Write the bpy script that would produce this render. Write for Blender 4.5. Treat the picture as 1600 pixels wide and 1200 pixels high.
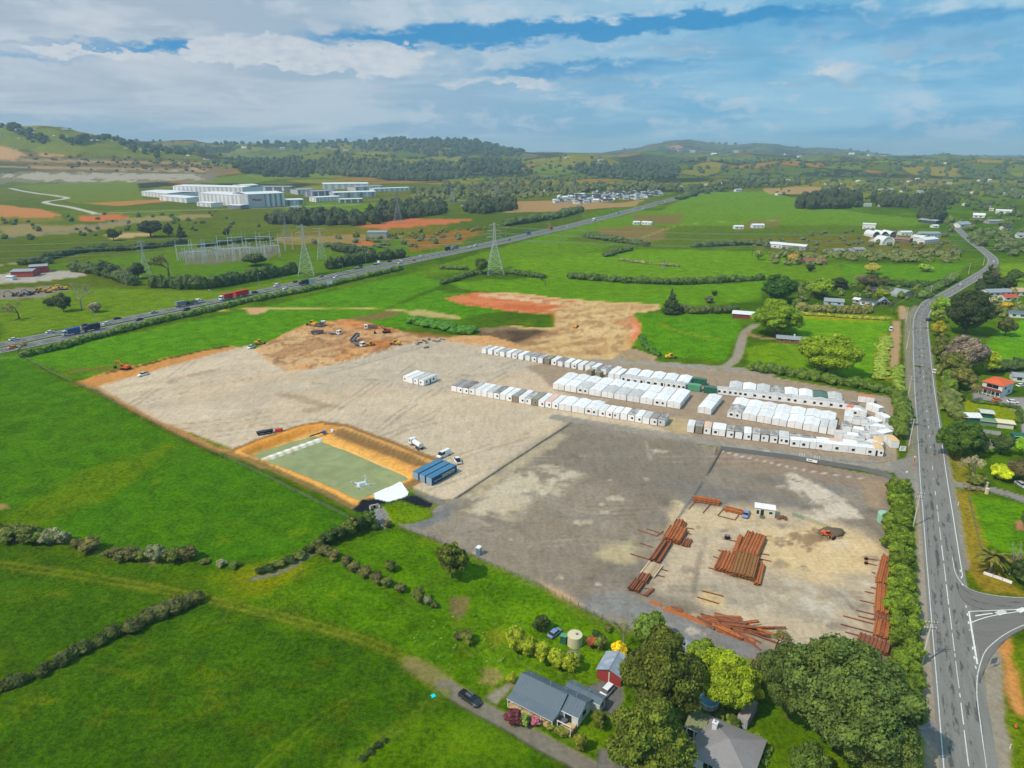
import bpy, math, random
import numpy as np
from mathutils import Vector

# ------------------------------------------------------------------ camera, sky, sun, exposure
for o in list(bpy.data.objects):
    bpy.data.objects.remove(o)
SC = bpy.context.scene
COL = SC.collection
FPX, CAMH = 1067.0, 100.0            # focal length in photo pixels (1600 wide), flying height in metres
PITCH = math.atan(365 / FPX)
CP, SP = math.cos(PITCH), math.sin(PITCH)
cam_d = bpy.data.cameras.new('camera')
cam = bpy.data.objects.new('camera', cam_d)
COL.objects.link(cam)
cam.location = (0, 0, CAMH)
cam.rotation_euler = (math.pi / 2 - PITCH, 0, 0)
cam_d.sensor_width = 36.0
cam_d.lens = 36.0 * FPX / 1600
cam_d.clip_start = 0.5
cam_d.clip_end = 60000
SC.camera = cam

SUN_H = np.array([-0.86, -0.51]); SUN_EL = math.radians(50)
to_sun = Vector((SUN_H[0] * math.cos(SUN_EL), SUN_H[1] * math.cos(SUN_EL), math.sin(SUN_EL)))
sun_d = bpy.data.lights.new('sun', 'SUN')
sun_d.energy = 3.5
sun_d.angle = math.radians(0.6)
sun_d.color = (1.0, 0.92, 0.79)
sun = bpy.data.objects.new('sun', sun_d)
COL.objects.link(sun)
sun.rotation_euler = (-to_sun).to_track_quat('-Z', 'Y').to_euler()

SC.view_settings.view_transform = 'Standard'
SC.view_settings.look = 'None'
SC.view_settings.exposure = 0.0
SC.view_settings.gamma = 1.0
SC.view_settings.use_curve_mapping = False
SC.cycles.max_bounces = 5
SC.cycles.diffuse_bounces = 2
SC.cycles.glossy_bounces = 2
SC.cycles.transparent_max_bounces = 6
SC.cycles.volume_bounces = 0
SC.cycles.use_denoising = True
SC.cycles.denoising_prefilter = 'ACCURATE'
SC.cycles.sample_clamp_indirect = 4
SC.cycles.use_adaptive_sampling = True
SC.cycles.adaptive_threshold = 0.018
SC.cycles.adaptive_min_samples = 12

def lin(c):
    out = []
    for v in c[:3]:
        v = v / 255.0
        out.append(v / 12.92 if v <= 0.04045 else ((v + 0.055) / 1.055) ** 2.4)
    return tuple(out)

# ---- node helper
class NT:
    def __init__(s, tree): s.t = tree; s.t.nodes.clear()
    def n(s, typ, **kw):
        nd = s.t.nodes.new(typ)
        for k, v in kw.items():
            if k.startswith('i_'):
                nd.inputs[k[2:].replace('_', ' ')].default_value = v
            else:
                setattr(nd, k, v)
        return nd
    def l(s, a, b): s.t.links.new(a, b)
    def val(s, x, sock):
        if hasattr(x, 'is_linked') or hasattr(x, 'links'): s.l(x, sock)
        else: sock.default_value = x
    def m(s, op, a, b=None, c=None, clamp=False):
        nd = s.t.nodes.new('ShaderNodeMath'); nd.operation = op; nd.use_clamp = clamp
        for i, x in enumerate((a, b, c)):
            if x is not None: s.val(x, nd.inputs[i])
        return nd.outputs[0]
    def mix(s, f, a, b, typ='MIX'):
        nd = s.t.nodes.new('ShaderNodeMix'); nd.data_type = 'RGBA'; nd.blend_type = typ
        s.val(f, nd.inputs[0])
        for x, k in ((a, 6), (b, 7)):
            if isinstance(x, tuple): nd.inputs[k].default_value = (*x[:3], 1)
            else: s.l(x, nd.inputs[k])
        return nd.outputs[2]
    def ss(s, x, lo, hi, a=0.0, b=1.0):
        nd = s.t.nodes.new('ShaderNodeMapRange'); nd.interpolation_type = 'SMOOTHSTEP'
        s.val(x, nd.inputs[0])
        for i, v in enumerate((lo, hi, a, b)): nd.inputs[i + 1].default_value = v
        return nd.outputs[0]
    def noise(s, vec, scale, detail=3.0, rough=0.55, dist=0.0, dims='3D'):
        nd = s.t.nodes.new('ShaderNodeTexNoise'); nd.noise_dimensions = dims
        if vec is not None: s.l(vec, nd.inputs['Vector'])
        nd.inputs['Scale'].default_value = scale; nd.inputs['Detail'].default_value = detail
        nd.inputs['Roughness'].default_value = rough; nd.inputs['Distortion'].default_value = dist
        return nd.outputs['Fac']

# ---- sky: Nishita sky with a broken deck of cloud, laid out by azimuth and elevation
world = bpy.data.worlds.new('World'); SC.world = world; world.use_nodes = True
world.cycles.sampling_method = 'MANUAL'; world.cycles.sample_map_resolution = 256
w = NT(world.node_tree)
sky = w.n('ShaderNodeTexSky', sky_type='NISHITA')
sky.sun_disc = False
sky.sun_elevation = SUN_EL
sky.sun_rotation = math.atan2(SUN_H[0], SUN_H[1])
sky.altitude = 100; sky.air_density = 1.0; sky.dust_density = 0.6; sky.ozone_density = 1.5
tc = w.n('ShaderNodeTexCoord')
sep = w.n('ShaderNodeSeparateXYZ'); w.l(tc.outputs['Generated'], sep.inputs[0])
az = w.m('ARCTAN2', sep.outputs[0], sep.outputs[1])
el = w.m('ARCSINE', sep.outputs[2])
def sky_ang(px, py):
    x, y = (px - 800) / FPX, (600 - py) / FPX
    d = np.array([x, CP + y * SP, -SP + y * CP]); d /= np.linalg.norm(d)
    return math.atan2(d[0], d[1]), math.asin(d[2])
def vec(x, y, z=0.0):
    c = w.n('ShaderNodeCombineXYZ')
    for i, v in enumerate((x, y, z)): w.val(v, c.inputs[i])
    return c.outputs[0]
elw = w.m('POWER', w.m('MAXIMUM', w.m('ADD', el, 0.02), 0.001), 0.62)
flat = vec(w.m('MULTIPLY', az, 2.2), w.m('MULTIPLY', elw, 9.0), 0.3)
puffv = vec(w.m('MULTIPLY', az, 6.5), w.m('MULTIPLY', el, 15.0), 1.7)
n_str = w.noise(flat, 1.6, 4, 0.6, 0.4)
n_puf = w.noise(puffv, 2.6, 5, 0.62, 0.2)
n_fin = w.noise(puffv, 9.0, 3, 0.6)
wob = w.m('MULTIPLY', w.m('SUBTRACT', n_puf, 0.5), 0.06)
wob2 = w.m('MULTIPLY', w.m('SUBTRACT', n_fin, 0.5), 0.014)
ew = w.m('ADD', w.m('ADD', el, wob), wob2)
aw = w.m('ADD', az, w.m('MULTIPLY', wob, 2.5))
def vm(op, a, b=None, c=None):
    nd = w.n('ShaderNodeVectorMath', operation=op)
    for k, x in enumerate((a, b, c)):
        if x is None: continue
        if isinstance(x, tuple): nd.inputs[k].default_value = x
        else: w.l(x, nd.inputs[k])
    return nd
aev = vec(aw, ew)
def total(lst):
    t = None
    for px, py, rx, ry, k in lst:
        a0, e0 = sky_ang(px, py); sx, sy = FPX / rx, FPX / ry
        v = vm('MULTIPLY_ADD', aev, (sx, sy, 0), (-a0 * sx, -e0 * sy, 0)).outputs[0]
        r2 = vm('DOT_PRODUCT', v, v).outputs['Value']
        e = w.m('EXPONENT', w.m('MULTIPLY', r2, -1.0))
        t = w.m('MULTIPLY', e, k) if t is None else w.m('MULTIPLY_ADD', e, k, t)
    return t
gaps = total([(640, 60, 190, 12, 1.05), (900, 44, 260, 13, 1.1), (850, 112, 150, 11, .75), (200, 74, 190, 9, .7), (30, 92, 110, 10, .6),
              (1160, 24, 220, 12, .75), (1540, 26, 190, 13, .7), (1050, 98, 190, 10, .55), (300, 70, 60, 9, .6), (1330, 60, 160, 9, .45), (1450, 100, 180, 9, .4)])
cum = total([(345, 72, 45, 16, 1.0), (400, 82, 60, 18, 1.0), (470, 88, 70, 20, 1.0), (560, 98, 90, 16, .9), (622, 82, 42, 16, 1.0), (740, 130, 70, 12, .7), (840, 128, 45, 9, .8), (190, 86, 90, 10, .7), (75, 72, 60, 9, .6),
             (1310, 104, 50, 11, .7)])
dark = total([(1190, 84, 100, 13, .7), (1490, 64, 90, 14, .9), (950, 122, 70, 8, .8), (650, 122, 70, 8, .6), (1345, 28, 50, 10, .5), (1060, 72, 60, 9, .8), (590, 138, 60, 8, .5), (1230, 128, 130, 9, .6), (1280, 30, 60, 10, .5), (430, 30, 150, 14, .45), (1420, 120, 100, 10, .5)])
blue = w.ss(w.m('ADD', w.m('MULTIPLY', w.m('SUBTRACT', n_str, 0.5), 0.7), gaps), 0.3, 1.0)
cums = w.ss(w.m('ADD', cum, w.m('MULTIPLY', w.m('SUBTRACT', n_puf, 0.5), 1.0)), 0.42, 0.72)
cov = w.m('MAXIMUM', w.m('SUBTRACT', 1.0, w.m('MULTIPLY', blue, 0.95)), cums)
# veil colour: greyer to the left, bluer to the right, as the deck thins
side = w.ss(az, -0.45, 0.4)
veil = w.mix(side, lin((172, 190, 207)), lin((116, 182, 220)))
veil = w.mix(w.ss(el, 0.0, 0.075, 0.75, 0.0), veil, w.mix(side, lin((142, 178, 206)), lin((112, 174, 212))))
veil = w.mix(w.m('MULTIPLY', w.ss(n_str, 0.42, 0.62), 0.7), veil, w.mix(side, lin((208, 216, 224)), lin((164, 208, 232))))
veil = w.mix(w.m('MULTIPLY', w.ss(n_puf, 0.5, 0.66), 0.42), veil, lin((214, 222, 230)))
veil = w.mix(w.m('MULTIPLY', cums, w.ss(n_fin, 0.25, 0.7, 0.45, 0.95)), veil, lin((214, 220, 226)))
veil = w.mix(w.m('MULTIPLY', w.ss(w.m('ADD', dark, w.m('MULTIPLY', w.m('SUBTRACT', n_puf, 0.5), 1.0)), 0.25, 0.95), 0.45), veil, w.mix(side, lin((152, 174, 198)), lin((122, 168, 204))))
veil10 = w.mix(1.0, veil, (9.3, 9.35, 9.4), 'MULTIPLY')
clear = w.mix(0.85, w.mix(1.0, sky.outputs[0], (0.62, 0.8, 0.98), 'MULTIPLY'), tuple(v * 10 for v in lin((36, 142, 200))))
skyc = w.mix(cov, clear, veil10)
bg = w.n('ShaderNodeBackground'); bg.inputs['Strength'].default_value = 0.1
w.l(skyc, bg.inputs['Color'])
wo = w.n('ShaderNodeOutputWorld'); w.l(bg.outputs[0], wo.inputs[0])

# ------------------------------------------------------------------ helpers
rng = np.random.default_rng(7)
random.seed(7)

def G(px, py, z=0.0):
    """photo pixel -> point on the level ground at height z"""
    x, y = (px - 800) / FPX, (600 - py) / FPX
    t = (CAMH - z) / (SP - y * CP)
    return np.array([x * t, (CP + y * SP) * t])

def Gs(pts, z=0.0):
    return np.array([G(a, b, z) for a, b in pts])

def depth_at(X, Y, Z=0.0): return Y * CP - (Z - CAMH) * SP
def mpp(px, py):
    X, Y = G(px, py); return depth_at(X, Y) / FPX

def catmull(P, n=8):
    P = np.asarray(P, float)
    Q = np.vstack([2 * P[0] - P[1], P, 2 * P[-1] - P[-2]])
    out = []
    for i in range(1, len(Q) - 2):
        p0, p1, p2, p3 = Q[i - 1], Q[i], Q[i + 1], Q[i + 2]
        for t in np.linspace(0, 1, n, endpoint=False):
            out.append(0.5 * (2 * p1 + (p2 - p0) * t + (2 * p0 - 5 * p1 + 4 * p2 - p3) * t * t + (3 * p1 - p0 - 3 * p2 + p3) * t ** 3))
    out.append(Q[-2])
    return np.array(out)

def walk(P, step):
    """points every step metres along a polyline, with tangents"""
    P = np.asarray(P, float); seg = np.diff(P, axis=0); L = np.linalg.norm(seg, axis=1); S = np.concatenate([[0], np.cumsum(L)])
    s = np.arange(0, S[-1] + 1e-6, step)
    X = np.stack([np.interp(s, S, P[:, k]) for k in range(P.shape[1])], 1)
    i = np.clip(np.searchsorted(S, s, side='right') - 1, 0, len(L) - 1)
    return X, seg[i] / L[i][:, None], s

def hash2(ix, iy, seed):
    h = (ix.astype(np.int64) * 374761393 + iy.astype(np.int64) * 668265263 + seed * 974634777) & 0x7fffffff
    h = ((h ^ (h >> 13)) * 1274126177) & 0x7fffffff
    return ((h ^ (h >> 16)) & 0xffff) / 65535.0
def vnoise(x, y, seed=0):
    ix, iy = np.floor(x), np.floor(y); fx, fy = x - ix, y - iy
    fx = fx * fx * (3 - 2 * fx); fy = fy * fy * (3 - 2 * fy)
    a, b = hash2(ix, iy, seed), hash2(ix + 1, iy, seed)
    c, d = hash2(ix, iy + 1, seed), hash2(ix + 1, iy + 1, seed)
    return (a * (1 - fx) + b * fx) * (1 - fy) + (c * (1 - fx) + d * fx) * fy
def fbm(x, y, seed=0, o=4):
    t = np.zeros_like(x); a, s = 0.5, 0.0
    for i in range(o):
        t += a * vnoise(x, y, seed + i * 17); s += a
        x, y, a = x * 2.03 + 5.3, y * 2.03 + 1.7, a * 0.55
    return t / s
def sstep(lo, hi, x):
    t = np.clip((x - lo) / (hi - lo), 0, 1); return t * t * (3 - 2 * t)

def np_mesh(name, V, F, mats=(), midx=None, smooth=False):
    """V (n,3) F (m,k) arrays -> mesh"""
    V = np.ascontiguousarray(V, np.float32); F = np.ascontiguousarray(F, np.int32)
    me = bpy.data.meshes.new(name)
    k = F.shape[1]
    me.vertices.add(len(V)); me.vertices.foreach_set('co', V.ravel())
    me.loops.add(F.size); me.loops.foreach_set('vertex_index', F.ravel())
    me.polygons.add(len(F)); me.polygons.foreach_set('loop_start', np.arange(0, F.size, k, dtype=np.int32))
    if midx is not None: me.polygons.foreach_set('material_index', np.ascontiguousarray(midx, np.int32))
    me.polygons.foreach_set('use_smooth', np.full(len(F), smooth, bool))
    me.update(calc_edges=True)
    for m in mats: me.materials.append(m)
    return me

def link(name, data, parent=None, loc=None, rotz=0.0):
    o = bpy.data.objects.new(name, data); COL.objects.link(o)
    if parent is not None: o.parent = parent
    if loc is not None: o.location = loc
    if rotz: o.rotation_euler = (0, 0, rotz)
    return o
def tag(o, label=None, cat=None, group=None, kind=None):
    if label: o['label'] = label
    if cat: o['category'] = cat
    if group: o['group'] = group
    if kind: o['kind'] = kind
    return o
def thing(name, label, cat, loc=(0, 0, 0), rotz=0.0, group=None):
    o = link(name, None, None, loc, rotz); o.empty_display_size = 0.5
    return tag(o, label, cat, group)
def copy_tree(src, loc, rotz, label=None, group=None, scale=None):
    r = src.copy(); COL.objects.link(r); r.location = loc; r.rotation_euler = (0, 0, rotz)
    if scale is not None: r.scale = scale
    if label: r['label'] = label
    if group: r['group'] = group
    for ch in src.children:
        c = ch.copy(); COL.objects.link(c); c.parent = r
        for g in ch.children:
            d = g.copy(); COL.objects.link(d); d.parent = c
    return r
def drop(src):
    for ch in list(src.children):
        for g in list(ch.children): bpy.data.objects.remove(g)
        bpy.data.objects.remove(ch)
    bpy.data.objects.remove(src)
ORD = ['first', 'second', 'third', 'fourth', 'fifth', 'sixth', 'seventh', 'eighth', 'ninth', 'tenth', 'eleventh', 'twelfth']
def nth(i):
    if i < 12: return ORD[i]
    k = i + 1
    return '%d%s' % (k, 'th' if 10 <= k % 100 <= 20 else {1: 'st', 2: 'nd', 3: 'rd'}.get(k % 10, 'th'))

class MB:
    """collects boxes, bars, prisms into one mesh"""
    def __init__(s): s.v = []; s.f = []; s.mi = []
    def add(s, V, F, mi=0):
        b = len(s.v); s.v += [tuple(p) for p in V]; s.f += [tuple(i + b for i in q) for q in F]; s.mi += [mi] * len(F); return s
    def box(s, x0, x1, y0, y1, z0, z1, mi=0, tx=0.0, ty=0.0):
        V = [(x0, y0, z0), (x1, y0, z0), (x1, y1, z0), (x0, y1, z0), (x0 + tx, y0 + ty, z1), (x1 - tx, y0 + ty, z1), (x1 - tx, y1 - ty, z1), (x0 + tx, y1 - ty, z1)]
        return s.add(V, [(0, 3, 2, 1), (4, 5, 6, 7), (0, 1, 5, 4), (1, 2, 6, 5), (2, 3, 7, 6), (3, 0, 4, 7)], mi)
    def prism(s, prof, a, b, axis='y', mi=0):
        """profile of (u,z) extruded along axis from a to b"""
        n = len(prof)
        mk = (lambda u, z, t: (u, t, z)) if axis == 'y' else (lambda u, z, t: (t, u, z))
        V = [mk(u, z, a) for u, z in prof] + [mk(u, z, b) for u, z in prof]
        F = [tuple(range(n)), tuple(range(2 * n - 1, n - 1, -1))] + [(i, i + n, (i + 1) % n + n, (i + 1) % n) for i in range(n)]
        return s.add(V, F, mi)
    def tube(s, p, q, r, n=6, r2=None, mi=0):
        p, q = Vector(p), Vector(q); d = (q - p)
        if d.length < 1e-6: return s
        d.normalize(); a = d.orthogonal().normalized(); b = d.cross(a); r2 = r if r2 is None else r2
        V = []
        for c, rr in ((p, r), (q, r2)):
            for i in range(n):
                t = 2 * math.pi * i / n; V.append(c + a * math.cos(t) * rr + b * math.sin(t) * rr)
        F = [(i, (i + 1) % n, (i + 1) % n + n, i + n) for i in range(n)] + [tuple(range(n - 1, -1, -1)), tuple(range(n, 2 * n))]
        return s.add(V, F, mi)
    def lathe(s, prof, n=20, c=(0, 0), mi=0, ring=True):
        V = []; F = []
        for r, z in prof:
            for i in range(n):
                t = 2 * math.pi * i / n; V.append((c[0] + r * math.cos(t), c[1] + r * math.sin(t), z))
        for k in range(len(prof) - 1):
            for i in range(n): F.append((k * n + i, k * n + (i + 1) % n, (k + 1) * n + (i + 1) % n, (k + 1) * n + i))
        F.append(tuple(range(n - 1, -1, -1))); F.append(tuple(range((len(prof) - 1) * n, len(prof) * n)))
        return s.add(V, F, mi)
    def mesh(s, name, *mats, smooth=False):
        me = bpy.data.meshes.new(name); me.from_pydata(s.v, [], s.f); me.update()
        for m in mats: me.materials.append(m)
        if any(s.mi): me.polygons.foreach_set('material_index', s.mi)
        if smooth: me.polygons.foreach_set('use_smooth', [True] * len(me.polygons))
        return me
    def build(s, name, mat, parent=None, loc=None, rotz=0.0, smooth=False):
        mats = mat if isinstance(mat, (list, tuple)) else [mat]
        return link(name, s.mesh(name, *mats, smooth=smooth), parent, loc, rotz)

# ---- materials
MATS = {}
def mat(name, color, rough=0.7, var=0.18, scale=1.5, metal=0.0, bump=0.0, dirt=None, dirt_amt=0.5, dirt_scale=0.5, spec=0.3, objcol=False, rnd=0.0, stripes=None, coord='Object'):
    if name in MATS: return MATS[name]
    m = bpy.data.materials.new(name); m.use_nodes = True
    t = NT(m.node_tree)
    tcn = t.n('ShaderNodeTexCoord'); p = tcn.outputs[coord]
    out = t.n('ShaderNodeOutputMaterial'); bs = t.n('ShaderNodeBsdfPrincipled')
    bs.inputs['Roughness'].default_value = rough; bs.inputs['Metallic'].default_value = metal
    bs.inputs['Specular IOR Level'].default_value = spec
    nz = t.noise(p, scale, 4, 0.6)
    fac = t.m('ADD', 1.0 - var, t.m('MULTIPLY', nz, 2 * var))
    c = t.n('ShaderNodeObjectInfo')
    if objcol: base = c.outputs['Color']
    else:
        rgb = t.n('ShaderNodeRGB'); rgb.outputs[0].default_value = (*lin(color), 1); base = rgb.outputs[0]
    if rnd:
        fac = t.m('MULTIPLY', fac, t.m('ADD', 1.0 - rnd, t.m('MULTIPLY', c.outputs['Random'], 2 * rnd)))
    col = t.mix(1.0, base, t_comb(t, fac), 'MULTIPLY')
    if dirt:
        dn = t.noise(p, dirt_scale, 5, 0.65, 0.3)
        thr = t.m('ADD', dn, t.m('MULTIPLY', t.m('SUBTRACT', c.outputs['Random'], 0.5), 0.35))
        col = t.mix(t.m('MULTIPLY', t.ss(thr, 0.42, 0.72), dirt_amt), col, lin(dirt))
    t.l(col, bs.inputs['Base Color'])
    if stripes:
        wv = t.n('ShaderNodeTexWave', wave_type='BANDS', bands_direction=stripes[0]); wv.inputs['Scale'].default_value = stripes[1]
        t.l(p, wv.inputs['Vector'])
        bp = t.n('ShaderNodeBump'); bp.inputs['Strength'].default_value = 0.6; bp.inputs['Distance'].default_value = 0.05
        t.l(wv.outputs['Fac'], bp.inputs['Height']); t.l(bp.outputs[0], bs.inputs['Normal'])
    elif bump:
        bp = t.n('ShaderNodeBump'); bp.inputs['Strength'].default_value = bump; bp.inputs['Distance'].default_value = 0.15
        t.l(t.noise(p, scale * 3, 4, 0.6), bp.inputs['Height']); t.l(bp.outputs[0], bs.inputs['Normal'])
    t.l(bs.outputs[0], out.inputs[0])
    MATS[name] = m
    return m
def t_comb(t, f):
    c = t.n('ShaderNodeCombineColor')
    for i in range(3): t.l(f, c.inputs[i])
    return c.outputs[0]

WHITE = mat('white_panel', (240, 240, 240), 0.5, 0.04, 0.6, dirt=(170, 168, 164), dirt_amt=0.25, dirt_scale=0.35)
ROOFW = mat('white_roof', (243, 243, 243), 0.55, 0.03, 0.5, dirt=(186, 184, 182), dirt_amt=0.35, dirt_scale=0.3)
ROOFD = mat('dirty_roof', (198, 196, 192), 0.7, 0.12, 0.7, dirt=(84, 80, 78), dirt_amt=0.85, dirt_scale=0.45)
ROOFG = mat('grey_roof', (148, 146, 144), 0.6, 0.12, 0.6, dirt=(96, 92, 90), dirt_amt=0.6, dirt_scale=0.4)
ROOFB = mat('brown_stained_roof', (96, 84, 80), 0.8, 0.2, 0.8, dirt=(190, 184, 178), dirt_amt=0.4, dirt_scale=0.3)
PINK = mat('peach_roof', (222, 186, 166), 0.7, 0.08, 0.8)
OLIVE = mat('olive_panel', (140, 132, 112), 0.7, 0.1, 0.8)
GREENP = mat('green_panel', (86, 150, 116), 0.6, 0.1, 0.8)
DGREENP = mat('dark_green_panel', (44, 98, 78), 0.6, 0.1, 0.8)
GLASS = mat('dark_glass', (28, 32, 40), 0.15, 0.1, 1.0, spec=0.6)
FRAME = mat('joint_grey', (120, 120, 120), 0.6, 0.05)  # plain grey for joints, door frames, skids and posts
DARK = mat('black_rubber', (24, 24, 25), 0.8, 0.1)
STEEL = mat('galvanised_steel', (158, 163, 166), 0.45, 0.08, 2.0, metal=0.3)
CONC = mat('concrete', (178, 172, 160), 0.85, 0.12, 1.2, bump=0.2)
RUST = mat('rusty_steel', (182, 110, 62), 0.85, 0.22, 1.3, dirt=(104, 56, 40), dirt_amt=0.7, dirt_scale=1.2, rnd=0.16)
RUSTY2 = mat('olive_rust_steel', (158, 110, 64), 0.85, 0.2, 1.3, dirt=(120, 88, 62), dirt_amt=0.7, dirt_scale=1.0, rnd=0.2)
RUSTD = mat('dark_rust_steel', (150, 92, 62), 0.85, 0.22, 1.3, dirt=(86, 58, 48), dirt_amt=0.6, dirt_scale=1.2, rnd=0.18)
PALEB = mat('pale_timber', (206, 180, 146), 0.85, 0.15, 1.0, rnd=0.2)
TIMBER = mat('weathered_timber', (120, 108, 92), 0.9, 0.18, 2.0)
PAINT = mat('object_paint', (255, 255, 255), 0.35, 0.03, 1.0, objcol=True, spec=0.5)
MATTE = mat('object_matte', (255, 255, 255), 0.75, 0.08, 0.8, objcol=True)
BARK = mat('bark', (92, 78, 64), 0.9, 0.25, 2.5)
BARKG = mat('grey_bark', (150, 142, 132), 0.9, 0.2, 2.5)
LINEW = mat('road_paint_white', (232, 232, 226), 0.7, 0.06, 1.5, dirt=(150, 150, 148), dirt_amt=0.5, dirt_scale=1.5)
YELLOW = mat('machine_yellow', (218, 166, 38), 0.5, 0.1, 1.5)
ORANGE = mat('machine_orange', (206, 100, 44), 0.5, 0.1, 1.5)

def foliage(name, hue=0.0, tr=0.22):
    m = bpy.data.materials.new(name); m.use_nodes = True; t = NT(m.node_tree)
    out = t.n('ShaderNodeOutputMaterial'); oi = t.n('ShaderNodeObjectInfo'); geo = t.n('ShaderNodeNewGeometry')
    n1 = t.noise(geo.outputs['Position'], 0.55, 3, 0.6); n2 = t.noise(geo.outputs['Position'], 3.0, 2, 0.6)
    f = t.m('ADD', t.m('ADD', 0.22, t.m('MULTIPLY', t.ss(n1, 0.3, 0.7), 0.75)), t.m('MULTIPLY', t.ss(n2, 0.25, 0.75), 0.75))
    col = t.mix(1.0, oi.outputs['Color'], t_comb(t, f), 'MULTIPLY')
    warm = t.mix(1.0, col, (1.25, 1.08, 0.6), 'MULTIPLY')
    col = t.mix(t.ss(n1, 0.45, 0.75, 0.0, 0.6), col, warm)
    bs = t.n('ShaderNodeBsdfPrincipled'); bs.inputs['Roughness'].default_value = 0.65; bs.inputs['Specular IOR Level'].default_value = 0.2
    t.l(col, bs.inputs['Base Color'])
    tl = t.n('ShaderNodeBsdfTranslucent'); t.l(col, tl.inputs['Color'])
    mx = t.n('ShaderNodeMixShader'); mx.inputs[0].default_value = tr
    t.l(bs.outputs[0], mx.inputs[1]); t.l(tl.outputs[0], mx.inputs[2]); t.l(mx.outputs[0], out.inputs[0])
    return m
LEAF = foliage('foliage')
# ------------------------------------------------------------------ the ground: one sheet to the horizon
GSTEP = 2.6
cols_px = np.arange(-280, 1880 + GSTEP, GSTEP)
rows_py = np.arange(1340, 332, -GSTEP)
Ynear = np.array([G(800, p)[1] for p in rows_py])
Yfar = np.concatenate([np.geomspace(Ynear[-1] * 1.008, 3500, 240), np.geomspace(3530, 17000, 130)])
Yrow = np.concatenate([Ynear, Yfar])
nr, nc = len(Yrow), len(cols_px)
Y = np.repeat(Yrow[:, None], nc, 1)
# columns fan out from the point under the lens so that density follows distance
X = (cols_px[None, :] - 800) / FPX * depth_at(0, Y)
PXc = np.repeat(cols_px[None, :], nr, 0)

def z_for(px_y, Yv):
    """height at distance Yv that shows at photo row px_y"""
    yc = (600 - px_y) / FPX
    return CAMH + (yc * Yv * CP - Yv * SP) / (CP + yc * SP)
def crest(pts):
    a = np.array(pts, float); return np.interp(cols_px, a[:, 0], a[:, 1])
L1 = crest([(-280, 200), (0, 197), (30, 195), (62, 200), (110, 204), (165, 213), (210, 224), (260, 234), (330, 247), (420, 262), (500, 270), (640, 280), (1880, 280)])
LM = crest([(-280, 222), (150, 226), (260, 231), (330, 240), (390, 250), (430, 246), (480, 242), (520, 238), (600, 243), (680, 248), (740, 252), (800, 250), (850, 243), (900, 239), (945, 245), (985, 254), (1040, 257), (1090, 252), (1150, 256), (1220, 250), (1300, 254), (1380, 250), (1450, 255), (1530, 251), (1600, 254), (1880, 253)])
L2 = crest([(-280, 214), (150, 216), (230, 219), (300, 223), (340, 226), (400, 224), (460, 223), (520, 223), (570, 222), (605, 217), (660, 221), (700, 219), (745, 222), (780, 230), (830, 239), (900, 240), (960, 242), (1010, 237), (1100, 240), (1160, 236), (1250, 242), (1320, 240), (1400, 246), (1480, 243), (1600, 247), (1880, 247)])
L3 = crest([(-280, 226), (800, 238), (940, 239), (985, 232), (1020, 224), (1045, 219), (1075, 218), (1105, 224), (1140, 229), (1180, 224), (1215, 226), (1260, 232), (1330, 235), (1400, 243), (1452, 244), (1475, 241), (1500, 244), (1600, 244), (1880, 243)])
ctrl = [(1250, None, 0.0), (1750, None, 1.0), (2050, None, 3.0), (2700, L1, 0), (3300, LM, 0), (3900, None, -1), (4900, L2, 0), (6000, None, -2), (8600, L3, 0), (12000, None, -3), (17000, None, 0.0)]
Zc = []
for D, Lr, k in ctrl:
    if Lr is not None: Zc.append(np.maximum(z_for(Lr, D), 2))
    else: Zc.append(np.full(nc, float(max(k, 0))))
Zc = np.array(Zc); Dc = np.array([c[0] for c in ctrl], float)
Zc[5] = 0.5 * np.minimum(Zc[4], Zc[6]); Zc[7] = 0.45 * np.minimum(Zc[6], Zc[8]); Zc[9] = 0.4 * Zc[8]
Z = np.zeros((nr, nc))
for r in range(nr):
    yv = Yrow[r]
    if yv <= Dc[0]: continue
    k = min(np.searchsorted(Dc, yv) - 1, len(Dc) - 2)
    t = (yv - Dc[k]) / (Dc[k + 1] - Dc[k]); t = t * t * (3 - 2 * t)
    Z[r] = Zc[k] * (1 - t) + Zc[k + 1] * t
hill = np.clip(Z / 60, 0, 1)
Z += hill * (fbm(X / 420, Y / 420, 3, 5) - 0.55) * np.clip(Z, 0, 120) * 0.55
Z += (fbm(X / 90, Y / 90, 11, 3) - 0.5) * np.clip((Y - 420) / 900, 0, 1) * 3.0 * (1 - hill)
Z += (fbm(X / 22, Y / 22, 31, 3) - 0.5) * 0.5
Z = np.maximum(Z, -3)

Xf, Yf, Zf, PF = X.ravel(), Y.ravel(), Z.ravel(), PXc.ravel()
PYf = 600 - FPX * ((Yf * SP - CAMH * CP) / (Yf * CP + CAMH * SP))     # photo row of the level ground there
N = len(Xf)
C = np.zeros((N, 3)); GR = np.ones(N)
CLS = np.zeros(N, np.int8)       # 0 ground 1 gravel_yard 2 earthworks 3 gravel_path

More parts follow.
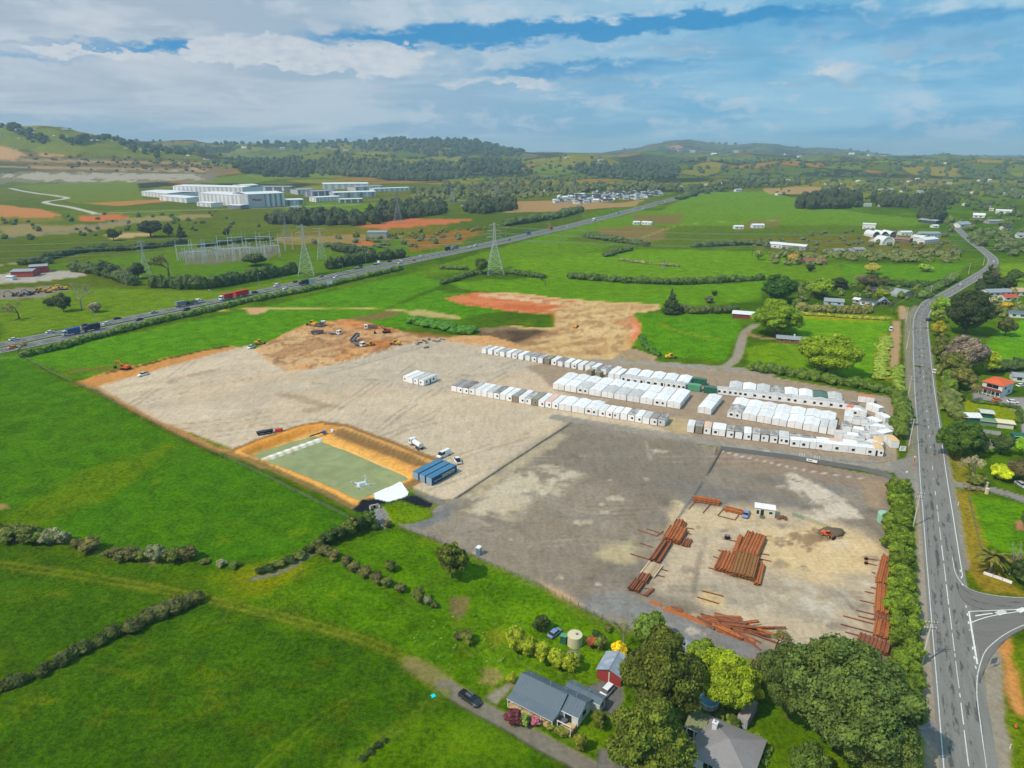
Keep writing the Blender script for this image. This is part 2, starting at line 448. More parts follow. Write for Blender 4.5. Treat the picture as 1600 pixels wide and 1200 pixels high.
def poly_sd(P, x, y):
    d2 = np.full(len(x), 1e18); ins = np.zeros(len(x), bool)
    for i in range(len(P)):
        ax, ay = P[i]; bx, by = P[(i + 1) % len(P)]
        ex, ey = bx - ax, by - ay; L = ex * ex + ey * ey + 1e-12
        t = np.clip(((x - ax) * ex + (y - ay) * ey) / L, 0, 1)
        d2 = np.minimum(d2, (x - ax - t * ex) ** 2 + (y - ay - t * ey) ** 2)
        c = (ay > y) != (by > y)
        with np.errstate(divide='ignore', invalid='ignore'):
            ins ^= c & (x < ex * (y - ay) / (ey if ey else 1e-12) + ax)
    d = np.sqrt(d2)
    return np.where(ins, d, -d)
def line_d(P, x, y):
    d2 = np.full(len(x), 1e18)
    for i in range(len(P) - 1):
        ax, ay = P[i]; bx, by = P[i + 1]; ex, ey = bx - ax, by - ay; L = ex * ex + ey * ey + 1e-12
        t = np.clip(((x - ax) * ex + (y - ay) * ey) / L, 0, 1)
        d2 = np.minimum(d2, (x - ax - t * ex) ** 2 + (y - ay - t * ey) ** 2)
    return np.sqrt(d2)
def near(P, m):
    lo, hi = P.min(0) - m, P.max(0) + m
    return np.nonzero((Xf > lo[0]) & (Xf < hi[0]) & (Yf > lo[1]) & (Yf < hi[1]))[0]
SEED = [100]
def lay(idx, a, color, gr, cls):
    c = np.array(lin(color)); C[idx] = C[idx] * (1 - a[:, None]) + c * a[:, None]
    if gr is not None: GR[idx] = GR[idx] * (1 - a) + gr * a
    if cls is not None: CLS[idx[a > 0.5]] = cls
def paint(pts, color, soft=0.6, warp=0.0, ws=8.0, alpha=1.0, gr=0.0, cls=None, patch=None, streak=None):
    P = Gs(pts); idx = near(P, soft + warp + 1); SEED[0] += 3
    if not len(idx): return
    x, y = Xf[idx], Yf[idx]
    sd = poly_sd(P, x, y)
    if warp: sd = sd + (fbm(x / ws, y / ws, SEED[0], 4) - 0.5) * 2 * warp
    a = sstep(-soft, soft, sd) * alpha
    if patch:
        if streak is not None:
            u, v = (x * streak[0] + y * streak[1]), (-x * streak[1] + y * streak[0]); x, y = u / 5.0, v
        a = a * sstep(patch[1] - patch[2], patch[1] + patch[2], fbm(x / patch[0], y / patch[0], SEED[0] + 1, 5))
    lay(idx, a, color, gr, cls)
depT = Yf * CP - (Zf - CAMH) * SP
PXt = 800 + FPX * Xf / depT; PYt = 600 - FPX * ((Yf * SP + (Zf - CAMH) * CP) / depT)      # photo pixel of the real, hilly ground
def paint_far(pts, color, soft=1.0, warp=2.0, ws=120.0, alpha=1.0, gr=0.3, rng_y=(1300, 9000)):
    P = np.array(pts, float); lo, hi = P.min(0) - 6, P.max(0) + 6; SEED[0] += 3
    idx = np.nonzero((PXt > lo[0]) & (PXt < hi[0]) & (PYt > lo[1]) & (PYt < hi[1]) & (Yf > rng_y[0]) & (Yf < rng_y[1]))[0]
    if not len(idx): return
    sd = poly_sd(P, PXt[idx], PYt[idx]) + (fbm(Xf[idx] / ws, Yf[idx] / ws, SEED[0], 4) - 0.5) * 2 * warp
    lay(idx, sstep(-soft, soft, sd) * alpha, color, gr, None)
def stroke(pts, width, color, soft=0.4, warp=0.0, ws=6.0, alpha=1.0, gr=0.0, cls=None, patch=None, smooth=True):
    P = Gs(pts)
    if smooth and len(P) > 2: P = catmull(P, 6)
    idx = near(P, width + soft + warp + 1); SEED[0] += 3
    if not len(idx): return
    x, y = Xf[idx], Yf[idx]
    sd = width / 2 - line_d(P, x, y)
    if warp: sd = sd + (fbm(x / ws, y / ws, SEED[0], 4) - 0.5) * 2 * warp
    a = sstep(-soft, soft, sd) * alpha
    if patch: a = a * sstep(patch[1] - patch[2], patch[1] + patch[2], fbm(x / patch[0], y / patch[0], SEED[0] + 1, 4))
    lay(idx, a, color, gr, cls)

# base pasture
n1 = fbm(Xf / 60, Yf / 60, 1, 4)[:, None]; n2 = fbm(Xf / 14, Yf / 14, 5, 3)[:, None]
g0, g1, g2 = np.array(lin((60, 106, 20))), np.array(lin((78, 130, 28))), np.array(lin((92, 124, 34)))
C[:] = g0 + (g1 - g0) * sstep(0.3, 0.7, n1) + (g2 - g0) * sstep(0.5, 0.8, n2) * 0.5
# far farmland: a patchwork of paddocks, scrub and bush
far = np.nonzero(Yf > 1000)[0]
xf, yf, zf = Xf[far], Yf[far], Zf[far]
wx = xf + (fbm(xf / 500, yf / 500, 41, 3) - .5) * 260; wy = yf + (fbm(xf / 500, yf / 500, 47, 3) - .5) * 260
u, v = wx * 0.87 - wy * 0.49, wx * 0.49 + wy * 0.87
cu, cv = u / 170, v / 260 + hash2(np.floor(u / 170), np.zeros_like(u), 5)
hh = hash2(np.floor(cu), np.floor(cv), 9)
pal = np.array([lin(c) for c in [(96, 128, 60), (108, 140, 66), (86, 116, 60), (118, 138, 78), (126, 136, 84), (98, 124, 66), (82, 114, 56), (136, 122, 92), (94, 132, 60), (112, 132, 74)]])
cf = pal[(hh * 9.99).astype(int)]
bd = np.minimum(np.minimum(cu % 1, 1 - cu % 1) * 170, np.minimum(cv % 1, 1 - cv % 1) * 260)
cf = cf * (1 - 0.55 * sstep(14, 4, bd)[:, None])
scr = fbm(xf / 260, yf / 260, 71, 5)
FOREST_T = 0.58
cf = cf * (1 - sstep(FOREST_T - .03, FOREST_T + .02, scr)[:, None]) + np.array(lin((46, 62, 40))) * sstep(FOREST_T - .03, FOREST_T + .02, scr)[:, None]
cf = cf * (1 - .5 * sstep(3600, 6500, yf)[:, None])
mixf = sstep(1150, 1900, yf)[:, None] * (np.clip(1, 0, 1))
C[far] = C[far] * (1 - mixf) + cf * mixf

# left side of the valley beyond the motorway
paint([(-280, 470), (0, 500), (350, 440), (760, 372), (1050, 302), (900, 305), (700, 290), (420, 300), (0, 290), (-280, 300)], (84, 110, 48), soft=4, gr=.9, alpha=.75)
for p, c in [
    ([(20, 292), (215, 288), (225, 316), (120, 318), (60, 300)], (98, 130, 56)),
    ([(100, 330), (380, 325), (420, 335), (300, 345), (120, 345)], (90, 124, 50)),
    ([(-280, 318), (90, 330), (100, 346), (-280, 360)], (112, 124, 66)),
    ([(280, 325), (520, 318), (620, 322), (560, 334), (420, 340), (300, 352)], (86, 114, 54)),
    ([(440, 318), (620, 316), (600, 330), (450, 332)], (92, 138, 48)),
    ([(75, 415), (250, 392), (300, 380), (420, 395), (420, 415), (240, 440), (90, 420)], (82, 130, 40)),
    ([(300, 420), (470, 405), (470, 432), (330, 448)], (80, 136, 38)),
    ([(440, 400), (640, 372), (690, 380), (630, 402), (470, 432)], (82, 130, 40)),
    ([(0, 480), (120, 450), (240, 452), (340, 455), (480, 435), (460, 445), (280, 482), (0, 530)], (96, 142, 44)),
    ([(-280, 440), (60, 470), (20, 500), (-280, 540)], (92, 138, 42)),
    ([(440, 358), (700, 352), (690, 362), (560, 372), (430, 372)], (104, 118, 62)),
    ([(630, 372), (720, 358), (760, 358), (720, 380), (640, 395)], (130, 112, 70)),
    ([(690, 335), (900, 330), (920, 345), (800, 362), (720, 358), (700, 345)], (74, 108, 44))]:
    paint(p, c, soft=2.5, warp=5, ws=30, gr=.9)
# roads, bare earth on the left
for p, c, al in [
    ([(-280, 312), (0, 320), (60, 326), (95, 336), (80, 342), (0, 338), (-280, 334)], (186, 128, 82), .9),
    ([(130, 318), (250, 312), (262, 316), (180, 322)], (184, 128, 80), .8),
    ([(120, 338), (190, 334), (200, 342), (130, 346)], (192, 110, 68), .9),
    ([(555, 352), (640, 341), (700, 343), (755, 342), (690, 350), (600, 358)], (190, 112, 76), .95),
    ([(540, 380), (585, 376), (590, 384), (550, 386)], (188, 112, 66), .9),
    ([(430, 372), (560, 366), (640, 368), (560, 378), (440, 382)], (164, 138, 98), .6),
    ([(0, 352), (140, 352), (200, 340), (330, 335), (330, 340), (210, 348), (150, 362), (0, 372)], (152, 138, 108), .75),
    ([(760, 316), (900, 312), (960, 318), (1010, 312), (990, 322), (880, 330), (780, 332)], (164, 136, 102), .9),
    ([(165, 366), (240, 362), (236, 368), (170, 374)], (190, 166, 140), .8),
    ([(330, 350), (600, 345), (600, 350), (330, 356)], (104, 116, 60), .4)]:
    paint(p, c, soft=3, warp=9, ws=30, gr=.15, alpha=al)
HL = (1900, 3100)
paint_far([(-280, 190), (0, 192), (60, 198), (170, 212), (300, 240), (350, 262), (100, 236), (-280, 230)], (104, 128, 62), soft=3, warp=3, alpha=.85, gr=.8, rng_y=HL)
paint_far([(-280, 240), (0, 232), (60, 240), (150, 246), (330, 256), (372, 264), (350, 275), (200, 272), (60, 270), (-280, 262)], (122, 110, 84), soft=3, warp=4, alpha=.9, rng_y=HL)
paint_far([(-280, 236), (0, 228), (25, 233), (45, 245), (20, 250), (-280, 250)], (176, 146, 112), soft=1.5, warp=2, rng_y=HL)
paint_far([(60, 240), (100, 243), (96, 248), (70, 247)], (182, 150, 112), soft=1.5, warp=2, rng_y=HL)
paint_far([(296, 258), (320, 260), (318, 272), (300, 270)], (188, 156, 112), soft=2, warp=2, alpha=.8, rng_y=HL)
paint_far([(0, 252), (40, 256), (70, 268), (0, 274), (-100, 270)], (74, 86, 58), soft=2, warp=2, rng_y=HL)
paint_far([(-280, 272), (60, 268), (180, 266), (310, 268), (345, 274), (330, 284), (120, 285), (-280, 286)], (124, 120, 106), soft=.8, warp=8, ws=45, gr=.1, alpha=.85, rng_y=(1500, 3000))
paint_far([(0, 274), (120, 270), (300, 270), (320, 280), (100, 283)], (176, 172, 162), soft=.5, warp=9, ws=25, gr=.1, alpha=.7, rng_y=(1500, 3000))
for k in range(5):
    y0 = 244 + k * 5.2; paint_far([(30 - k * 14, y0), (150, y0 + 2), (335 - k * 3, y0 + 5), (335 - k * 3, y0 + 7.4), (150, y0 + 4.6), (30 - k * 14, y0 + 2.6)], [(96, 90, 66), (164, 142, 110)][k % 2], soft=.6, warp=1.0, ws=50, alpha=.9, rng_y=HL)
for q in ([(6, 196), (24, 194), (50, 206), (46, 214), (30, 212)], [(50, 208), (75, 212), (82, 222), (62, 224), (52, 216)], [(98, 216), (140, 212), (150, 224), (130, 228), (104, 222)]):
    paint_far(q, (50, 64, 42), soft=1, warp=1.5, ws=60, rng_y=HL)
for q, c in (([(820, 248), (900, 240), (950, 246), (990, 262), (1000, 272), (930, 268), (860, 262)], (118, 132, 80)), ([(545, 246), (700, 250), (760, 262), (700, 268), (600, 262)], (112, 128, 76)), ([(400, 236), (500, 238), (520, 250), (420, 256)], (106, 130, 68)),
             ([(380, 268), (520, 270), (540, 278), (400, 280)], (112, 144, 70))):
    paint_far(q, c, soft=3, warp=5, alpha=.8, gr=.8, rng_y=(2000, 3600))
for q in ([(372, 252), (440, 250), (490, 260), (480, 276), (400, 274), (375, 268)], [(500, 245), (560, 248), (640, 262), (580, 276), (500, 270)], [(585, 262), (690, 258), (740, 272), (680, 282), (600, 280)], [(880, 262), (960, 258), (1060, 266), (1050, 278), (940, 276)], [(1000, 240), (1100, 250), (1090, 258), (1010, 254)], [(720, 250), (800, 256), (830, 272), (740, 270)]):
    paint_far(q, (56, 72, 50), soft=2, warp=3, alpha=.9, rng_y=(2000, 5200))
paint_far([(1040, 228), (1062, 226), (1068, 232), (1050, 234)], (170, 130, 112), soft=1, warp=1, rng_y=(7000, 9000))
paint_far([(1475, 253), (1530, 252), (1528, 260), (1480, 259)], (214, 150, 120), soft=.8, warp=1, rng_y=(3300, 9000))
for pts, wd, c in [([(16, 296), (60, 303), (105, 310), (70, 316), (110, 324), (150, 334)], 12, (186, 184, 178)), ([(150, 334), (250, 330), (380, 326), (560, 320)], 7, (160, 158, 152)),
                   ([(-280, 400), (0, 372), (100, 362), (150, 352), (200, 343)], 11, (120, 118, 114)), ([(-100, 420), (0, 414), (60, 406), (120, 398)], 8, (150, 140, 112)),
                   ([(600, 316), (660, 313), (730, 313)], 6, (176, 176, 172)), ([(430, 318), (640, 310), (760, 300)], 5, (150, 150, 146))]:
    stroke(pts, wd, c, soft=1.5, gr=0)
paint([(276, 396), (300, 388), (430, 382), (438, 394), (420, 402), (330, 414), (290, 412)], (110, 112, 106), soft=2.5, warp=6, ws=14, gr=.2, alpha=.85)
paint([(-280, 430), (0, 428), (60, 424), (140, 424), (130, 432), (40, 442), (-280, 452)], (170, 166, 158), soft=2, warp=3, gr=0)
paint([(-280, 455), (0, 452), (90, 446), (110, 452), (60, 466), (-280, 478)], (136, 130, 118), soft=2, warp=4, gr=0)

# right of the motorway: paddocks
for p, c in [
    ([(0, 560), (400, 482), (640, 428), (700, 440), (560, 500), (380, 540), (140, 590), (60, 570)], (78, 148, 36)),
    ([(640, 428), (860, 365), (1000, 330), (1170, 318), (1000, 372), (860, 410), (720, 425)], (88, 144, 38)),
    ([(700, 440), (900, 432), (1195, 440), (1190, 470), (1030, 482), (860, 466), (720, 452)], (88, 152, 38)),
    ([(800, 405), (1000, 390), (1180, 392), (1250, 410), (1195, 436), (960, 440), (800, 428)], (94, 156, 38)),
    ([(880, 375), (1010, 388), (1200, 385), (1240, 372), (1040, 352), (930, 360)], (84, 122, 46)),
    ([(1000, 345), (1090, 300), (1200, 300), (1330, 330), (1460, 345), (1420, 355), (1200, 352), (1100, 355)], (92, 148, 50)),
    ([(1040, 355), (1200, 352), (1440, 352), (1420, 366), (1250, 372), (1100, 372)], (82, 122, 52)),
    ([(1150, 372), (1360, 366), (1480, 372), (1500, 392), (1250, 400), (1180, 388)], (98, 116, 58)),
    ([(1320, 412), (1510, 414), (1490, 438), (1330, 440), (1310, 428)], (84, 150, 38)),
    ([(1190, 412), (1310, 412), (1320, 440), (1200, 436)], (92, 148, 42)),
    ([(560, 500), (680, 455), (860, 468), (720, 500), (640, 515)], (76, 148, 34)),
    ([(985, 490), (1150, 490), (1160, 520), (1130, 565), (1020, 555), (960, 530), (960, 500)], (80, 152, 34)),
    ([(1170, 545), (1230, 530), (1340, 545), (1370, 590), (1240, 588), (1170, 575)], (98, 156, 46)),
    ([(1240, 490), (1390, 495), (1370, 590), (1340, 600), (1250, 545)], (94, 164, 40)),
    ([(1555, 520), (1600, 500), (1880, 500), (1880, 580), (1560, 570), (1530, 545)], (92, 168, 40)),
    ([(1560, 412), (1640, 412), (1640, 455), (1570, 452)], (104, 160, 58)),
    ([(1490, 622), (1595, 634), (1596, 664), (1560, 660), (1495, 648)], (122, 158, 52))]:
    paint(p, c, soft=1.6, warp=2.5, ws=25, gr=1.0)
for p, c, al in [
    ([(930, 358), (990, 352), (1040, 356), (1036, 378), (985, 378), (945, 372)], (128, 112, 76), .8),
    ([(985, 335), (1070, 335), (1060, 350), (1000, 350)], (120, 104, 72), .8),
    ([(1190, 296), (1250, 294), (1330, 296), (1330, 303), (1200, 304)], (172, 148, 118), .8),
    ([(1170, 344), (1225, 340), (1215, 356), (1150, 360)], (118, 108, 76), .7),
    ([(1395, 286), (1480, 284), (1480, 292), (1400, 292)], (136, 112, 84), .8)]:
    paint(p, c, soft=3, warp=7, ws=30, gr=.3, alpha=al)
stroke([(1000, 372), (1080, 350), (1240, 343)], 3.5, (150, 160, 92), soft=2, alpha=.7)
# rank yellow-green growth round the paddock with the tractor strip
paint([(1238, 488), (1390, 494), (1392, 502), (1300, 500), (1240, 496)], (146, 162, 56), soft=1.5, warp=2.5, ws=5, gr=1)
paint([(1376, 522), (1390, 520), (1388, 570), (1404, 575), (1400, 600), (1365, 590), (1366, 560)], (138, 160, 60), soft=1.5, warp=3, ws=5, gr=1)
paint([(1395, 500), (1407, 502), (1406, 540), (1404, 578), (1390, 574), (1388, 540)], (172, 146, 112), soft=.8, warp=1, ws=5, gr=0, cls=3)
paint([(1404, 478), (1416, 480), (1418, 498), (1404, 500)], (176, 150, 118), soft=1, warp=1, gr=0)

# foreground pasture: vignette-like darkening put into the colour bottom left, brighter strips
paint([(-280, 850), (0, 870), (330, 935), (600, 1010), (700, 1070), (900, 1200), (960, 1340), (-280, 1340)], (54, 104, 18), soft=6, warp=10, ws=30, gr=1, alpha=.9)
paint([(-280, 560), (30, 560), (150, 610), (360, 712), (550, 800), (500, 850), (400, 890), (150, 860), (-280, 830)], (62, 126, 26), soft=3, warp=6, ws=40, gr=1, alpha=.85)
paint([(-280, 700), (0, 820), (130, 740), (260, 700), (180, 780), (20, 840)], (98, 134, 24), soft=4, warp=8, ws=25, gr=1, alpha=.5)
paint([(360, 900), (420, 880), (470, 890), (420, 925), (370, 925)], (128, 148, 26), soft=3, warp=5, ws=10, gr=1, alpha=.6)
paint([(520, 850), (620, 826), (830, 905), (960, 980), (1000, 1010), (900, 1060), (780, 1080), (720, 1060), (600, 1000), (480, 960), (480, 890)], (72, 134, 26), soft=4, warp=8, ws=30, gr=1, alpha=.8)
paint([(740, 1000), (830, 940), (960, 985), (980, 1040), (940, 1060), (800, 1060)], (92, 152, 36), soft=2, warp=4, ws=12, gr=1, alpha=.8)
paint([(900, 1090), (960, 1080), (1000, 1130), (960, 1180), (880, 1150)], (94, 150, 38), soft=1.5, warp=2, ws=9, gr=1, alpha=.8)
paint([(660, 1120), (760, 1105), (900, 1200), (700, 1200), (520, 1200)], (88, 142, 28), soft=3, warp=6, ws=15, gr=1, alpha=.6)
paint([(1060, 1050), (1180, 1080), (1200, 1200), (1240, 1340), (1000, 1340), (1000, 1120)], (92, 146, 40), soft=2, warp=2, ws=9, gr=1, alpha=.8)
paint([(1505, 772), (1560, 780), (1640, 800), (1700, 860), (1600, 870), (1530, 850)], (84, 152, 32), soft=1.0, warp=.8, gr=1)
paint([(1490, 765), (1515, 770), (1545, 870), (1600, 930), (1540, 925), (1505, 880)], (146, 140, 78), soft=1.2, warp=1.5, ws=4, gr=.8, alpha=.8)
paint([(1480, 690), (1500, 690), (1520, 760), (1490, 760)], (140, 146, 74), soft=1, warp=1.5, ws=4, gr=.8, alpha=.8)
paint([(1575, 1000), (1700, 990), (1800, 1340), (1620, 1340), (1590, 1120)], (98, 140, 42), soft=1.5, warp=2, ws=6, gr=1, alpha=.9)
paint([(1566, 1012), (1580, 996), (1600, 1100), (1615, 1160), (1600, 1170), (1578, 1090)], (188, 140, 84), soft=1.0, warp=1.6, ws=5, gr=.2, alpha=.9)
paint([(1585, 815), (1605, 812), (1605, 830), (1588, 828)], (176, 128, 96), soft=.5, gr=0)
# wheel tracks through the pasture
TRK = [(-200, 850), (0, 882), (100, 895), (230, 917), (330, 938), (430, 962), (520, 985), (600, 1012), (650, 1043), (690, 1066)]
stroke(TRK, 4.2, (96, 126, 48), soft=1.0, warp=.6, alpha=.28, gr=1)
for dx, dy in ((2, -4), (-2, 4)):
    stroke([(a + dx, b + dy) for a, b in TRK], 0.7, (120, 134, 70), soft=.5, warp=.3, alpha=.65, gr=.7)
stroke([(640, 1035), (690, 1066), (730, 1095)], 4.0, (128, 122, 88), soft=1.0, warp=.8, gr=.1, alpha=.8)
stroke([(695, 1072), (735, 1098), (790, 1128), (860, 1168), (930, 1205), (990, 1240), (1060, 1330)], 3.6, (124, 120, 110), soft=.5, warp=.3, gr=0, cls=3)
paint([(935, 1170), (960, 1165), (985, 1200), (960, 1220), (930, 1210)], (118, 116, 112), soft=.6, gr=0, cls=3)
for pts in ([(400, 1200), (480, 1130), (560, 1080)], [(415, 1200), (495, 1132), (572, 1084)]): stroke(pts, .5, (96, 132, 60), soft=.4, alpha=.45, gr=1)
stroke([(540, 1200), (600, 1155), (650, 1115), (690, 1085)], 3, (90, 126, 56), soft=1, warp=1.5, alpha=.5, gr=.9)
paint([(704, 934), (731, 932), (730, 955), (716, 968), (705, 958)], (112, 112, 84), soft=.8, warp=.6, gr=.5)
paint([(748, 1050), (775, 1042), (790, 1060), (772, 1078), (750, 1070)], (136, 132, 100), soft=1, warp=1.8, ws=3, gr=.4, alpha=.8)
paint([(755, 1090), (800, 1060), (812, 1066), (775, 1100)], (140, 136, 122), soft=.6, warp=.8, ws=3, gr=0)
paint([(918, 1072), (945, 1060), (972, 1068), (975, 1095), (958, 1118), (930, 1108)], (112, 112, 112), soft=.4, warp=.3, gr=0, cls=3)
paint([(760, 990), (790, 985), (800, 1005), (770, 1012)], (122, 136, 62), soft=1, warp=1.5, ws=4, gr=.8, alpha=.6)
stroke([(-200, 822), (0, 838), (25, 845)], 2.0, (140, 130, 120), soft=.8, gr=0)
stroke([(150, 862), (190, 868), (240, 880)], 1.4, (132, 126, 112), soft=.8, gr=0, alpha=.7)
stroke([(395, 905), (440, 893), (470, 876), (498, 860)], 1.6, (120, 120, 112), soft=.5, warp=.3, gr=0, alpha=.9)
stroke([(0, 779), (40, 768), (60, 762)], .8, (64, 84, 30), soft=.5, alpha=.7)
paint([(-40, 790), (8, 788), (14, 794), (0, 797), (-40, 800)], (150, 128, 92), soft=.8, gr=.2)

for k in range(60):
    a = rng.uniform((-150, 620), (640, 1190)); d_ = rng.normal(0, 1, 2) * np.array([90, 28]); P0 = catmull(Gs([tuple(a - d_), tuple(a + rng.normal(0, 8, 2)), tuple(a + d_)]), 6); idx = near(P0, 2); x, y = Xf[idx], Yf[idx]
    keep = GR[idx] > .9; idx, x, y = idx[keep], x[keep], y[keep]
    if len(idx): lay(idx, sstep(1.1, .2, line_d(P0, x, y)) * .15 * sstep(.35, .6, fbm(x / 7, y / 7, 1500 + k, 3)), (112, 134, 50) if k % 3 else (46, 78, 18), None, None)
for k in range(170):
    a = rng.uniform((-150, 600), (1000, 1190)); P0 = G(*a); r = rng.uniform(.8, 4.5); idx = near(np.array([P0, P0]), r * 2.5); x, y = Xf[idx], Yf[idx]
    keep = GR[idx] > .9; idx, x, y = idx[keep], x[keep], y[keep]
    if len(idx): lay(idx, sstep(r, r * .2, np.hypot(x - P0[0], y - P0[1]) + (fbm(x / 1.6, y / 1.6, 1700 + k, 3) - .5) * r * 1.8) * (.4 if k % 2 == 0 else .2), [(44, 84, 18), (116, 136, 46), (80, 120, 48), (104, 120, 50)][k % 4], None, None)
# ---- earthworks beyond the yard
GRN = dict(soft=1.0, warp=2.0, ws=12)
paint([(697, 466), (750, 456), (800, 457), (890, 468), (1030, 476), (1033, 484), (985, 490), (1000, 512), (985, 545), (975, 552), (1020, 563), (850, 560), (745, 536), (760, 515), (800, 510), (868, 512), (868, 492), (800, 486), (720, 474)], (202, 172, 122), cls=2, **GRN)
paint([(697, 466), (750, 456), (900, 472), (866, 491), (800, 487), (720, 475)], (206, 128, 84), soft=1, warp=3, ws=15, cls=2)
paint([(735, 462), (760, 459), (870, 470), (895, 473), (890, 478), (800, 468)], (206, 182, 150), soft=1, warp=2, ws=12, alpha=.9)
paint([(965, 495), (985, 490), (1002, 508), (998, 525), (982, 542), (985, 520), (968, 510)], (222, 120, 86), soft=1.2, warp=2, ws=8)
paint([(975, 500), (990, 500), (996, 515), (984, 530)], (226, 138, 110), soft=1.5, warp=2, ws=5, alpha=.7)
paint([(860, 480), (985, 488), (990, 540), (850, 555), (830, 540), (870, 510)], (190, 152, 96), soft=3, alpha=.7, patch=(14, .5, .12), streak=(.2, .98))
paint([(745, 515), (800, 512), (876, 517), (870, 528), (840, 540), (790, 540), (752, 530)], (112, 92, 70), soft=1.5, warp=3, ws=10, cls=2)
paint([(790, 516), (870, 520), (850, 536), (800, 535)], (78, 66, 54), soft=2, warp=4, ws=8, alpha=.8)
paint([(745, 513), (790, 509), (805, 513), (760, 520)], (138, 120, 90), soft=1.5, warp=2, ws=8, alpha=.9)
stroke([(345, 484), (420, 482), (520, 483), (590, 483), (660, 488), (716, 497)], 3.5, (188, 176, 118), soft=1, warp=.6, gr=.2, cls=3)
paint([(380, 482), (410, 480), (422, 486), (392, 492)], (196, 158, 116), soft=1, warp=1, gr=0)
paint([(630, 486), (660, 484), (718, 494), (712, 500), (640, 492)], (178, 168, 126), soft=1, warp=2, ws=6, gr=.2, alpha=.8)
paint([(545, 498), (610, 484), (632, 489), (600, 497), (565, 503)], (124, 100, 70), soft=1.5, warp=2.5, ws=10, alpha=.85)
paint([(640, 500), (700, 497), (745, 505), (750, 527), (690, 522), (640, 515)], (70, 124, 34), soft=2, warp=3, ws=12, gr=1, alpha=.5)
# dirt working area at the head of the yard
paint([(395, 548), (430, 528), (480, 506), (540, 499), (600, 511), (655, 524), (690, 527), (760, 536), (700, 534), (640, 537), (560, 562), (500, 578), (455, 583), (420, 572)], (204, 156, 106), soft=1.0, warp=1.5, ws=10, cls=2)
paint([(500, 505), (540, 499), (570, 503), (620, 516), (600, 525), (540, 510)], (206, 138, 84), soft=1.5, warp=3, ws=12)
paint([(560, 512), (655, 524), (690, 528), (640, 536), (590, 545), (560, 538), (600, 528)], (188, 122, 66), soft=2, warp=4, ws=12, alpha=.9)
paint([(455, 583), (490, 568), (560, 552), (620, 540), (640, 538), (560, 562), (500, 579)], (206, 146, 76), soft=1.2, warp=1.8, ws=8)
paint([(600, 515), (660, 520), (720, 528), (700, 532), (640, 530)], (148, 104, 66), soft=1.5, warp=3, ws=8, alpha=.75)
stroke([(545, 556), (580, 548), (630, 540), (650, 533)], 1.2, (116, 84, 54), soft=.7, warp=1, ws=6, alpha=.8)
paint([(400, 545), (470, 515), (540, 530), (540, 555), (450, 575)], (196, 172, 128), soft=4, warp=6, ws=15, alpha=.6)
# strip of stripped soil along the left edge
paint([(118, 598), (160, 583), (260, 560), (355, 541), (384, 544), (300, 562), (215, 589), (155, 606)], (196, 140, 80), soft=.8, warp=1.2, ws=6, cls=2)
stroke([(170, 582), (215, 573), (300, 552), (356, 541)], 2.6, (84, 68, 44), soft=.7, warp=1.0, ws=6)
paint([(95, 577), (180, 571), (215, 566), (180, 580), (110, 582)], (110, 112, 62), soft=1.2, warp=1.5, ws=5, alpha=.8, gr=.5)
stroke([(118, 598), (150, 607), (200, 634), (250, 660), (330, 700), (365, 706)], 3.2, (170, 128, 78), soft=.8, warp=.9, ws=5)
stroke([(45, 563), (100, 592), (150, 612), (250, 668), (340, 710), (400, 734), (480, 772), (550, 806)], 2.0, (64, 88, 34), soft=1, warp=1.2, ws=4, alpha=.7, gr=1)

# ---- the pale compacted yard
YARD = [(155, 605), (215, 588), (300, 562), (385, 540), (400, 548), (420, 570), (455, 582), (500, 577), (560, 561), (640, 536), (690, 528), (752, 538), (900, 560), (1060, 573), (1175, 583), (1400, 625), (1400, 735), (1240, 714), (1060, 688), (890, 660), (712, 778), (690, 782), (640, 760), (530, 664), (490, 662), (420, 682), (365, 702), (250, 658)]
paint(YARD, (196, 178, 156), soft=.5, warp=.5, ws=6, cls=1)
PALE = [(155, 605), (385, 540), (455, 582), (640, 536), (752, 538), (870, 560), (700, 610), (1040, 672), (890, 660), (712, 778), (640, 760), (530, 664), (420, 682), (365, 702)]
paint(PALE, (190, 176, 152), soft=4, alpha=.8, patch=(9, .5, .1), streak=(.55, -.84))
paint(PALE, (206, 192, 170), soft=4, alpha=.8, patch=(7, .52, .08), streak=(.9, .43))
paint(PALE, (180, 168, 152), soft=4, alpha=.6, patch=(22, .55, .1))
paint([(460, 585), (640, 538), (752, 545), (860, 570), (700, 612), (540, 600)], (182, 172, 158), soft=3, warp=4, ws=20, alpha=.6)
paint([(520, 620), (800, 625), (880, 655), (700, 775), (640, 745), (560, 690)], (196, 182, 160), soft=5, warp=6, ws=25, alpha=.45)
for p in ([(430, 615), (470, 618), (520, 633), (540, 640), (480, 632)], [(470, 640), (530, 630), (510, 638), (480, 646)], [(260, 595), (285, 590), (275, 598), (262, 600)], [(290, 585), (350, 573), (345, 578), (295, 590)]):
    paint(p, (150, 132, 110), soft=.8, warp=1.5, ws=3, alpha=.55)
# brown hardfill between the cabins
paint([(820, 572), (900, 560), (1060, 572), (1175, 583), (1395, 622), (1398, 735), (1240, 712), (1060, 684), (1040, 670), (935, 630), (870, 612), (850, 590)], (158, 142, 124), soft=1.2, warp=2, ws=8, cls=1)
paint([(1330, 615), (1395, 622), (1396, 705), (1375, 715), (1372, 650)], (160, 148, 132), soft=1, warp=1, ws=8)
paint([(1035, 650), (1075, 655), (1080, 678), (1050, 680), (1035, 668)], (186, 168, 130), soft=1.5, warp=2, ws=5, alpha=.8)
paint([(900, 618), (950, 625), (940, 632), (890, 628)], (180, 172, 160), soft=1, warp=1, ws=5, alpha=.7)
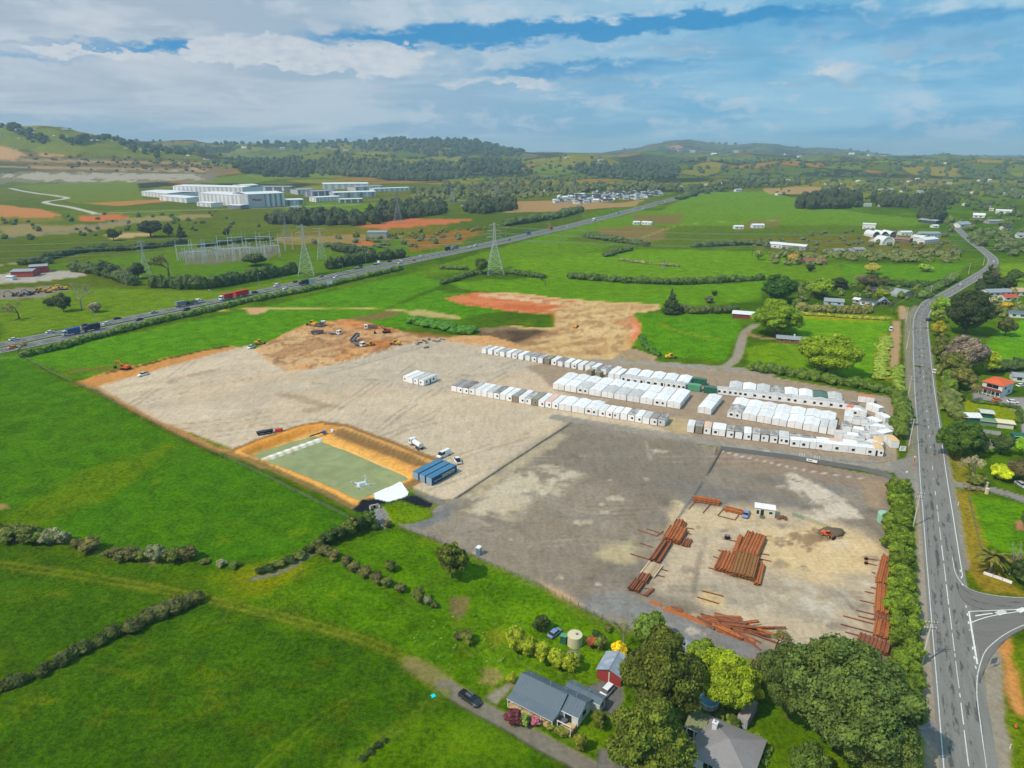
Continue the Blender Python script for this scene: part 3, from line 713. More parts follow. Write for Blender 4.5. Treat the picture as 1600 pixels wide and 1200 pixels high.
# access road and back lane in grey chip
ACC = [(870, 652), (960, 668), (1060, 684), (1150, 697), (1240, 711), (1330, 722), (1400, 733), (1440, 744)]
stroke(ACC, 6.5, (150, 146, 138), soft=.6, warp=.4, cls=1)
paint([(1390, 722), (1425, 712), (1440, 720), (1442, 800), (1434, 790), (1424, 762), (1400, 744)], (138, 136, 132), soft=.5, warp=.3, cls=1)
stroke([(930, 563), (1010, 567), (1090, 573), (1160, 578), (1200, 584)], 7, (152, 148, 142), soft=.8, warp=.6, cls=1)
stroke([(1130, 575), (1150, 560), (1158, 535), (1165, 518), (1180, 508)], 5, (150, 144, 132), soft=.8, warp=.5, cls=3)
stroke([(1165, 520), (1190, 528), (1240, 530)], 4, (158, 136, 108), soft=1, warp=1, cls=3)
stroke([(1030, 505), (1050, 515), (1090, 524), (1130, 530)], 2.2, (150, 148, 80), soft=1, alpha=.6, gr=.6)
paint([(985, 545), (1000, 548), (1028, 558), (1020, 565), (960, 560), (970, 550)], (164, 144, 116), soft=1, warp=1.5, ws=6, cls=2)
paint([(690, 527), (760, 524), (800, 534), (830, 548), (760, 541), (700, 533)], (204, 158, 108), soft=.8, warp=1.5, ws=6, cls=2)

# ---- the lower yard: darker hardfill
LOW = [(622, 823), (668, 806), (690, 784), (714, 777), (890, 662), (960, 672), (1060, 689), (1120, 700), (1240, 718), (1400, 748), (1392, 770), (1384, 860), (1386, 960), (1392, 1080), (1300, 1060), (1200, 1036), (1100, 1010), (960, 975), (830, 905), (740, 868)]
paint(LOW, (142, 132, 119), soft=.5, warp=.5, ws=6, cls=1)
paint(LOW, (126, 120, 112), soft=4, alpha=.85, patch=(16, .5, .09), streak=(.93, -.37))
paint(LOW, (150, 142, 130), soft=4, alpha=.75, patch=(11, .53, .08), streak=(.8, -.6))
paint(LOW, (130, 120, 108), soft=4, alpha=.6, patch=(9, .54, .08), streak=(.5, .87))
paint([(1110, 705), (1240, 720), (1395, 750), (1388, 775), (1250, 750), (1120, 730)], (146, 130, 116), soft=2, warp=2, ws=10, alpha=.9)
paint([(900, 668), (1080, 692), (1110, 720), (1090, 770), (960, 760), (850, 740), (830, 715)], (130, 122, 112), soft=4, warp=5, ws=15, alpha=.8)
paint([(1020, 750), (1190, 750), (1290, 760), (1310, 785), (1150, 785), (1050, 780)], (126, 123, 120), soft=4, warp=7, ws=12, alpha=.8, patch=(9, .42, .12), streak=(.93, -.37))
paint([(1275, 755), (1345, 762), (1340, 800), (1290, 780)], (132, 130, 128), soft=3, warp=4, ws=8, alpha=.8, patch=(6, .42, .1))
paint([(1340, 750), (1390, 755), (1385, 800), (1350, 790)], (160, 140, 118), soft=2, warp=2, ws=8, alpha=.8)
paint([(735, 800), (760, 770), (810, 740), (850, 730), (890, 742), (860, 760), (840, 780), (790, 805)], (198, 188, 168), soft=1.5, warp=5, ws=5, patch=(5, .42, .10))
paint([(725, 805), (755, 765), (810, 730), (860, 720), (905, 742), (865, 770), (840, 790), (790, 815)], (188, 176, 154), soft=3, warp=6, ws=8, patch=(4, .5, .08), streak=(.9, -.43), alpha=.8)
paint([(712, 780), (830, 700), (870, 676), (890, 680), (850, 710), (800, 735), (750, 775)], (186, 174, 146), soft=1.5, warp=3, ws=7, alpha=.7)
paint([(960, 850), (1000, 830), (1010, 850), (970, 880), (940, 870)], (190, 178, 140), soft=2, warp=4, ws=8, alpha=.7)
paint([(1050, 800), (1200, 790), (1300, 810), (1385, 850), (1384, 1000), (1250, 1010), (1130, 960), (1060, 930), (1020, 920), (1030, 860), (1060, 830)], (192, 176, 152), soft=4, warp=5, ws=15, alpha=.9)
paint([(1180, 830), (1300, 812), (1378, 850), (1365, 900), (1280, 905), (1200, 880)], (212, 188, 144), soft=4, warp=5, ws=12, alpha=.85)
paint([(1060, 790), (1180, 800), (1200, 815), (1120, 830), (1040, 830)], (198, 180, 148), soft=2, warp=3, ws=8, alpha=.8)
paint([(1100, 900), (1380, 900), (1384, 1050), (1180, 1000), (1040, 930)], (168, 158, 142), soft=4, alpha=.8, patch=(8, .5, .1), streak=(.9, -.4))
paint([(1250, 915), (1300, 905), (1330, 930), (1290, 965), (1250, 945)], (196, 190, 180), soft=3, warp=5, ws=6, alpha=.7, patch=(4, .45, .1))
paint([(1225, 742), (1236, 738), (1290, 762), (1340, 800), (1342, 808), (1312, 808), (1290, 815), (1255, 806), (1258, 785), (1240, 765)], (200, 188, 174), soft=1.2, warp=2.6, ws=4, patch=(4, .38, .12))
paint([(1195, 842), (1250, 832), (1290, 828), (1318, 838), (1285, 850), (1265, 860), (1240, 850), (1205, 850)], (142, 118, 94), soft=.6, warp=4, ws=3, alpha=.85, patch=(2.5, .4, .08))
paint([(1270, 830), (1310, 826), (1320, 838), (1285, 846)], (112, 96, 78), soft=1, warp=1, ws=3, alpha=.7)
paint([(960, 955), (1010, 940), (1090, 975), (1200, 1010), (1205, 1035), (1090, 1008), (1000, 985)], (130, 130, 132), soft=1, warp=1.5, ws=8, alpha=.95)
paint([(900, 935), (990, 925), (1010, 945), (960, 972), (920, 955)], (132, 134, 136), soft=3, warp=3, ws=8, alpha=.8)
paint([(840, 905), (905, 940), (910, 946), (870, 932)], (196, 160, 116), soft=1, warp=1, ws=5, alpha=.8)
paint([(630, 824), (680, 800), (700, 790), (720, 780), (700, 812), (660, 828)], (122, 124, 124), soft=1, warp=1, ws=4)
paint([(1092, 940), (1100, 920), (1130, 925), (1128, 950), (1100, 948)], (204, 180, 130), soft=1, warp=2, ws=3, alpha=.7)
stroke([(1122, 704), (1180, 718), (1260, 735), (1350, 748)], .5, (216, 206, 190), soft=.3, warp=.3, alpha=.9)
stroke([(712, 779), (800, 721), (892, 662)], .9, (98, 98, 98), soft=.4, warp=.2)
stroke([(1128, 702), (1105, 742)], .7, (96, 96, 98), soft=.4)
stroke([(1096, 753), (1060, 810)], .6, (104, 106, 108), soft=.4)
for (a, b), r in (((1058, 787), 2.2), ((940, 788), .9)):
    P0 = G(a, b); idx = near(np.array([P0, P0]), r + 2); a_ = sstep(r + .6, r - .6, np.hypot(Xf[idx] - P0[0], Yf[idx] - P0[1])); lay(idx, a_ * .8, (196, 182, 152), 0, None)

for k in range(46):      # tyre tracks over both yards
    if k % 2: a = rng.uniform((700, 690), (1330, 960)); d_ = rng.uniform(-1, 1) * np.array([150, 30]) + rng.normal(0, 30, 2)
    else: a = rng.uniform((250, 560), (820, 740)); d_ = rng.choice([-1, 1]) * np.array([130, -40]) + rng.normal(0, 40, 2)
    pts = [tuple(a - d_), tuple(a + rng.normal(0, 9, 2)), tuple(a + d_)]
    c_ = (120, 112, 100) if k % 3 else (206, 194, 172)
    for o_ in (-3.5, 3.5):
        P0 = [(p[0] + o_ * .3, p[1] + o_) for p in pts]
        Pw = catmull(Gs(P0), 8); idx = near(Pw, 2); x, y = Xf[idx], Yf[idx]
        keep = CLS[idx] == 1; idx, x, y = idx[keep], x[keep], y[keep]
        if len(idx): lay(idx, sstep(.9, .3, line_d(Pw, x, y)) * (.36 if k % 3 else .16) * sstep(.35, .6, fbm(x / 9, y / 9, 900 + k, 3)), c_, None, None)
for k in range(90):     # spills and puddle stains
    a = rng.uniform((640, 690), (1370, 990)); P0 = G(*a); r = rng.uniform(.5, 2.6); idx = near(np.array([P0, P0]), r * 3); x, y = Xf[idx], Yf[idx]
    keep = CLS[idx] == 1; idx, x, y = idx[keep], x[keep], y[keep]
    if len(idx): lay(idx, sstep(r, r * .3, np.hypot((x - P0[0]) * .7, y - P0[1]) + (fbm(x / 1.5, y / 1.5, 700 + k, 3) - .5) * r * 1.6) * .55, (206, 196, 176) if k % 2 else (112, 106, 98), None, None)
# road verges and shoulders
stroke([(1446, 760), (1452, 850), (1458, 950), (1470, 1100), (1482, 1250), (1492, 1340)], 6.2, (158, 148, 132), soft=.8, warp=.5, ws=5)
stroke([(1430, 740), (1426, 640), (1420, 560), (1420, 500), (1432, 478)], 4.5, (140, 136, 126), soft=.8, warp=.6, alpha=.85)
stroke([(1464, 700), (1476, 770), (1492, 880)], 6.5, (142, 138, 130), soft=.6, warp=.4)
stroke([(1462, 640), (1456, 590), (1452, 540)], 3.0, (136, 132, 122), soft=.6, alpha=.8)
paint([(1534, 1015), (1568, 992), (1566, 1040), (1572, 1100), (1584, 1200), (1600, 1340), (1550, 1340), (1532, 1120)], (150, 142, 128), soft=.8, warp=.8, ws=5)
paint([(1562, 1010), (1576, 994), (1582, 1040), (1598, 1100), (1604, 1130), (1592, 1128), (1576, 1090), (1568, 1050)], (194, 142, 84), soft=.8, warp=1.4, ws=4, gr=.2)
paint([(1572, 1115), (1600, 1120), (1640, 1100), (1660, 1340), (1606, 1340), (1590, 1230)], (98, 140, 42), soft=.8, warp=1.2, ws=4, gr=1)
paint([(1398, 1108), (1440, 1112), (1462, 1130), (1465, 1165), (1440, 1150), (1412, 1130)], (132, 130, 132), soft=.6, warp=.4)
stroke([(1466, 756), (1500, 758), (1560, 768), (1640, 795)], 4.6, (140, 138, 136), soft=.4, warp=.2)
stroke([(1545, 612), (1580, 625), (1600, 640)], 3.0, (150, 148, 148), soft=.4)
paint([(1520, 612), (1560, 622), (1600, 620), (1680, 690), (1600, 700), (1592, 645), (1560, 630), (1520, 624)], (150, 148, 150), soft=.5)
paint([(1455, 612), (1475, 612), (1480, 620), (1460, 622)], (134, 132, 130), soft=.6)
paint([(1500, 695), (1560, 680), (1600, 690), (1600, 700), (1530, 702)], (150, 146, 136), soft=.8, alpha=.8)

# ---- the settling pond: banks and basin
RIM = Gs([(374, 706), (402, 694), (470, 670), (500, 665), (532, 668), (684, 727), (642, 750), (596, 768), (563, 784), (470, 742)])
WAT = Gs([(393, 709), (404, 700), (492, 675), (502, 686), (637, 741), (564, 776)])
idx = near(RIM, 12); x, y = Xf[idx], Yf[idx]
sr, sw = poly_sd(RIM, x, y), poly_sd(WAT, x, y)
sw = sw + (fbm(x / 3.5, y / 3.5, 423, 4) - .5) * 1.7; sr = sr + (fbm(x / 5, y / 5, 427, 3) - .5) * 1.2
t = np.where(sw > 0, 1.0, np.clip(sr, 0, None) / (np.clip(sr, 0, None) + np.clip(-sw, 0, None) + 1e-6))
Zf[idx] = Zf[idx] * (sr < -2) - 1.9 * t - 1.2 * sstep(0, 1.5, sw) + 0.55 * np.exp(-(sr / 1.6) ** 2) * (sr < 1.5)
lay(idx, sstep(-4.5, -3.6, sr + (fbm(x / 5, y / 5, 401, 3) - .5) * 1.2), (150, 116, 74), 0.0, 2)     # outer faces in mulch
lay(idx, sstep(-.8, .2, sr), (196, 146, 86), 0.0, 2)
lay(idx, sstep(.35, .75, t + (fbm(x / 4, y / 4, 409, 4) - .5) * .5), (226, 172, 92), 0.0, 2)
lay(idx, sstep(.75, 1.0, t) * sstep(.4, .6, fbm(x / 3, y / 3, 411, 3)), (222, 194, 140), 0.0, 2)
paint([(526, 671), (538, 671), (679, 726), (668, 729), (640, 722), (522, 678)], (132, 106, 70), soft=.6, warp=.6, ws=4)
paint([(388, 716), (420, 722), (562, 786), (552, 800), (520, 782), (400, 724)], (132, 112, 70), soft=.7, warp=.8, ws=4)
paint([(400, 690), (480, 664), (500, 666), (420, 694), (380, 706)], (206, 140, 64), soft=.8, warp=.8, ws=4)
stroke([(372, 707), (420, 722), (470, 744), (520, 766), (562, 786), (600, 768), (640, 749)], 2.6, (224, 168, 88), soft=.5, warp=.6, ws=3, cls=2)
stroke([(374, 705), (404, 693), (470, 670), (502, 665)], 2.4, (222, 156, 72), soft=.5, warp=.5, ws=3, cls=2)
stroke([(535, 668), (610, 696), (684, 727)], 1.6, (206, 158, 98), soft=.5, warp=.5, ws=3, cls=2)
# outfall: liner, sheet, rock
paint([(550, 797), (566, 782), (600, 778), (634, 776), (650, 774), (678, 786), (674, 794), (640, 788), (606, 786), (588, 790), (574, 804)], (34, 38, 48), soft=.4, warp=.3, ws=3)
paint([(640, 768), (652, 768), (700, 782), (690, 790), (676, 786)], (126, 122, 116), soft=.5, warp=.5, ws=3)
paint([(597, 793), (622, 782), (645, 788), (674, 800), (677, 808), (650, 816), (617, 823), (606, 808)], (96, 146, 36), soft=.5, warp=.6, ws=4, gr=1.0, cls=0)
paint([(566, 806), (586, 798), (592, 820), (572, 826)], (84, 132, 34), soft=.6, warp=.6, gr=1.0, cls=0)
paint([(583, 798), (596, 791), (606, 804), (611, 820), (602, 826), (588, 822)], (140, 140, 140), soft=.3, warp=.4, ws=2)

# churned soil: rough relief and mixed colour on the earthworks
DIRT = [(395, 548), (480, 506), (540, 499), (655, 524), (690, 527), (640, 537), (560, 562), (455, 583)]
paint(DIRT, (164, 122, 92), soft=2, alpha=.75, patch=(5, .52, .08), streak=(.5, .87)); paint(DIRT, (206, 172, 132), soft=2, alpha=.7, patch=(7, .54, .07), streak=(.9, -.4)); paint(DIRT, (136, 100, 70), soft=2, alpha=.7, patch=(3.5, .6, .06))
FANP = [(840, 470), (1030, 478), (985, 490), (1000, 512), (975, 552), (850, 558), (800, 540), (870, 512), (868, 492)]
paint(FANP, (176, 140, 100), soft=3, alpha=.7, patch=(8, .5, .08), streak=(.2, .98)); paint(FANP, (216, 190, 142), soft=3, alpha=.6, patch=(6, .55, .07), streak=(.85, .5)); paint(FANP, (150, 112, 82), soft=3, alpha=.6, patch=(5, .62, .05))
paint([(697, 466), (750, 456), (900, 472), (866, 491), (720, 475)], (186, 96, 58), soft=2, alpha=.7, patch=(6, .5, .08), streak=(.95, -.3))
ew_ = np.nonzero((CLS == 2) & (Yf > 262))[0]
Zf[ew_] += (fbm(Xf[ew_] / 6, Yf[ew_] / 6, 77, 4) - .45) * 1.5
# soil and field noise, then build
C *= 1 - GR[:, None] * (1 - np.array([1.10, .745, .16]))
C *= 1 - (1 - GR[:, None]) * (1 - np.array([1.12, 1.07, 1.0]))
Cc = np.clip(C, 0, 1)
V3 = np.stack([Xf, Yf, Zf], 1)
ii = np.arange(N).reshape(nr, nc)
Q = np.stack([ii[:-1, :-1], ii[:-1, 1:], ii[1:, 1:], ii[1:, :-1]], -1).reshape(-1, 4)
qc = np.median(CLS[Q], axis=1).astype(int)

def ground_material():
    m = bpy.data.materials.new('ground_cover'); m.use_nodes = True; t = NT(m.node_tree)
    out = t.n('ShaderNodeOutputMaterial'); bs = t.n('ShaderNodeBsdfPrincipled')
    bs.inputs['Roughness'].default_value = 0.9; bs.inputs['Specular IOR Level'].default_value = 0.0
    at = t.n('ShaderNodeAttribute', attribute_name='cover'); ag = t.n('ShaderNodeAttribute', attribute_name='grassiness')
    pos = t.n('ShaderNodeNewGeometry').outputs['Position']
    mp = t.n('ShaderNodeMapping'); mp.inputs['Rotation'].default_value = (0, 0, 0.55); mp.inputs['Scale'].default_value = (1, 0.28, 1); t.l(pos, mp.inputs[0])
    fine = t.noise(pos, 0.9, 4, 0.75); mid = t.noise(pos, 0.14, 4, 0.65, 0.8); broad = t.noise(pos, 0.018, 4, 0.6); strk = t.noise(mp.outputs[0], 0.45, 5, 0.7, 0.5)
    mq = t.n('ShaderNodeMapping'); mq.inputs['Rotation'].default_value = (0, 0, -0.48); mq.inputs['Scale'].default_value = (0.03, 0.45, 1); t.l(pos, mq.inputs[0])
    rut = t.noise(mq.outputs[0], 0.8, 5, 0.65, 2.0)
    g = ag.outputs['Fac']
    tuft = t.ss(fine, 0.34, 0.66)
    fg = t.m('ADD', t.m('ADD', t.m('ADD', 0.30, t.m('MULTIPLY', tuft, 0.62)), t.m('MULTIPLY', t.ss(mid, 0.3, 0.7), 0.42)), t.m('MULTIPLY', broad, 0.38))
    fs = t.m('ADD', t.m('ADD', t.m('ADD', 0.58, t.m('MULTIPLY', t.ss(strk, 0.25, 0.75), 0.22)), t.m('MULTIPLY', tuft, 0.2)), t.m('MULTIPLY', t.ss(rut, 0.25, 0.75), 0.14))
    mx = t.n('ShaderNodeMix'); mx.data_type = 'FLOAT'; t.l(g, mx.inputs[0]); t.l(fs, mx.inputs[2]); t.l(fg, mx.inputs[3])
    col = t.mix(1.0, at.outputs['Color'], t_comb(t, mx.outputs[0]), 'MULTIPLY')
    # pasture: some sward yellower, some bluer; hardfill: brown and grey scuffs
    yel = t.mix(1.0, col, (1.28, 1.05, 0.65), 'MULTIPLY'); blu = t.mix(1.0, col, (0.88, 0.98, 1.2), 'MULTIPLY'); brn = t.mix(1.0, col, (0.90, 0.82, 0.72), 'MULTIPLY')
    ng = t.m('SUBTRACT', 1.0, g)
    col = t.mix(t.m('MULTIPLY', g, t.ss(mid, 0.46, 0.7, 0, 0.5)), col, yel)
    col = t.mix(t.m('MULTIPLY', g, t.ss(broad, 0.52, 0.7, 0, 0.45)), col, blu)
    col = t.mix(t.m('MULTIPLY', ng, t.ss(t.m('MULTIPLY', rut, mid), 0.26, 0.36, 0, 0.6)), col, brn)
    t.l(col, bs.inputs['Base Color'])
    bp = t.n('ShaderNodeBump'); bp.inputs['Strength'].default_value = 0.8; bp.inputs['Distance'].default_value = 0.5
    t.l(t.m('MULTIPLY', t.m('ADD', fine, mid), t.m('ADD', 0.3, g)), bp.inputs['Height']); t.l(bp.outputs[0], bs.inputs['Normal'])
    t.l(bs.outputs[0], out.inputs[0]); return m
GROUND = ground_material()
for k, nm in enumerate(['ground', 'gravel_yard', 'earthworks', 'gravel_path']):
    q = Q[qc == k]
    used, inv = np.unique(q, return_inverse=True)
    me = np_mesh(nm, V3[used], inv.reshape(-1, 4), [GROUND], smooth=True)
    a = me.color_attributes.new('cover', 'FLOAT_COLOR', 'POINT'); a.data.foreach_set('color', np.concatenate([Cc[used], np.ones((len(used), 1))], 1).astype(np.float32).ravel())
    b = me.attributes.new('grassiness', 'FLOAT', 'POINT'); b.data.foreach_set('value', GR[used].astype(np.float32))
    tag(link(nm, me), kind='structure')

Zgrid = Zf.reshape(nr, nc)
def hz(x, y):
    """ground height under a point"""
    r = np.clip(np.searchsorted(Yrow, y) - 1, 0, nr - 2); px = 800 + FPX * x / depth_at(0, y)
    c = int(np.clip((px - cols_px[0]) / GSTEP, 0, nc - 2))
    tr = (y - Yrow[r]) / (Yrow[r + 1] - Yrow[r]); tc_ = np.clip((px - cols_px[c]) / GSTEP, 0, 1)
    return float((Zgrid[r, c] * (1 - tc_) + Zgrid[r, c + 1] * tc_) * (1 - tr) + (Zgrid[r + 1, c] * (1 - tc_) + Zgrid[r + 1, c + 1] * tc_) * tr)
def on(px, py, dz=0.0):
    x, y = G(px, py); return (float(x), float(y), hz(x, y) + dz)
# ------------------------------------------------------------------ roads
def road_material(name, base, lines=None, width=8.0, worn=(60, 62, 66)):
    m = bpy.data.materials.new(name); m.use_nodes = True; t = NT(m.node_tree)
    out = t.n('ShaderNodeOutputMaterial'); bs = t.n('ShaderNodeBsdfPrincipled'); bs.inputs['Roughness'].default_value = 0.85; bs.inputs['Specular IOR Level'].default_value = 0.2
    uv = t.n('ShaderNodeUVMap', uv_map='UVMap'); sp = t.n('ShaderNodeSeparateXYZ'); t.l(uv.outputs[0], sp.inputs[0])
    pos = t.n('ShaderNodeNewGeometry').outputs['Position']
    mp = t.n('ShaderNodeMapping'); mp.inputs['Scale'].default_value = (1.2, 0.07, 1); t.l(uv.outputs[0], mp.inputs[0])
    st = t.noise(mp.outputs[0], 1.0, 4, 0.6); fine = t.noise(pos, 1.5, 4, 0.65)
    mb = t.n('ShaderNodeMapping'); mb.inputs['Scale'].default_value = (0.75, 0.16, 1); t.l(uv.outputs[0], mb.inputs[0])
    bl = t.noise(mb.outputs[0], 1.0, 3, 0.7)
    rgb = t.n('ShaderNodeRGB'); rgb.outputs[0].default_value = (*lin(base), 1)
    col = t.mix(1.0, rgb.outputs[0], t_comb(t, t.m('ADD', t.m('ADD', 0.55, t.m('MULTIPLY', st, 0.6)), t.m('MULTIPLY', fine, 0.3))), 'MULTIPLY')
    # bitumen patches along the wheel paths
    tr = None
    for c in (width * .2, width * .36, width * .62, width * .78):
        g = t.ss(t.m('ABSOLUTE', t.m('SUBTRACT', sp.outputs[0], c)), 0.2, 0.7, 1.0, 0.0); tr = g if tr is None else t.m('MAXIMUM', tr, g)
    col = t.mix(t.m('MULTIPLY', t.m('MULTIPLY', tr, t.ss(bl, 0.50, 0.60)), 0.75), col, lin(worn))
    if lines:
        for c, w_, dash in lines:
            g = t.ss(t.m('ABSOLUTE', t.m('SUBTRACT', sp.outputs[0], c)), w_ * .5, w_ * .5 + .05, 1.0, 0.0)
            if dash: g = t.m('MULTIPLY', g, t.m('LESS_THAN', t.m('MODULO', sp.outputs[1], 10.0), dash))
            col = t.mix(t.m('MULTIPLY', g, 0.85), col, lin((225, 225, 218)))
    t.l(col, bs.inputs['Base Color']); t.l(bs.outputs[0], out.inputs[0]); return m

def strip(name, Lp, Rp, m, z=0.02, parent=None, kind='structure'):
    """ribbon between two world polylines of equal length, uv in metres"""
    Lp, Rp = np.asarray(Lp), np.asarray(Rp); n = len(Lp)
    mid = (Lp + Rp) / 2; s = np.concatenate([[0], np.cumsum(np.linalg.norm(np.diff(mid, axis=0), axis=1))])
    k = 6
    V = []; UV = []
    for i in range(n):
        wd = np.linalg.norm(Rp[i] - Lp[i])
        for j in range(k + 1):
            p = Lp[i] + (Rp[i] - Lp[i]) * j / k
            V.append((p[0], p[1], hz(p[0], p[1]) + z)); UV.append((wd * j / k, s[i]))
    F = [(i * (k + 1) + j, i * (k + 1) + j + 1, (i + 1) * (k + 1) + j + 1, (i + 1) * (k + 1) + j) for i in range(n - 1) for j in range(k)]
    me = np_mesh(name, np.array(V), np.array(F), [m], smooth=True)
    uvl = me.uv_layers.new(name='UVMap'); uvl.data.foreach_set('uv', np.array([UV[v] for f in F for v in f], np.float32).ravel())
    o = link(name, me, parent)
    if kind and parent is None: o['kind'] = kind
    return o
def offset(P, d):
    P = np.asarray(P); T = np.gradient(P, axis=0); T /= np.linalg.norm(T, axis=1)[:, None]
    return P + np.stack([T[:, 1], -T[:, 0]], 1) * d        # to the right of travel
def mark(name, P, width, parent, z=0.035, m=None):
    return strip(name, offset(P, -width / 2), offset(P, width / 2), m or LINEW, z, parent)

edgeL = [(1489, 1340), (1475, 1200), (1462, 1050), (1455, 960), (1450, 900), (1442, 800), (1437, 735), (1433, 660), (1429, 600), (1427, 540), (1427.5, 500), (1436, 480), (1446, 470), (1467, 460), (1499, 442), (1520, 430), (1540, 417), (1544, 405), (1535, 395), (1516, 380), (1504, 370), (1494, 360), (1486, 352)]
cl = catmull(Gs(edgeL), 8)
ROADW = 7.6
rd = strip('road', offset(cl, -0.7), offset(cl, ROADW + 0.7), road_material('asphalt_road', (126, 124, 118), width=9.0), 0.03)
mark('edge_line', offset(cl, 0), 0.16, rd); mark('edge_line', offset(cl[66:], ROADW), 0.16, rd)
Yn = cl[:, 1]
i0 = int(np.argmin(abs(Yn - G(1490, 888)[1]))); 
mark('edge_line', offset(cl[i0:67], ROADW), 0.16, rd)
X_, T_, s_ = walk(offset(cl, ROADW / 2), 10.0)
for p, t_, s in zip(X_, T_, s_):
    if p[1] > 900: break
    a, b = p, p + t_ * 3.0
    solid = G(1479, 1200)[1] - 5 < p[1] < G(1470, 815)[1]
    mark('centre_dash', np.array([a, p + t_ * 1.5, b]) if not solid else np.array([a, p + t_ * 4, p + t_ * 8.6]), 0.15, rd)
# right-turn lane dashes at the junction
X_, T_, s_ = walk(offset(cl[:44], ROADW - .3), 3.2)
for p, t_ in zip(X_, T_):
    if G(1520, 1070)[1] < p[1] < G(1490, 890)[1]: mark('centre_dash', np.array([p, p + t_ * .5, p + t_ * 1.0]), 0.22, rd)
# side road at the bottom right
su = catmull(Gs([(1488, 870), (1494, 898), (1512, 918), (1548, 929), (1600, 934), (1700, 936), (1900, 938)]), 8)
sl = catmull(Gs([(1547, 1240), (1533, 1140), (1526, 1080), (1531, 1040), (1548, 1008), (1600, 976), (1700, 950)]), 8)
def resamp(P, n):
    P = np.asarray(P); s = np.concatenate([[0], np.cumsum(np.linalg.norm(np.diff(P, axis=0), axis=1))]); q = np.linspace(0, s[-1], n)
    return np.stack([np.interp(q, s, P[:, k]) for k in (0, 1)], 1)
a, b = resamp(su, 40), resamp(sl, 40)
sr_ = strip('side_road', a, b, road_material('asphalt_side', (116, 113, 107), width=12.0), 0.024)
mark('edge_line', su[:-4], 0.16, sr_, 0.045); mark('edge_line', sl[:-3], 0.16, sr_, 0.045)
mark('give_way_line', np.linspace(G(1514, 955), G(1527, 1038), 6), 0.35, sr_, 0.05)
mark('splitter_line', np.linspace(G(1514, 955), G(1620, 951), 6), 0.2, sr_, 0.05)
mark('splitter_line', catmull(Gs([(1518, 972), (1535, 966), (1560, 960), (1630, 950)]), 4), 0.2, sr_, 0.05)
mark('splitter_bar', np.array([G(1558, 959), G(1563, 957), G(1570, 954)]), 1.2, sr_, 0.05)
mark('splitter_bar', np.array([G(1590, 955), G(1596, 953), G(1602, 951)]), 1.2, sr_, 0.05)
mark('arrow_stem', np.array([G(1524, 962), G(1535, 960), G(1551, 958)]), 0.3, sr_, 0.05)

# motorway
MC = Gs([(-260, 590), (0, 543.5), (200, 502.5), (400, 460.5), (600, 416), (800, 374), (940, 341), (1062, 309.5), (1125, 296)])
mc = catmull(MC, 8)
MOT = road_material('motorway_asphalt', (104, 104, 106), lines=[(0.8, .3, None), (10.4, .3, None), (4.2, .25, 4.0), (7.4, .25, 4.0)], width=11.0, worn=(80, 80, 84))
for nm, o0, o1 in (('motorway', -12.6, -1.8), ('motorway', 1.8, 12.6)):
    strip(nm, offset(mc, o0), offset(mc, o1), MOT, 0.22)
def mot_at(px, py):
    """snap a photo position to a motorway lane: point, heading, lateral"""
    p = G(px, py); d = np.linalg.norm(mc - p, axis=1); i = int(np.clip(np.argmin(d), 1, len(mc) - 2))
    t_ = mc[i + 1] - mc[i - 1]; t_ /= np.linalg.norm(t_); nrm = np.array([t_[1], -t_[0]])
    along = mc[i] + t_ * np.dot(p - mc[i], t_); lat = np.dot(p - along, nrm)
    lanes = np.array([-10.6, -7.2, -3.9, 3.9, 7.2, 10.6]); l = lanes[np.argmin(abs(lanes - lat))]
    return along + nrm * l, math.atan2(t_[1], t_[0]), l

# ------------------------------------------------------------------ pond water, weir, sheet, headwall
WATER = bpy.data.materials.new('silty_water'); WATER.use_nodes = True; t = NT(WATER.node_tree)
out = t.n('ShaderNodeOutputMaterial'); bs = t.n('ShaderNodeBsdfPrincipled'); pos = t.n('ShaderNodeNewGeometry').outputs['Position']
bs.inputs['Roughness'].default_value = 0.12; bs.inputs['Specular IOR Level'].default_value = 0.4
rg = t.n('ShaderNodeRGB'); rg.outputs[0].default_value = (*lin((142, 150, 94)), 1)
t.l(t.mix(1.0, rg.outputs[0], t_comb(t, t.m('ADD', 0.8, t.m('MULTIPLY', t.ss(t.noise(pos, .12, 5, .65, 1.0), .3, .7), .3))), 'MULTIPLY'), bs.inputs['Base Color'])
bp = t.n('ShaderNodeBump'); bp.inputs['Strength'].default_value = 0.15; bp.inputs['Distance'].default_value = 0.08; t.l(t.noise(pos, 1.5, 3), bp.inputs['Height']); t.l(bp.outputs[0], bs.inputs['Normal']); t.l(bs.outputs[0], out.inputs[0])
wp = Gs([(384, 712), (398, 698), (494, 671), (508, 684), (645, 742), (565, 781)])
me = bpy.data.meshes.new('pond_water'); me.from_pydata([(x, y, -1.72) for x, y in wp], [], [tuple(range(len(wp)))]); me.materials.append(WATER)
tag(link('pond_water', me), kind='structure')
A, B = G(410, 718, -1.3), G(503, 685, -1.3)
d = (B - A) / np.linalg.norm(B - A); L = np.linalg.norm(B - A); nv = np.array([-d[1], d[0]])
wr = thing('weir', 'pale stained concrete weir dividing the green settling pond', 'weir', (A[0], A[1], -2.2), math.atan2(d[1], d[0]))
SHEET = mat('stained_liner', (216, 200, 170), 0.8, 0.1, 0.6, dirt=(176, 150, 112), dirt_amt=.8, dirt_scale=.25)
mb = MB(); mb.prism([(-1.9, 0), (1.9, 0), (.9, 1.05), (-.9, 1.05)], 0, L, axis='x'); mb.build('weir_wall', SHEET, wr)
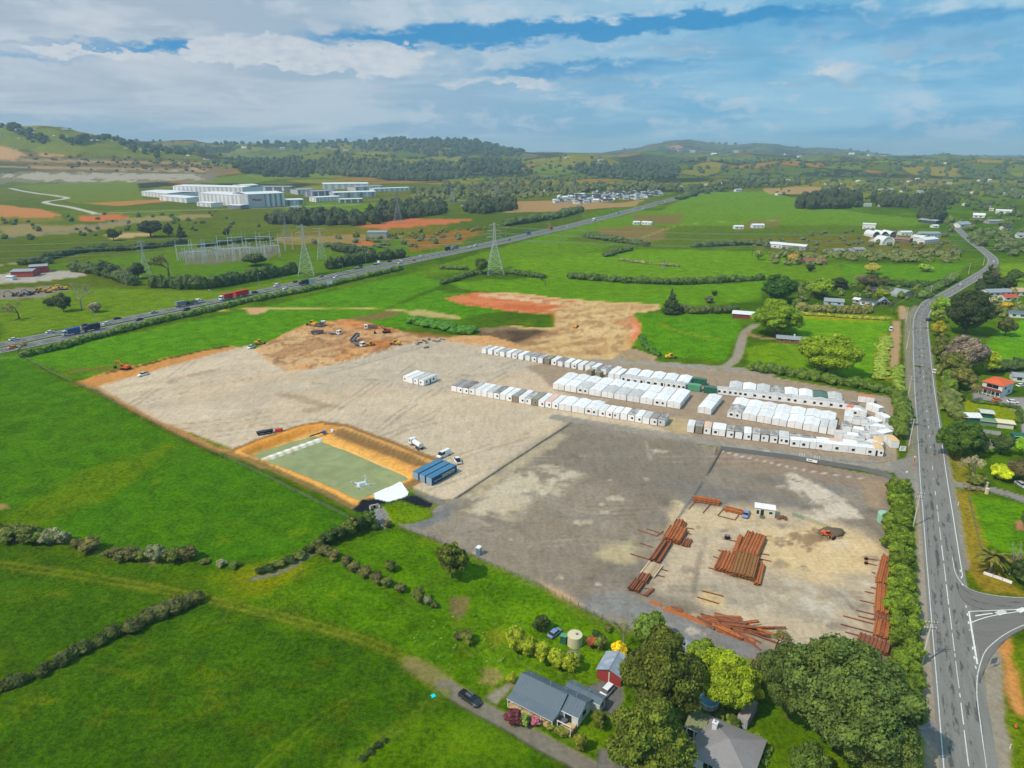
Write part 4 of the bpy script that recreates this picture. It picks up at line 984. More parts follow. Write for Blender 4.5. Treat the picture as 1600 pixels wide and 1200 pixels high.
for k in range(7):
    mb = MB(); x0 = 2.5 + k * (L - 5) / 6.2; mb.prism([(-1.95, .05), (-.85, 1.12), (.8, 1.14), (.6, 1.2), (-.95, 1.18), (-2.1, .1)], x0, x0 + 1.6, axis='x'); mb.build('pale_sheet', mat('white_geotextile', (232, 228, 218), .8, .05), wr)
P = [G(583, 769), G(618, 751), G(628, 757), G(638, 770), G(634, 777), G(607, 785), G(586, 780)]
Pa = np.array(P); lo, hi = Pa.min(0), Pa.max(0); gx = np.arange(lo[0], hi[0] + .5, .5); gy = np.arange(lo[1], hi[1] + .5, .5)
gX, gY = np.meshgrid(gx, gy); sd_ = poly_sd(Pa, gX.ravel(), gY.ravel()).reshape(gX.shape)
vid = {}; Vs_, Fs_ = [], []
def sv(i, j, top):
    k_ = (i, j, top)
    if k_ not in vid: vid[k_] = len(Vs_); Vs_.append((gX[i, j], gY[i, j], hz(gX[i, j], gY[i, j]) + (.16 + .12 * vnoise(gX[i, j:j + 1], gY[i, j:j + 1], 5)[0] if top else .02)))
    return vid[k_]
for i in range(len(gy) - 1):
    for j in range(len(gx) - 1):
        if sd_[i:i + 2, j:j + 2].mean() > -.1: Fs_.append((sv(i, j, 1), sv(i, j + 1, 1), sv(i + 1, j + 1, 1), sv(i + 1, j, 1))); Fs_.append((sv(i, j, 0), sv(i + 1, j, 0), sv(i + 1, j + 1, 0), sv(i, j + 1, 0)))
tag(link('spillway_sheet', np_mesh('spillway_sheet', np.array(Vs_), np.array(Fs_), [mat('white_sheet', (236, 238, 238), .7, .08, .8, bump=.3)])), 'bright white sheet laid over the pond spillway', 'sheet')
c = on(585, 794)
hw = thing('headwall', 'pale concrete pipe headwall below the pond spillway', 'headwall', c, .4)
mb = MB(); mb.box(-1.3, 1.3, -.2, .2, 0, 1.1).box(-1.5, -1.25, -1.3, .2, 0, .8).box(1.25, 1.5, -1.3, .2, 0, .8); mb.build('wing_walls', CONC, hw)
mb = MB(); mb.tube((0, -.45, .5), (0, .3, .5), .38, 14); mb.build('pipe', DARK, hw)
# rip-rap: loose rocks down the outfall
ROCK = mat('grey_rock', (150, 150, 150), .9, .2, 1.2)
Vr, Fr = [], []
ch = catmull(Gs([(588, 800), (594, 806), (598, 814), (600, 822)]), 6)
for k in range(170):
    q = ch[rng.integers(len(ch))] + rng.normal(0, .9, 2); s = rng.uniform(.15, .4); b = len(Vr)
    for dx, dy, dz in ((1, 0, 0), (-1, 0, 0), (0, 1, 0), (0, -1, 0), (0, 0, .8), (0, 0, -.6)):
        Vr.append((q[0] + dx * s * rng.uniform(.7, 1.2), q[1] + dy * s * rng.uniform(.7, 1.2), hz(*q) + .12 + dz * s))
    Fr += [(b + i, b + j, b + 4) for i, j in ((0, 2), (2, 1), (1, 3), (3, 0))] + [(b + j, b + i, b + 5) for i, j in ((0, 2), (2, 1), (1, 3), (3, 0))]
tag(link('rock_riprap', np_mesh('rock_riprap', np.array(Vr), np.array(Fr), [ROCK])), 'loose grey rocks lining the channel below the headwall', 'rocks', kind='stuff')
# ------------------------------------------------------------------ vegetation
def ico(sub=1):
    t = (1 + 5 ** .5) / 2
    V = [(-1, t, 0), (1, t, 0), (-1, -t, 0), (1, -t, 0), (0, -1, t), (0, 1, t), (0, -1, -t), (0, 1, -t), (t, 0, -1), (t, 0, 1), (-t, 0, -1), (-t, 0, 1)]
    F = [(0, 11, 5), (0, 5, 1), (0, 1, 7), (0, 7, 10), (0, 10, 11), (1, 5, 9), (5, 11, 4), (11, 10, 2), (10, 7, 6), (7, 1, 8), (3, 9, 4), (3, 4, 2), (3, 2, 6), (3, 6, 8), (3, 8, 9), (4, 9, 5), (2, 4, 11), (6, 2, 10), (8, 6, 7), (9, 8, 1)]
    V = [np.array(v) / np.linalg.norm(v) for v in V]
    for _ in range(sub):
        mid = {}; nf = []
        def mp_(a, b):
            k = (min(a, b), max(a, b))
            if k not in mid: m = V[a] + V[b]; V.append(m / np.linalg.norm(m)); mid[k] = len(V) - 1
            return mid[k]
        for a, b, c in F:
            ab, bc, ca = mp_(a, b), mp_(b, c), mp_(c, a); nf += [(a, ab, ca), (b, bc, ab), (c, ca, bc), (ab, bc, ca)]
        F = nf
    return np.array(V), np.array(F)
ICO0, ICO1, ICO2 = ico(0), ico(1), ico(2)

def cards(P, Nn, size, r, flat=0.0):
    """leaf quads at points P facing roughly Nn (as two triangles each)"""
    n = len(P)
    nn = Nn + r.normal(0, .55, (n, 3)); nn[:, 2] += flat; nn /= np.linalg.norm(nn, axis=1)[:, None]
    a = np.cross(nn, r.normal(0, 1, (n, 3))); a /= np.linalg.norm(a, axis=1)[:, None] + 1e-9; b = np.cross(nn, a)
    s = (size * r.uniform(.6, 1.35, n))[:, None]; e = (r.uniform(.5, 1.0, n))[:, None]
    V = np.stack([P - a * s - b * s * e, P + a * s - b * s * e * .6, P + a * s * .9 + b * s * e, P - a * s * .7 + b * s * e * .9], 1).reshape(-1, 3)
    i = np.arange(n)[:, None] * 4
    return V, np.concatenate([i + [0, 1, 2], i + [0, 2, 3]], 0)
def crown_mesh(name, blobs, n, size, seed, core=.84, sub=2, rough=.18, flat=.15):
    """blobs: (cx,cy,cz,rx,ry,rz): lumpy cores clothed in leaf quads"""
    r = np.random.default_rng(seed); Vs, Fs, off = [], [], 0
    area = np.array([b[3] * b[4] + b[4] * b[5] + b[3] * b[5] for b in blobs]); cnt = np.maximum((n * area / area.sum()).astype(int), 4)
    iv, if_ = (ICO0, ICO1, ICO2)[sub]
    B = np.array(blobs)
    for b, k in zip(blobs, cnt):
        c, rad = np.array(b[:3]), np.array(b[3:])
        nzv = 1 + (r.random(len(iv)) - .5) * 2 * rough
        V = c + iv * rad * core * nzv[:, None]
        Vs.append(V); Fs.append(if_ + off); off += len(V)
        d = r.normal(0, 1, (k * 2, 3)); d /= np.linalg.norm(d, axis=1)[:, None]
        P = c + d * rad * r.uniform(.8, 1.1, (k * 2, 1))
        q = ((P[:, None, :] - B[None, :, :3]) / B[None, :, 3:]); ins = ((q ** 2).sum(2) < .62).any(1)
        P, d = P[~ins][:k], d[~ins][:k]
        if len(P):
            V, F = cards(P, d, size, r, flat); Vs.append(V); Fs.append(F + off); off += len(V)
    return np_mesh(name, np.concatenate(Vs), np.concatenate(Fs), [LEAF])
def lumps(seed, n, cz=.6, rz=.34, rr=.36, r0=.13, r1=.22, dome=False, low=.25):
    r = np.random.default_rng(seed); out = [(0, 0, cz, rr * .82, rr * .82, rz * .85)]
    for i in range(n):
        a = r.uniform(0, 2 * math.pi); e = r.uniform(-.5 if not dome else -.25, 1.0); e = math.asin(max(-.9, min(.99, e)))
        k = r.uniform(.74, 1.12); s = r.uniform(r0 * .8, r1 * 1.1)
        out.append((math.cos(a) * math.cos(e) * (rr - s * .3) * k, math.sin(a) * math.cos(e) * (rr - s * .3) * k, max(low, cz + math.sin(e) * (rz - s * .35) * k), s, s, s * r.uniform(.6, .85)))
    return out
def trunk_mesh(name, h, r0, limbs, seed, m=None, spread=.3, top=.7):
    r = np.random.default_rng(seed); mb = MB()
    mb.tube((0, 0, -.02), (0.01, 0, h), r0, 7, r0 * .7)
    for i in range(limbs):
        a = 2 * math.pi * (i + r.uniform(-.3, .3)) / max(limbs, 1); q = (math.cos(a) * spread * r.uniform(.6, 1), math.sin(a) * spread * r.uniform(.6, 1), top * r.uniform(.8, 1.1))
        mb.tube((0.01, 0, h * r.uniform(.7, .98)), q, r0 * .55, 5, r0 * .2)
    return mb.mesh(name, m or BARK)
def bare_meshes(seed, leaf, m):
    r = np.random.default_rng(seed); mb = MB(); tips = []
    def grow(p, d, L, rad, lev):
        q = p + d * L; mb.tube(tuple(p), tuple(q), rad, 5 if lev < 2 else 3, rad * .6)
        tips.append(q)
        if lev >= 4: return
        for _ in range(3 if lev < 3 else 2):
            nd = d + r.normal(0, .55, 3); nd[2] = abs(nd[2]) * .7 + .12; nd /= np.linalg.norm(nd)
            grow(q, nd, L * r.uniform(.62, .82), rad * .6, lev + 1)
    grow(np.zeros(3), np.array([0, 0, 1.]), .26, .03, 0)
    Vv = np.array(mb.v); s = np.array([.5 / max(abs(Vv[:, 0]).max(), 1e-3), .5 / abs(Vv[:, 1]).max(), 1 / Vv[:, 2].max()]); mb.v = [tuple(v) for v in Vv * s]
    tr = mb.mesh('trunk', m)
    T = np.array(tips)[10:] * s
    P = np.repeat(T, leaf, 0) + r.normal(0, .035, (len(T) * leaf, 3)); d = P - P.mean(0); d /= np.linalg.norm(d, axis=1)[:, None]
    V, F = cards(P, d, .014, r)
    return tr, np_mesh('crown', V, F, [LEAF])
def palm_meshes(seed):
    r = np.random.default_rng(seed); tr = MB().lathe([(.05, 0), (.06, .2), (.045, .45), (.06, .55)], 9).mesh('trunk', BARK); mb = MB()
    for i in range(44):
        a = r.uniform(0, 2 * math.pi); e = r.uniform(-.15, 1.1); L = r.uniform(.42, .55); p = np.array([0, 0, .55]); d = np.array([math.cos(a) * math.cos(e), math.sin(a) * math.cos(e), math.sin(e)])
        sd = np.array([-math.sin(a), math.cos(a), 0]); prev = None
        for k in range(6):
            q = p + d * L / 5 * (k > 0); wv = .05 * (1 - abs(k / 5 - .4)) * (k < 5) + .004
            cur = (q - sd * wv - np.array([0, 0, wv * .5]), q, q + sd * wv - np.array([0, 0, wv * .5]))
            if prev is not None:
                mb.add([*prev, *cur], [(0, 1, 4, 3), (1, 2, 5, 4)])
            prev = cur; p = q; d = d + np.array([0, 0, -.22]); d /= np.linalg.norm(d)
    return tr, mb.mesh('crown', LEAF)
TR = {}
def arch(key, trunk, crown): TR.setdefault(key, []).append((trunk, crown))
for s in range(2):
    arch('dome_hi', trunk_mesh('trunk', .4, .035, 6, s, spread=.34), crown_mesh('crown', lumps(10 + s, 64, .52, .42, .43, .07, .15, True, .16), 17000, .015, s, core=.74, sub=1, rough=.3))
    arch('pine_hi', trunk_mesh('trunk', .5, .03, 7, s + 5, spread=.36), crown_mesh('crown', lumps(20 + s, 90, .55, .4, .44, .05, .12, True, .2), 26000, .0105, s + 3, core=.68, sub=1, rough=.35))
    arch('round', trunk_mesh('trunk', .42, .035, 5, s + 8), crown_mesh('crown', lumps(30 + s, 26, .58, .38, .42, .1, .19, False, .22), 3200, .03, s + 6, core=.85, sub=1, rough=.25))
    arch('bush', trunk_mesh('trunk', .3, .03, 3, s + 11, top=.5), crown_mesh('crown', lumps(40 + s, 14, .48, .46, .44, .14, .22, True, .18), 1100, .045, s + 9, core=.88, sub=1))
for s in range(2):
    r = np.random.default_rng(60 + s); bl = []
    for k in range(11):
        z = .12 + .82 * k / 10; rad = .46 * (1 - .88 * k / 10) + .03
        for j in range(max(1, int(6 * (1 - k / 11)))):
            a = r.uniform(0, 6.28); bl.append((math.cos(a) * rad * .55, math.sin(a) * rad * .55, z, rad * .55, rad * .55, .075))
    arch('cone', trunk_mesh('trunk', .8, .025, 0, s), crown_mesh('crown', bl, 2200, .03, s + 21, core=.85, sub=1, rough=.3))
    arch('tall', trunk_mesh('trunk', .6, .03, 3, s + 30, spread=.2), crown_mesh('crown', lumps(70 + s, 22, .55, .44, .4, .12, .2, False, .12), 1500, .04, s + 30, core=.85, sub=1, rough=.25))
    arch('low', trunk_mesh('trunk', .4, .04, 2, s + 40), crown_mesh('crown', lumps(80 + s, 9, .55, .38, .42, .14, .24, True, .2), 160, .09, s + 50, core=.95, sub=1, rough=.22))
for s in range(2):
    arch('bare', *bare_meshes(s + 3, 5, BARKG)); arch('thin', *bare_meshes(s + 9, 16, BARK))
arch('palm', *palm_meshes(4))

def tint(c, j=.08, k=1.85):
    v = np.array(lin(c)) * np.array([1.12, 1.0, .8]) * k * (1 + rng.normal(0, j)); return (*np.clip(v, 0, 1), 1)
DG, MG, LG, YG, OL, GY, BR = (52, 70, 34), (68, 90, 36), (98, 130, 38), (138, 158, 36), (80, 92, 44), (112, 120, 96), (86, 88, 54)
def tree(px, py, wpx, hpx, kind, col, label, group=None, name=None, cat='tree', z=None):
    x, y, zz = on(px, py); zz = zz if z is None else z
    m = depth_at(x, y) / FPX; dep = math.atan2(CAMH, math.hypot(x, y))
    wm = wpx * m; hm = max(0.5 * wm, (hpx * m - .30 * wm * math.sin(dep)) / math.cos(dep))
    v = TR[kind]; tr, cr = v[rng.integers(len(v))]
    o = thing(name or ('shrub' if kind == 'bush' else 'tree'), label, 'shrub' if kind == 'bush' and cat == 'tree' else cat, (x, y, zz - .1), rng.uniform(0, 6.28), group)
    o.scale = (wm, wm, hm)
    link('trunk', tr, o); c = link('crown', cr, o); c.color = tint(col)
    return o

T = tree
# around the houses at the bottom
T(1032, 1112, 122, 128, 'dome_hi', (74, 86, 32), 'big dark green spreading tree between the red garage and the round pool')
T(1008, 1222, 130, 132, 'dome_hi', (82, 98, 34), 'big dark olive tree at the bottom edge left of the grey hip roof')
T(1308, 1168, 205, 180, 'pine_hi', (74, 94, 46), 'huge dark spreading pine beside the road hedge, largest tree of all')
T(1232, 1122, 105, 118, 'pine_hi', (70, 88, 44), 'dark pine on the left flank of the huge spreading pine')
T(1352, 1208, 130, 120, 'pine_hi', (88, 106, 50), 'green pine at the bottom in front of the huge spreading pine')
T(1262, 1222, 60, 62, 'round', MG, 'small green tree at the bottom edge below the huge pine')
T(1134, 1106, 90, 96, 'dome_hi', (112, 134, 30), 'bright yellow-green tree behind the round pool')
T(1094, 1040, 48, 44, 'round', (92, 116, 36), 'mid green leafy tree beside the grey hip-roofed shed')
T(1014, 1008, 54, 54, 'round', (96, 124, 52), 'light green upright tree at the corner of the lower yard')
T(974, 1010, 42, 56, 'bare', GY, 'bare grey-twigged tree next to the light green upright tree')
T(967, 1022, 26, 22, 'bush', (176, 164, 30), 'yellow flowering bush behind the red garage')
for i, (a, b, w_, h_) in enumerate([(807, 1018, 33, 44), (825, 1024, 29, 34), (847, 1033, 29, 34), (870, 1043, 29, 34), (892, 1049, 26, 32)]):
    T(a, b, w_, h_, 'bush', (118, 134, 34), '%s round yellow-green bush from the left in the garden row' % ORD[i], 'row of round bushes behind the grey-roofed house')
T(846, 985, 25, 27, 'bush', DG, 'dark round bush alone on the lawn above the parked blue-white car')
T(925, 1010, 18, 18, 'bush', (128, 78, 60), 'reddish brown bush on the lawn right of the big water tank')
T(938, 1012, 24, 22, 'bush', OL, 'olive green bush beside the reddish bush right of the water tank')
T(931, 995, 14, 14, 'bush', DG, 'small dark bush behind the reddish bush near the water tank')
T(935, 1136, 24, 28, 'bush', (74, 86, 34), 'clipped round bush by the driveway corner of the grey-roofed house')
T(906, 1172, 24, 29, 'bush', (88, 96, 34), 'clipped round bush beside the gravel track below the house')
T(802, 1132, 26, 26, 'bush', (92, 52, 66), 'round purple-leaved bush at the front of the veranda')
T(818, 1134, 19, 21, 'bush', (94, 120, 58), 'green shrub next to the purple bush at the veranda')
T(836, 1133, 15, 15, 'bush', (176, 110, 140), 'small pink flowering shrub against the veranda')
for i, (a, b) in enumerate(((862, 1139), (874, 1146), (882, 1150))): T(a, b, 15, 13, 'bush', (110, 120, 56), '%s low shrub from the left along the front garden edge of the grey-roofed house' % ORD[i], 'low front garden shrubs')
T(731, 1004, 24, 22, 'bush', (86, 98, 44), 'dark scrubby bush in rough grass left of the round bush row')
T(716, 1000, 14, 16, 'bush', BR, 'brownish scrub beside the dark bush in the rough grass')
T(800, 1066, 16, 18, 'bush', (126, 140, 36), 'small yellow-green bush at the left gable of the grey-roofed house')
T(1185, 1090, 18, 16, 'bush', (160, 166, 36), 'small bright yellow-green shrub above the grey shipping container')
T(1168, 1100, 24, 22, 'bush', (78, 92, 40), 'dark spiky shrub right of the yellow-green tree')
T(1148, 1135, 22, 18, 'bush', MG, 'low green shrub between the pool and the grey container')
T(1210, 1025, 44, 44, 'thin', (92, 96, 54), 'thin-leaved tree at the edge of the lower yard above the huge pine')
T(1190, 1070, 40, 50, 'tall', (74, 82, 46), 'dark grey-green tree right of the yellow-green tree')
T(950, 985, 14, 12, 'bush', OL, 'small olive shrub on the fence line below the lower yard')
T(1000, 1128, 22, 20, 'bush', OL, 'olive shrub beneath the big trees by the white ornament')
# pasture bushes and ditches
T(706, 903, 52, 60, 'round', (72, 84, 30), 'solitary dense olive-green tree beside the yard fence', name='tree')
T(610, 892, 20, 19, 'bush', (78, 92, 40), 'single dark bush in the bright paddock below the pond')
row = [(497, 858, 22, 20, OL), (512, 850, 26, 24, DG), (530, 843, 28, 26, DG), (548, 836, 28, 30, OL), (562, 829, 26, 28, DG), (576, 822, 26, 26, MG), (588, 828, 14, 12, DG), (605, 824, 14, 14, BR), (484, 862, 18, 14, DG), (468, 872, 20, 14, OL), (452, 879, 20, 13, DG), (436, 886, 20, 13, OL), (420, 892, 20, 13, DG), (406, 896, 16, 12, DG)]
for i, (a, b, w_, h_, c) in enumerate(sorted(row)):
    T(a, b, w_, h_, 'bush', c, '%s bush from the left along the muddy ditch leading up to the pond' % nth(i).capitalize().lower(), 'bushes along the ditch')
row = [(505, 866, 24, 18, BR), (522, 873, 22, 16, BR), (542, 886, 18, 22, BR), (553, 893, 20, 18, BR), (571, 900, 22, 18, BR), (590, 911, 22, 20, BR), (605, 917, 20, 18, OL), (626, 925, 20, 16, BR), (655, 941, 20, 26, OL), (668, 945, 14, 16, GY), (679, 949, 12, 10, OL)]
for i, (a, b, w_, h_, c) in enumerate(row):
    T(a, b, w_, h_, 'bush', c, '%s brownish bush from the upper left in the broken row across the paddock' % nth(i), 'broken row of brown bushes')
row = [(20, 842, 40, 26, OL), (44, 847, 36, 30, OL), (62, 848, 28, 24, MG), (82, 849, 30, 28, GY), (100, 849, 24, 24, GY), (122, 854, 20, 16, BR), (143, 860, 32, 26, BR), (178, 868, 24, 16, BR), (200, 873, 34, 22, BR), (222, 875, 26, 20, OL), (245, 877, 30, 32, GY), (272, 876, 32, 24, OL), (295, 875, 28, 26, BR), (-20, 838, 40, 26, OL), (345, 884, 18, 12, GY), (320, 880, 16, 8, OL), (365, 886, 20, 10, MG)]
for i, (a, b, w_, h_, c) in enumerate(sorted(row)):
    T(a, b, w_, h_, 'bush', c, '%s scrubby bush from the left in the row crossing the big left field' % nth(i), 'scrub row in the left field')
for i, (a, b, w_) in enumerate([(566, 1188, 12), (578, 1178, 14), (590, 1168, 14), (600, 1160, 10)]):
    T(a, b, w_, 9, 'bush', DG, '%s small dark bush from the left in the drain at the bottom of the picture' % ORD[i], 'bushes in the bottom drain')
# right-hand side by the road
R = [(1540, 453, 32, 42, 'cone', DG, 'dark conifer standing where the road bends'), (1563, 454, 36, 40, 'thin', (98, 100, 82), 'greyish open tree right of the dark conifer at the road bend'), (1572, 456, 26, 26, 'round', DG, 'dark round tree below the greyish tree by the bend'),
     (1508, 522, 70, 74, 'dome_hi', (52, 66, 38), 'very large dark tree standing right of the road'), (1470, 494, 36, 32, 'round', LG, 'bright green tree on the inside of the road bend'), (1466, 504, 22, 22, 'round', (128, 150, 60), 'pale green tree below the bright tree at the road bend'),
     (1570, 525, 26, 30, 'round', (78, 88, 48), 'small round paddock tree right of the very large dark tree'), (1465, 526, 24, 26, 'round', (122, 124, 34), 'olive-yellow tree at the roadside'), (1468, 548, 22, 26, 'round', OL, 'olive roadside tree below the olive-yellow one'),
     (1503, 582, 66, 62, 'dome_hi', (112, 108, 104), 'large grey-leaved spreading tree left of the bright lime tree'), (1468, 572, 26, 44, 'tall', OL, 'tall olive tree between the road and the grey-leaved tree'), (1487, 590, 42, 42, 'round', (82, 92, 42), 'mid green tree in front of the grey-leaved tree'),
     (1541, 586, 34, 40, 'round', YG, 'bright lime-yellow tree above the orange-roofed house'), (1501, 608, 38, 36, 'round', (92, 98, 52), 'olive tree left of the orange-roofed house'), (1506, 626, 36, 32, 'thin', (122, 122, 84), 'thin greyish tree below the olive tree by the orange-roofed house'),
     (1490, 714, 58, 62, 'dome_hi', (66, 94, 34), 'rich green broad tree overhanging the road edge'), (1523, 712, 34, 46, 'tall', (56, 78, 40), 'dark tree right of the broad tree overhanging the road'), (1540, 702, 22, 28, 'thin', (120, 98, 84), 'brown-leaved thin tree by the garden sheds'), (1514, 690, 18, 20, 'thin', (120, 98, 84), 'brown-leaved shrub against the shed fence'),
     (1563, 709, 32, 32, 'round', (58, 78, 40), 'dark round garden tree below the cream shed'), (1596, 714, 24, 34, 'round', (112, 156, 36), 'lime green tree cut by the right edge'), (1520, 755, 50, 44, 'thin', (134, 132, 116), 'grey blossom tree beside the driveway'), (1525, 757, 30, 22, 'bush', OL, 'olive shrub at the foot of the grey blossom tree'),
     (1563, 749, 32, 28, 'bush', (150, 168, 30), 'bright yellow-green bush on the driveway garden'), (1592, 751, 38, 36, 'round', (86, 84, 58), 'dark brownish tree at the right edge above the driveway'), (1546, 895, 56, 58, 'palm', (92, 96, 44), 'palm tree beside the road junction'), (1577, 898, 36, 54, 'bare', GY, 'bare white-branched tree right of the palm'),
     (1595, 912, 38, 40, 'round', (58, 78, 36), 'dark tree behind the white roadside wall at the right edge'), (1586, 890, 26, 30, 'bush', OL, 'olive shrub behind the bare tree near the palm'), (1612, 830, 40, 40, 'round', MG, 'green tree leaning in from the right edge above the palm')]
for a, b, w_, h_, k, c, l in R: T(a, b, w_, h_, k, c, l)
# middle distance
R = [(1215, 472, 56, 46, 'dome_hi', (56, 92, 34), 'dark green spreading tree standing behind the two bright ones'), (1212, 524, 74, 62, 'dome_hi', (98, 126, 28), 'large bright green tree above the long brown house'), (1290, 586, 92, 72, 'dome_hi', (106, 132, 26), 'large bright green tree at the back hedge of the cabin yard'),
     (1281, 467, 42, 34, 'round', (102, 130, 32), 'bright green tree left of the blue-grey cottage'), (1049, 490, 32, 40, 'cone', (52, 70, 44), 'solitary dark conical tree above the green paddock'), (1309, 452, 26, 20, 'round', DG, 'dark tree behind the bright green tree near the cottages'),
     (1338, 456, 40, 28, 'thin', (104, 100, 82), 'bare grey-brown tree behind the cottages'), (1362, 452, 36, 24, 'round', (74, 80, 50), 'dark olive tree behind the cottages'), (1381, 442, 13, 12, 'bush', DG, 'small round dark bush at the corner of the bright paddock'), (1376, 470, 22, 20, 'round', (110, 130, 40), 'yellowish garden tree above the dark A-frame hut'),
     (1396, 492, 16, 24, 'thin', (78, 92, 56), 'slender tree beside the farm lane'), (1362, 428, 24, 18, 'round', (140, 140, 70), 'yellow-olive tree on the edge of the bright paddock'), (1266, 424, 12, 13, 'bush', DG, 'small dark tree alone in the small paddock left'),
     (1240, 410, 18, 14, 'round', (150, 130, 60), 'yellow-brown tree near the red-brown farm building'), (852, 447, 14, 18, 'thin', DG, 'leaning dark tree at the edge of the orange earthworks'), (1108, 473, 16, 12, 'bush', (84, 92, 74), 'grey-green bush in the paddock right of the conical tree'), (1116, 462, 10, 9, 'bush', DG, 'small dark bush above the grey-green one in the paddock'),
     (1175, 400, 14, 20, 'thin', (124, 138, 70), 'pale willow tree by the paddock drain'), (1185, 406, 14, 16, 'round', (110, 130, 64), 'pale green tree beside the willow'), (752, 428, 20, 26, 'round', MG, 'green tree at the foot of the nearer right pylon'),
     (178, 376, 20, 18, 'round', (56, 72, 46), 'dark round tree left of the group beyond the substation'), (236, 370, 36, 26, 'round', (48, 60, 42), 'broad dark tree beyond the substation'), (264, 370, 14, 22, 'tall', (52, 66, 44), 'narrow dark tree right of the broad dark tree'), (284, 371, 16, 22, 'cone', (52, 66, 44), 'small dark conical tree right of the narrow tree'), (354, 371, 12, 14, 'round', (58, 74, 48), 'small dark tree at the back of the substation'),
     (265, 436, 48, 42, 'thin', (98, 104, 64), 'hazy olive poplar at the end of the tall hedge'), (216, 436, 26, 26, 'round', (56, 74, 46), 'dark round tree under the small pylon'), (198, 448, 22, 34, 'bare', BR, 'thin bare tree left of the hazy poplar'), (165, 430, 24, 24, 'tall', (62, 78, 50), 'dark conifers clump left of the dark round tree'), (180, 434, 22, 22, 'tall', (62, 78, 50), 'second dark conifer clump beside the first above the motorway'),
     (100, 487, 24, 30, 'tall', (60, 72, 46), 'dark cypress beside the motorway field'), (128, 484, 36, 44, 'bare', (118, 112, 92), 'tall bare tree right of the dark cypress'), (149, 488, 20, 18, 'bush', (128, 126, 106), 'grey round bush right of the tall bare tree'), (30, 498, 38, 28, 'thin', (110, 112, 84), 'grey bare-branched tree near the left edge'), (80, 478, 20, 14, 'bush', DG, 'dark bush left of the cypress'), (30, 556, 26, 24, 'thin', (118, 112, 90), 'grey leafless bush at the end of the motorway hedge'),
     (400, 415, 36, 20, 'round', (58, 76, 46), 'dark clump of trees at the right end of the substation'), (1585, 440, 24, 20, 'round', MG, 'garden tree near the right edge above the red roof'), (1500, 478, 18, 16, 'bush', LG, 'light bush in front of the house with white trim'), (1556, 492, 20, 18, 'round', (110, 120, 60), 'garden tree left of the blue-grey roofed house'), (1572, 484, 16, 14, 'bush', (160, 140, 50), 'yellow bush by the blue-grey roofed house'), (1545, 478, 22, 16, 'bush', (150, 150, 120), 'pale blossom bush below the white-walled house'),
     (1445, 424, 20, 14, 'bush', (120, 150, 60), 'round green bush below the white sheds'), (1437, 392, 12, 14, 'round', (104, 100, 50), 'small olive tree in front of the white sheds')]
for a, b, w_, h_, k, c, l in R: T(a, b, w_, h_, k, c, l)

def hedge(pts, wm, hm, col, label, dens=1.0, jit=.25, name='hedge', cat='hedge', size=.35, nleaf=26, z=0.0):
    """one continuous clipped or ragged hedge along a pixel polyline"""
    P = catmull(Gs(pts), 6) if len(pts) > 2 else Gs(pts)
    X_, T_, _ = walk(P, wm * .42 / dens); Vs, Fs, off = [], [], 0; iv, if_ = ICO1
    o0 = np.array([*X_[0], hz(*X_[0])])
    for p, t_ in zip(X_, T_):
        q = p + rng.normal(0, wm * .1 * (1 + jit), 2); k = 1 + rng.uniform(-jit, jit); g = hz(*q)
        c = np.array([q[0], q[1], g + hm * .45 * k + z]) - o0; rad = np.array([wm * .52, wm * .52, hm * .56]) * k
        V = c + iv * rad * (1 + (rng.random(len(iv)) - .5) * .5)[:, None]; Vs.append(V); Fs.append(if_ + off); off += len(V)
        d = rng.normal(0, 1, (nleaf, 3)); d[:, 2] = abs(d[:, 2]); d /= np.linalg.norm(d, axis=1)[:, None]
        V, F = cards(c + d * rad * rng.uniform(.9, 1.12, (nleaf, 1)), d, size, rng, .2); Vs.append(V); Fs.append(F + off); off += len(V)
    o = link(name, np_mesh(name, np.concatenate(Vs), np.concatenate(Fs), [LEAF]), None, tuple(o0)); o.color = tint(col, .03)
    return tag(o, label, cat)
# the hedge between lower yard and road: a line of rounded shrubs
P = Gs([(1402, 768), (1402, 840), (1405, 930), (1412, 1010), (1416, 1085)]); X_, T_, _ = walk(catmull(P, 6), 5.2)
hg = thing('hedge', 'tall bright green hedge of rounded shrubs between lower yard and road', 'hedge', (*X_[0], 0))
for i, p in enumerate(X_):
    for sgn in (-1, 1):
        c = link('shrub_crown', TR['bush'][i % 2][1], hg); c.location = (p[0] - X_[0][0] + sgn * 1.15 + rng.normal(0, .25), p[1] - X_[0][1] + rng.normal(0, .6), -.2)
        s = 4.5 * rng.uniform(.85, 1.12); c.scale = (s, s * 1.15, 5.0 * rng.uniform(.85, 1.12)); c.rotation_euler = (0, 0, rng.uniform(0, 6)); c.color = tint((84, 108, 32), .12)
hedge([(1174, 578), (1235, 587), (1285, 596), (1341, 605), (1392, 615)], 5.0, 4.0, (72, 96, 38), 'dark leafy hedge along the back of the cabin yard')
hedge([(1400, 622), (1408, 650), (1406, 686)], 5.0, 5.2, (76, 98, 36), 'tall leafy hedge at the right end of the cabin yard')
hedge([(1404, 575), (1402, 600), (1410, 616)], 4, 1.6, (104, 128, 48), 'rank light green growth between the lane and the road')
hedge([(-60, 1102), (0, 1080), (60, 1055), (130, 1018), (200, 985)], 2.2, 1.7, (60, 72, 34), 'dark ragged hedge running down to the left edge', jit=.5, size=.2, nleaf=90, dens=1.3)
hedge([(206, 983), (232, 970), (270, 955), (306, 942)], 3.0, 2.3, (66, 74, 40), 'dark ragged hedge ending at the wheel track', jit=.5, size=.22, nleaf=110, dens=1.3)
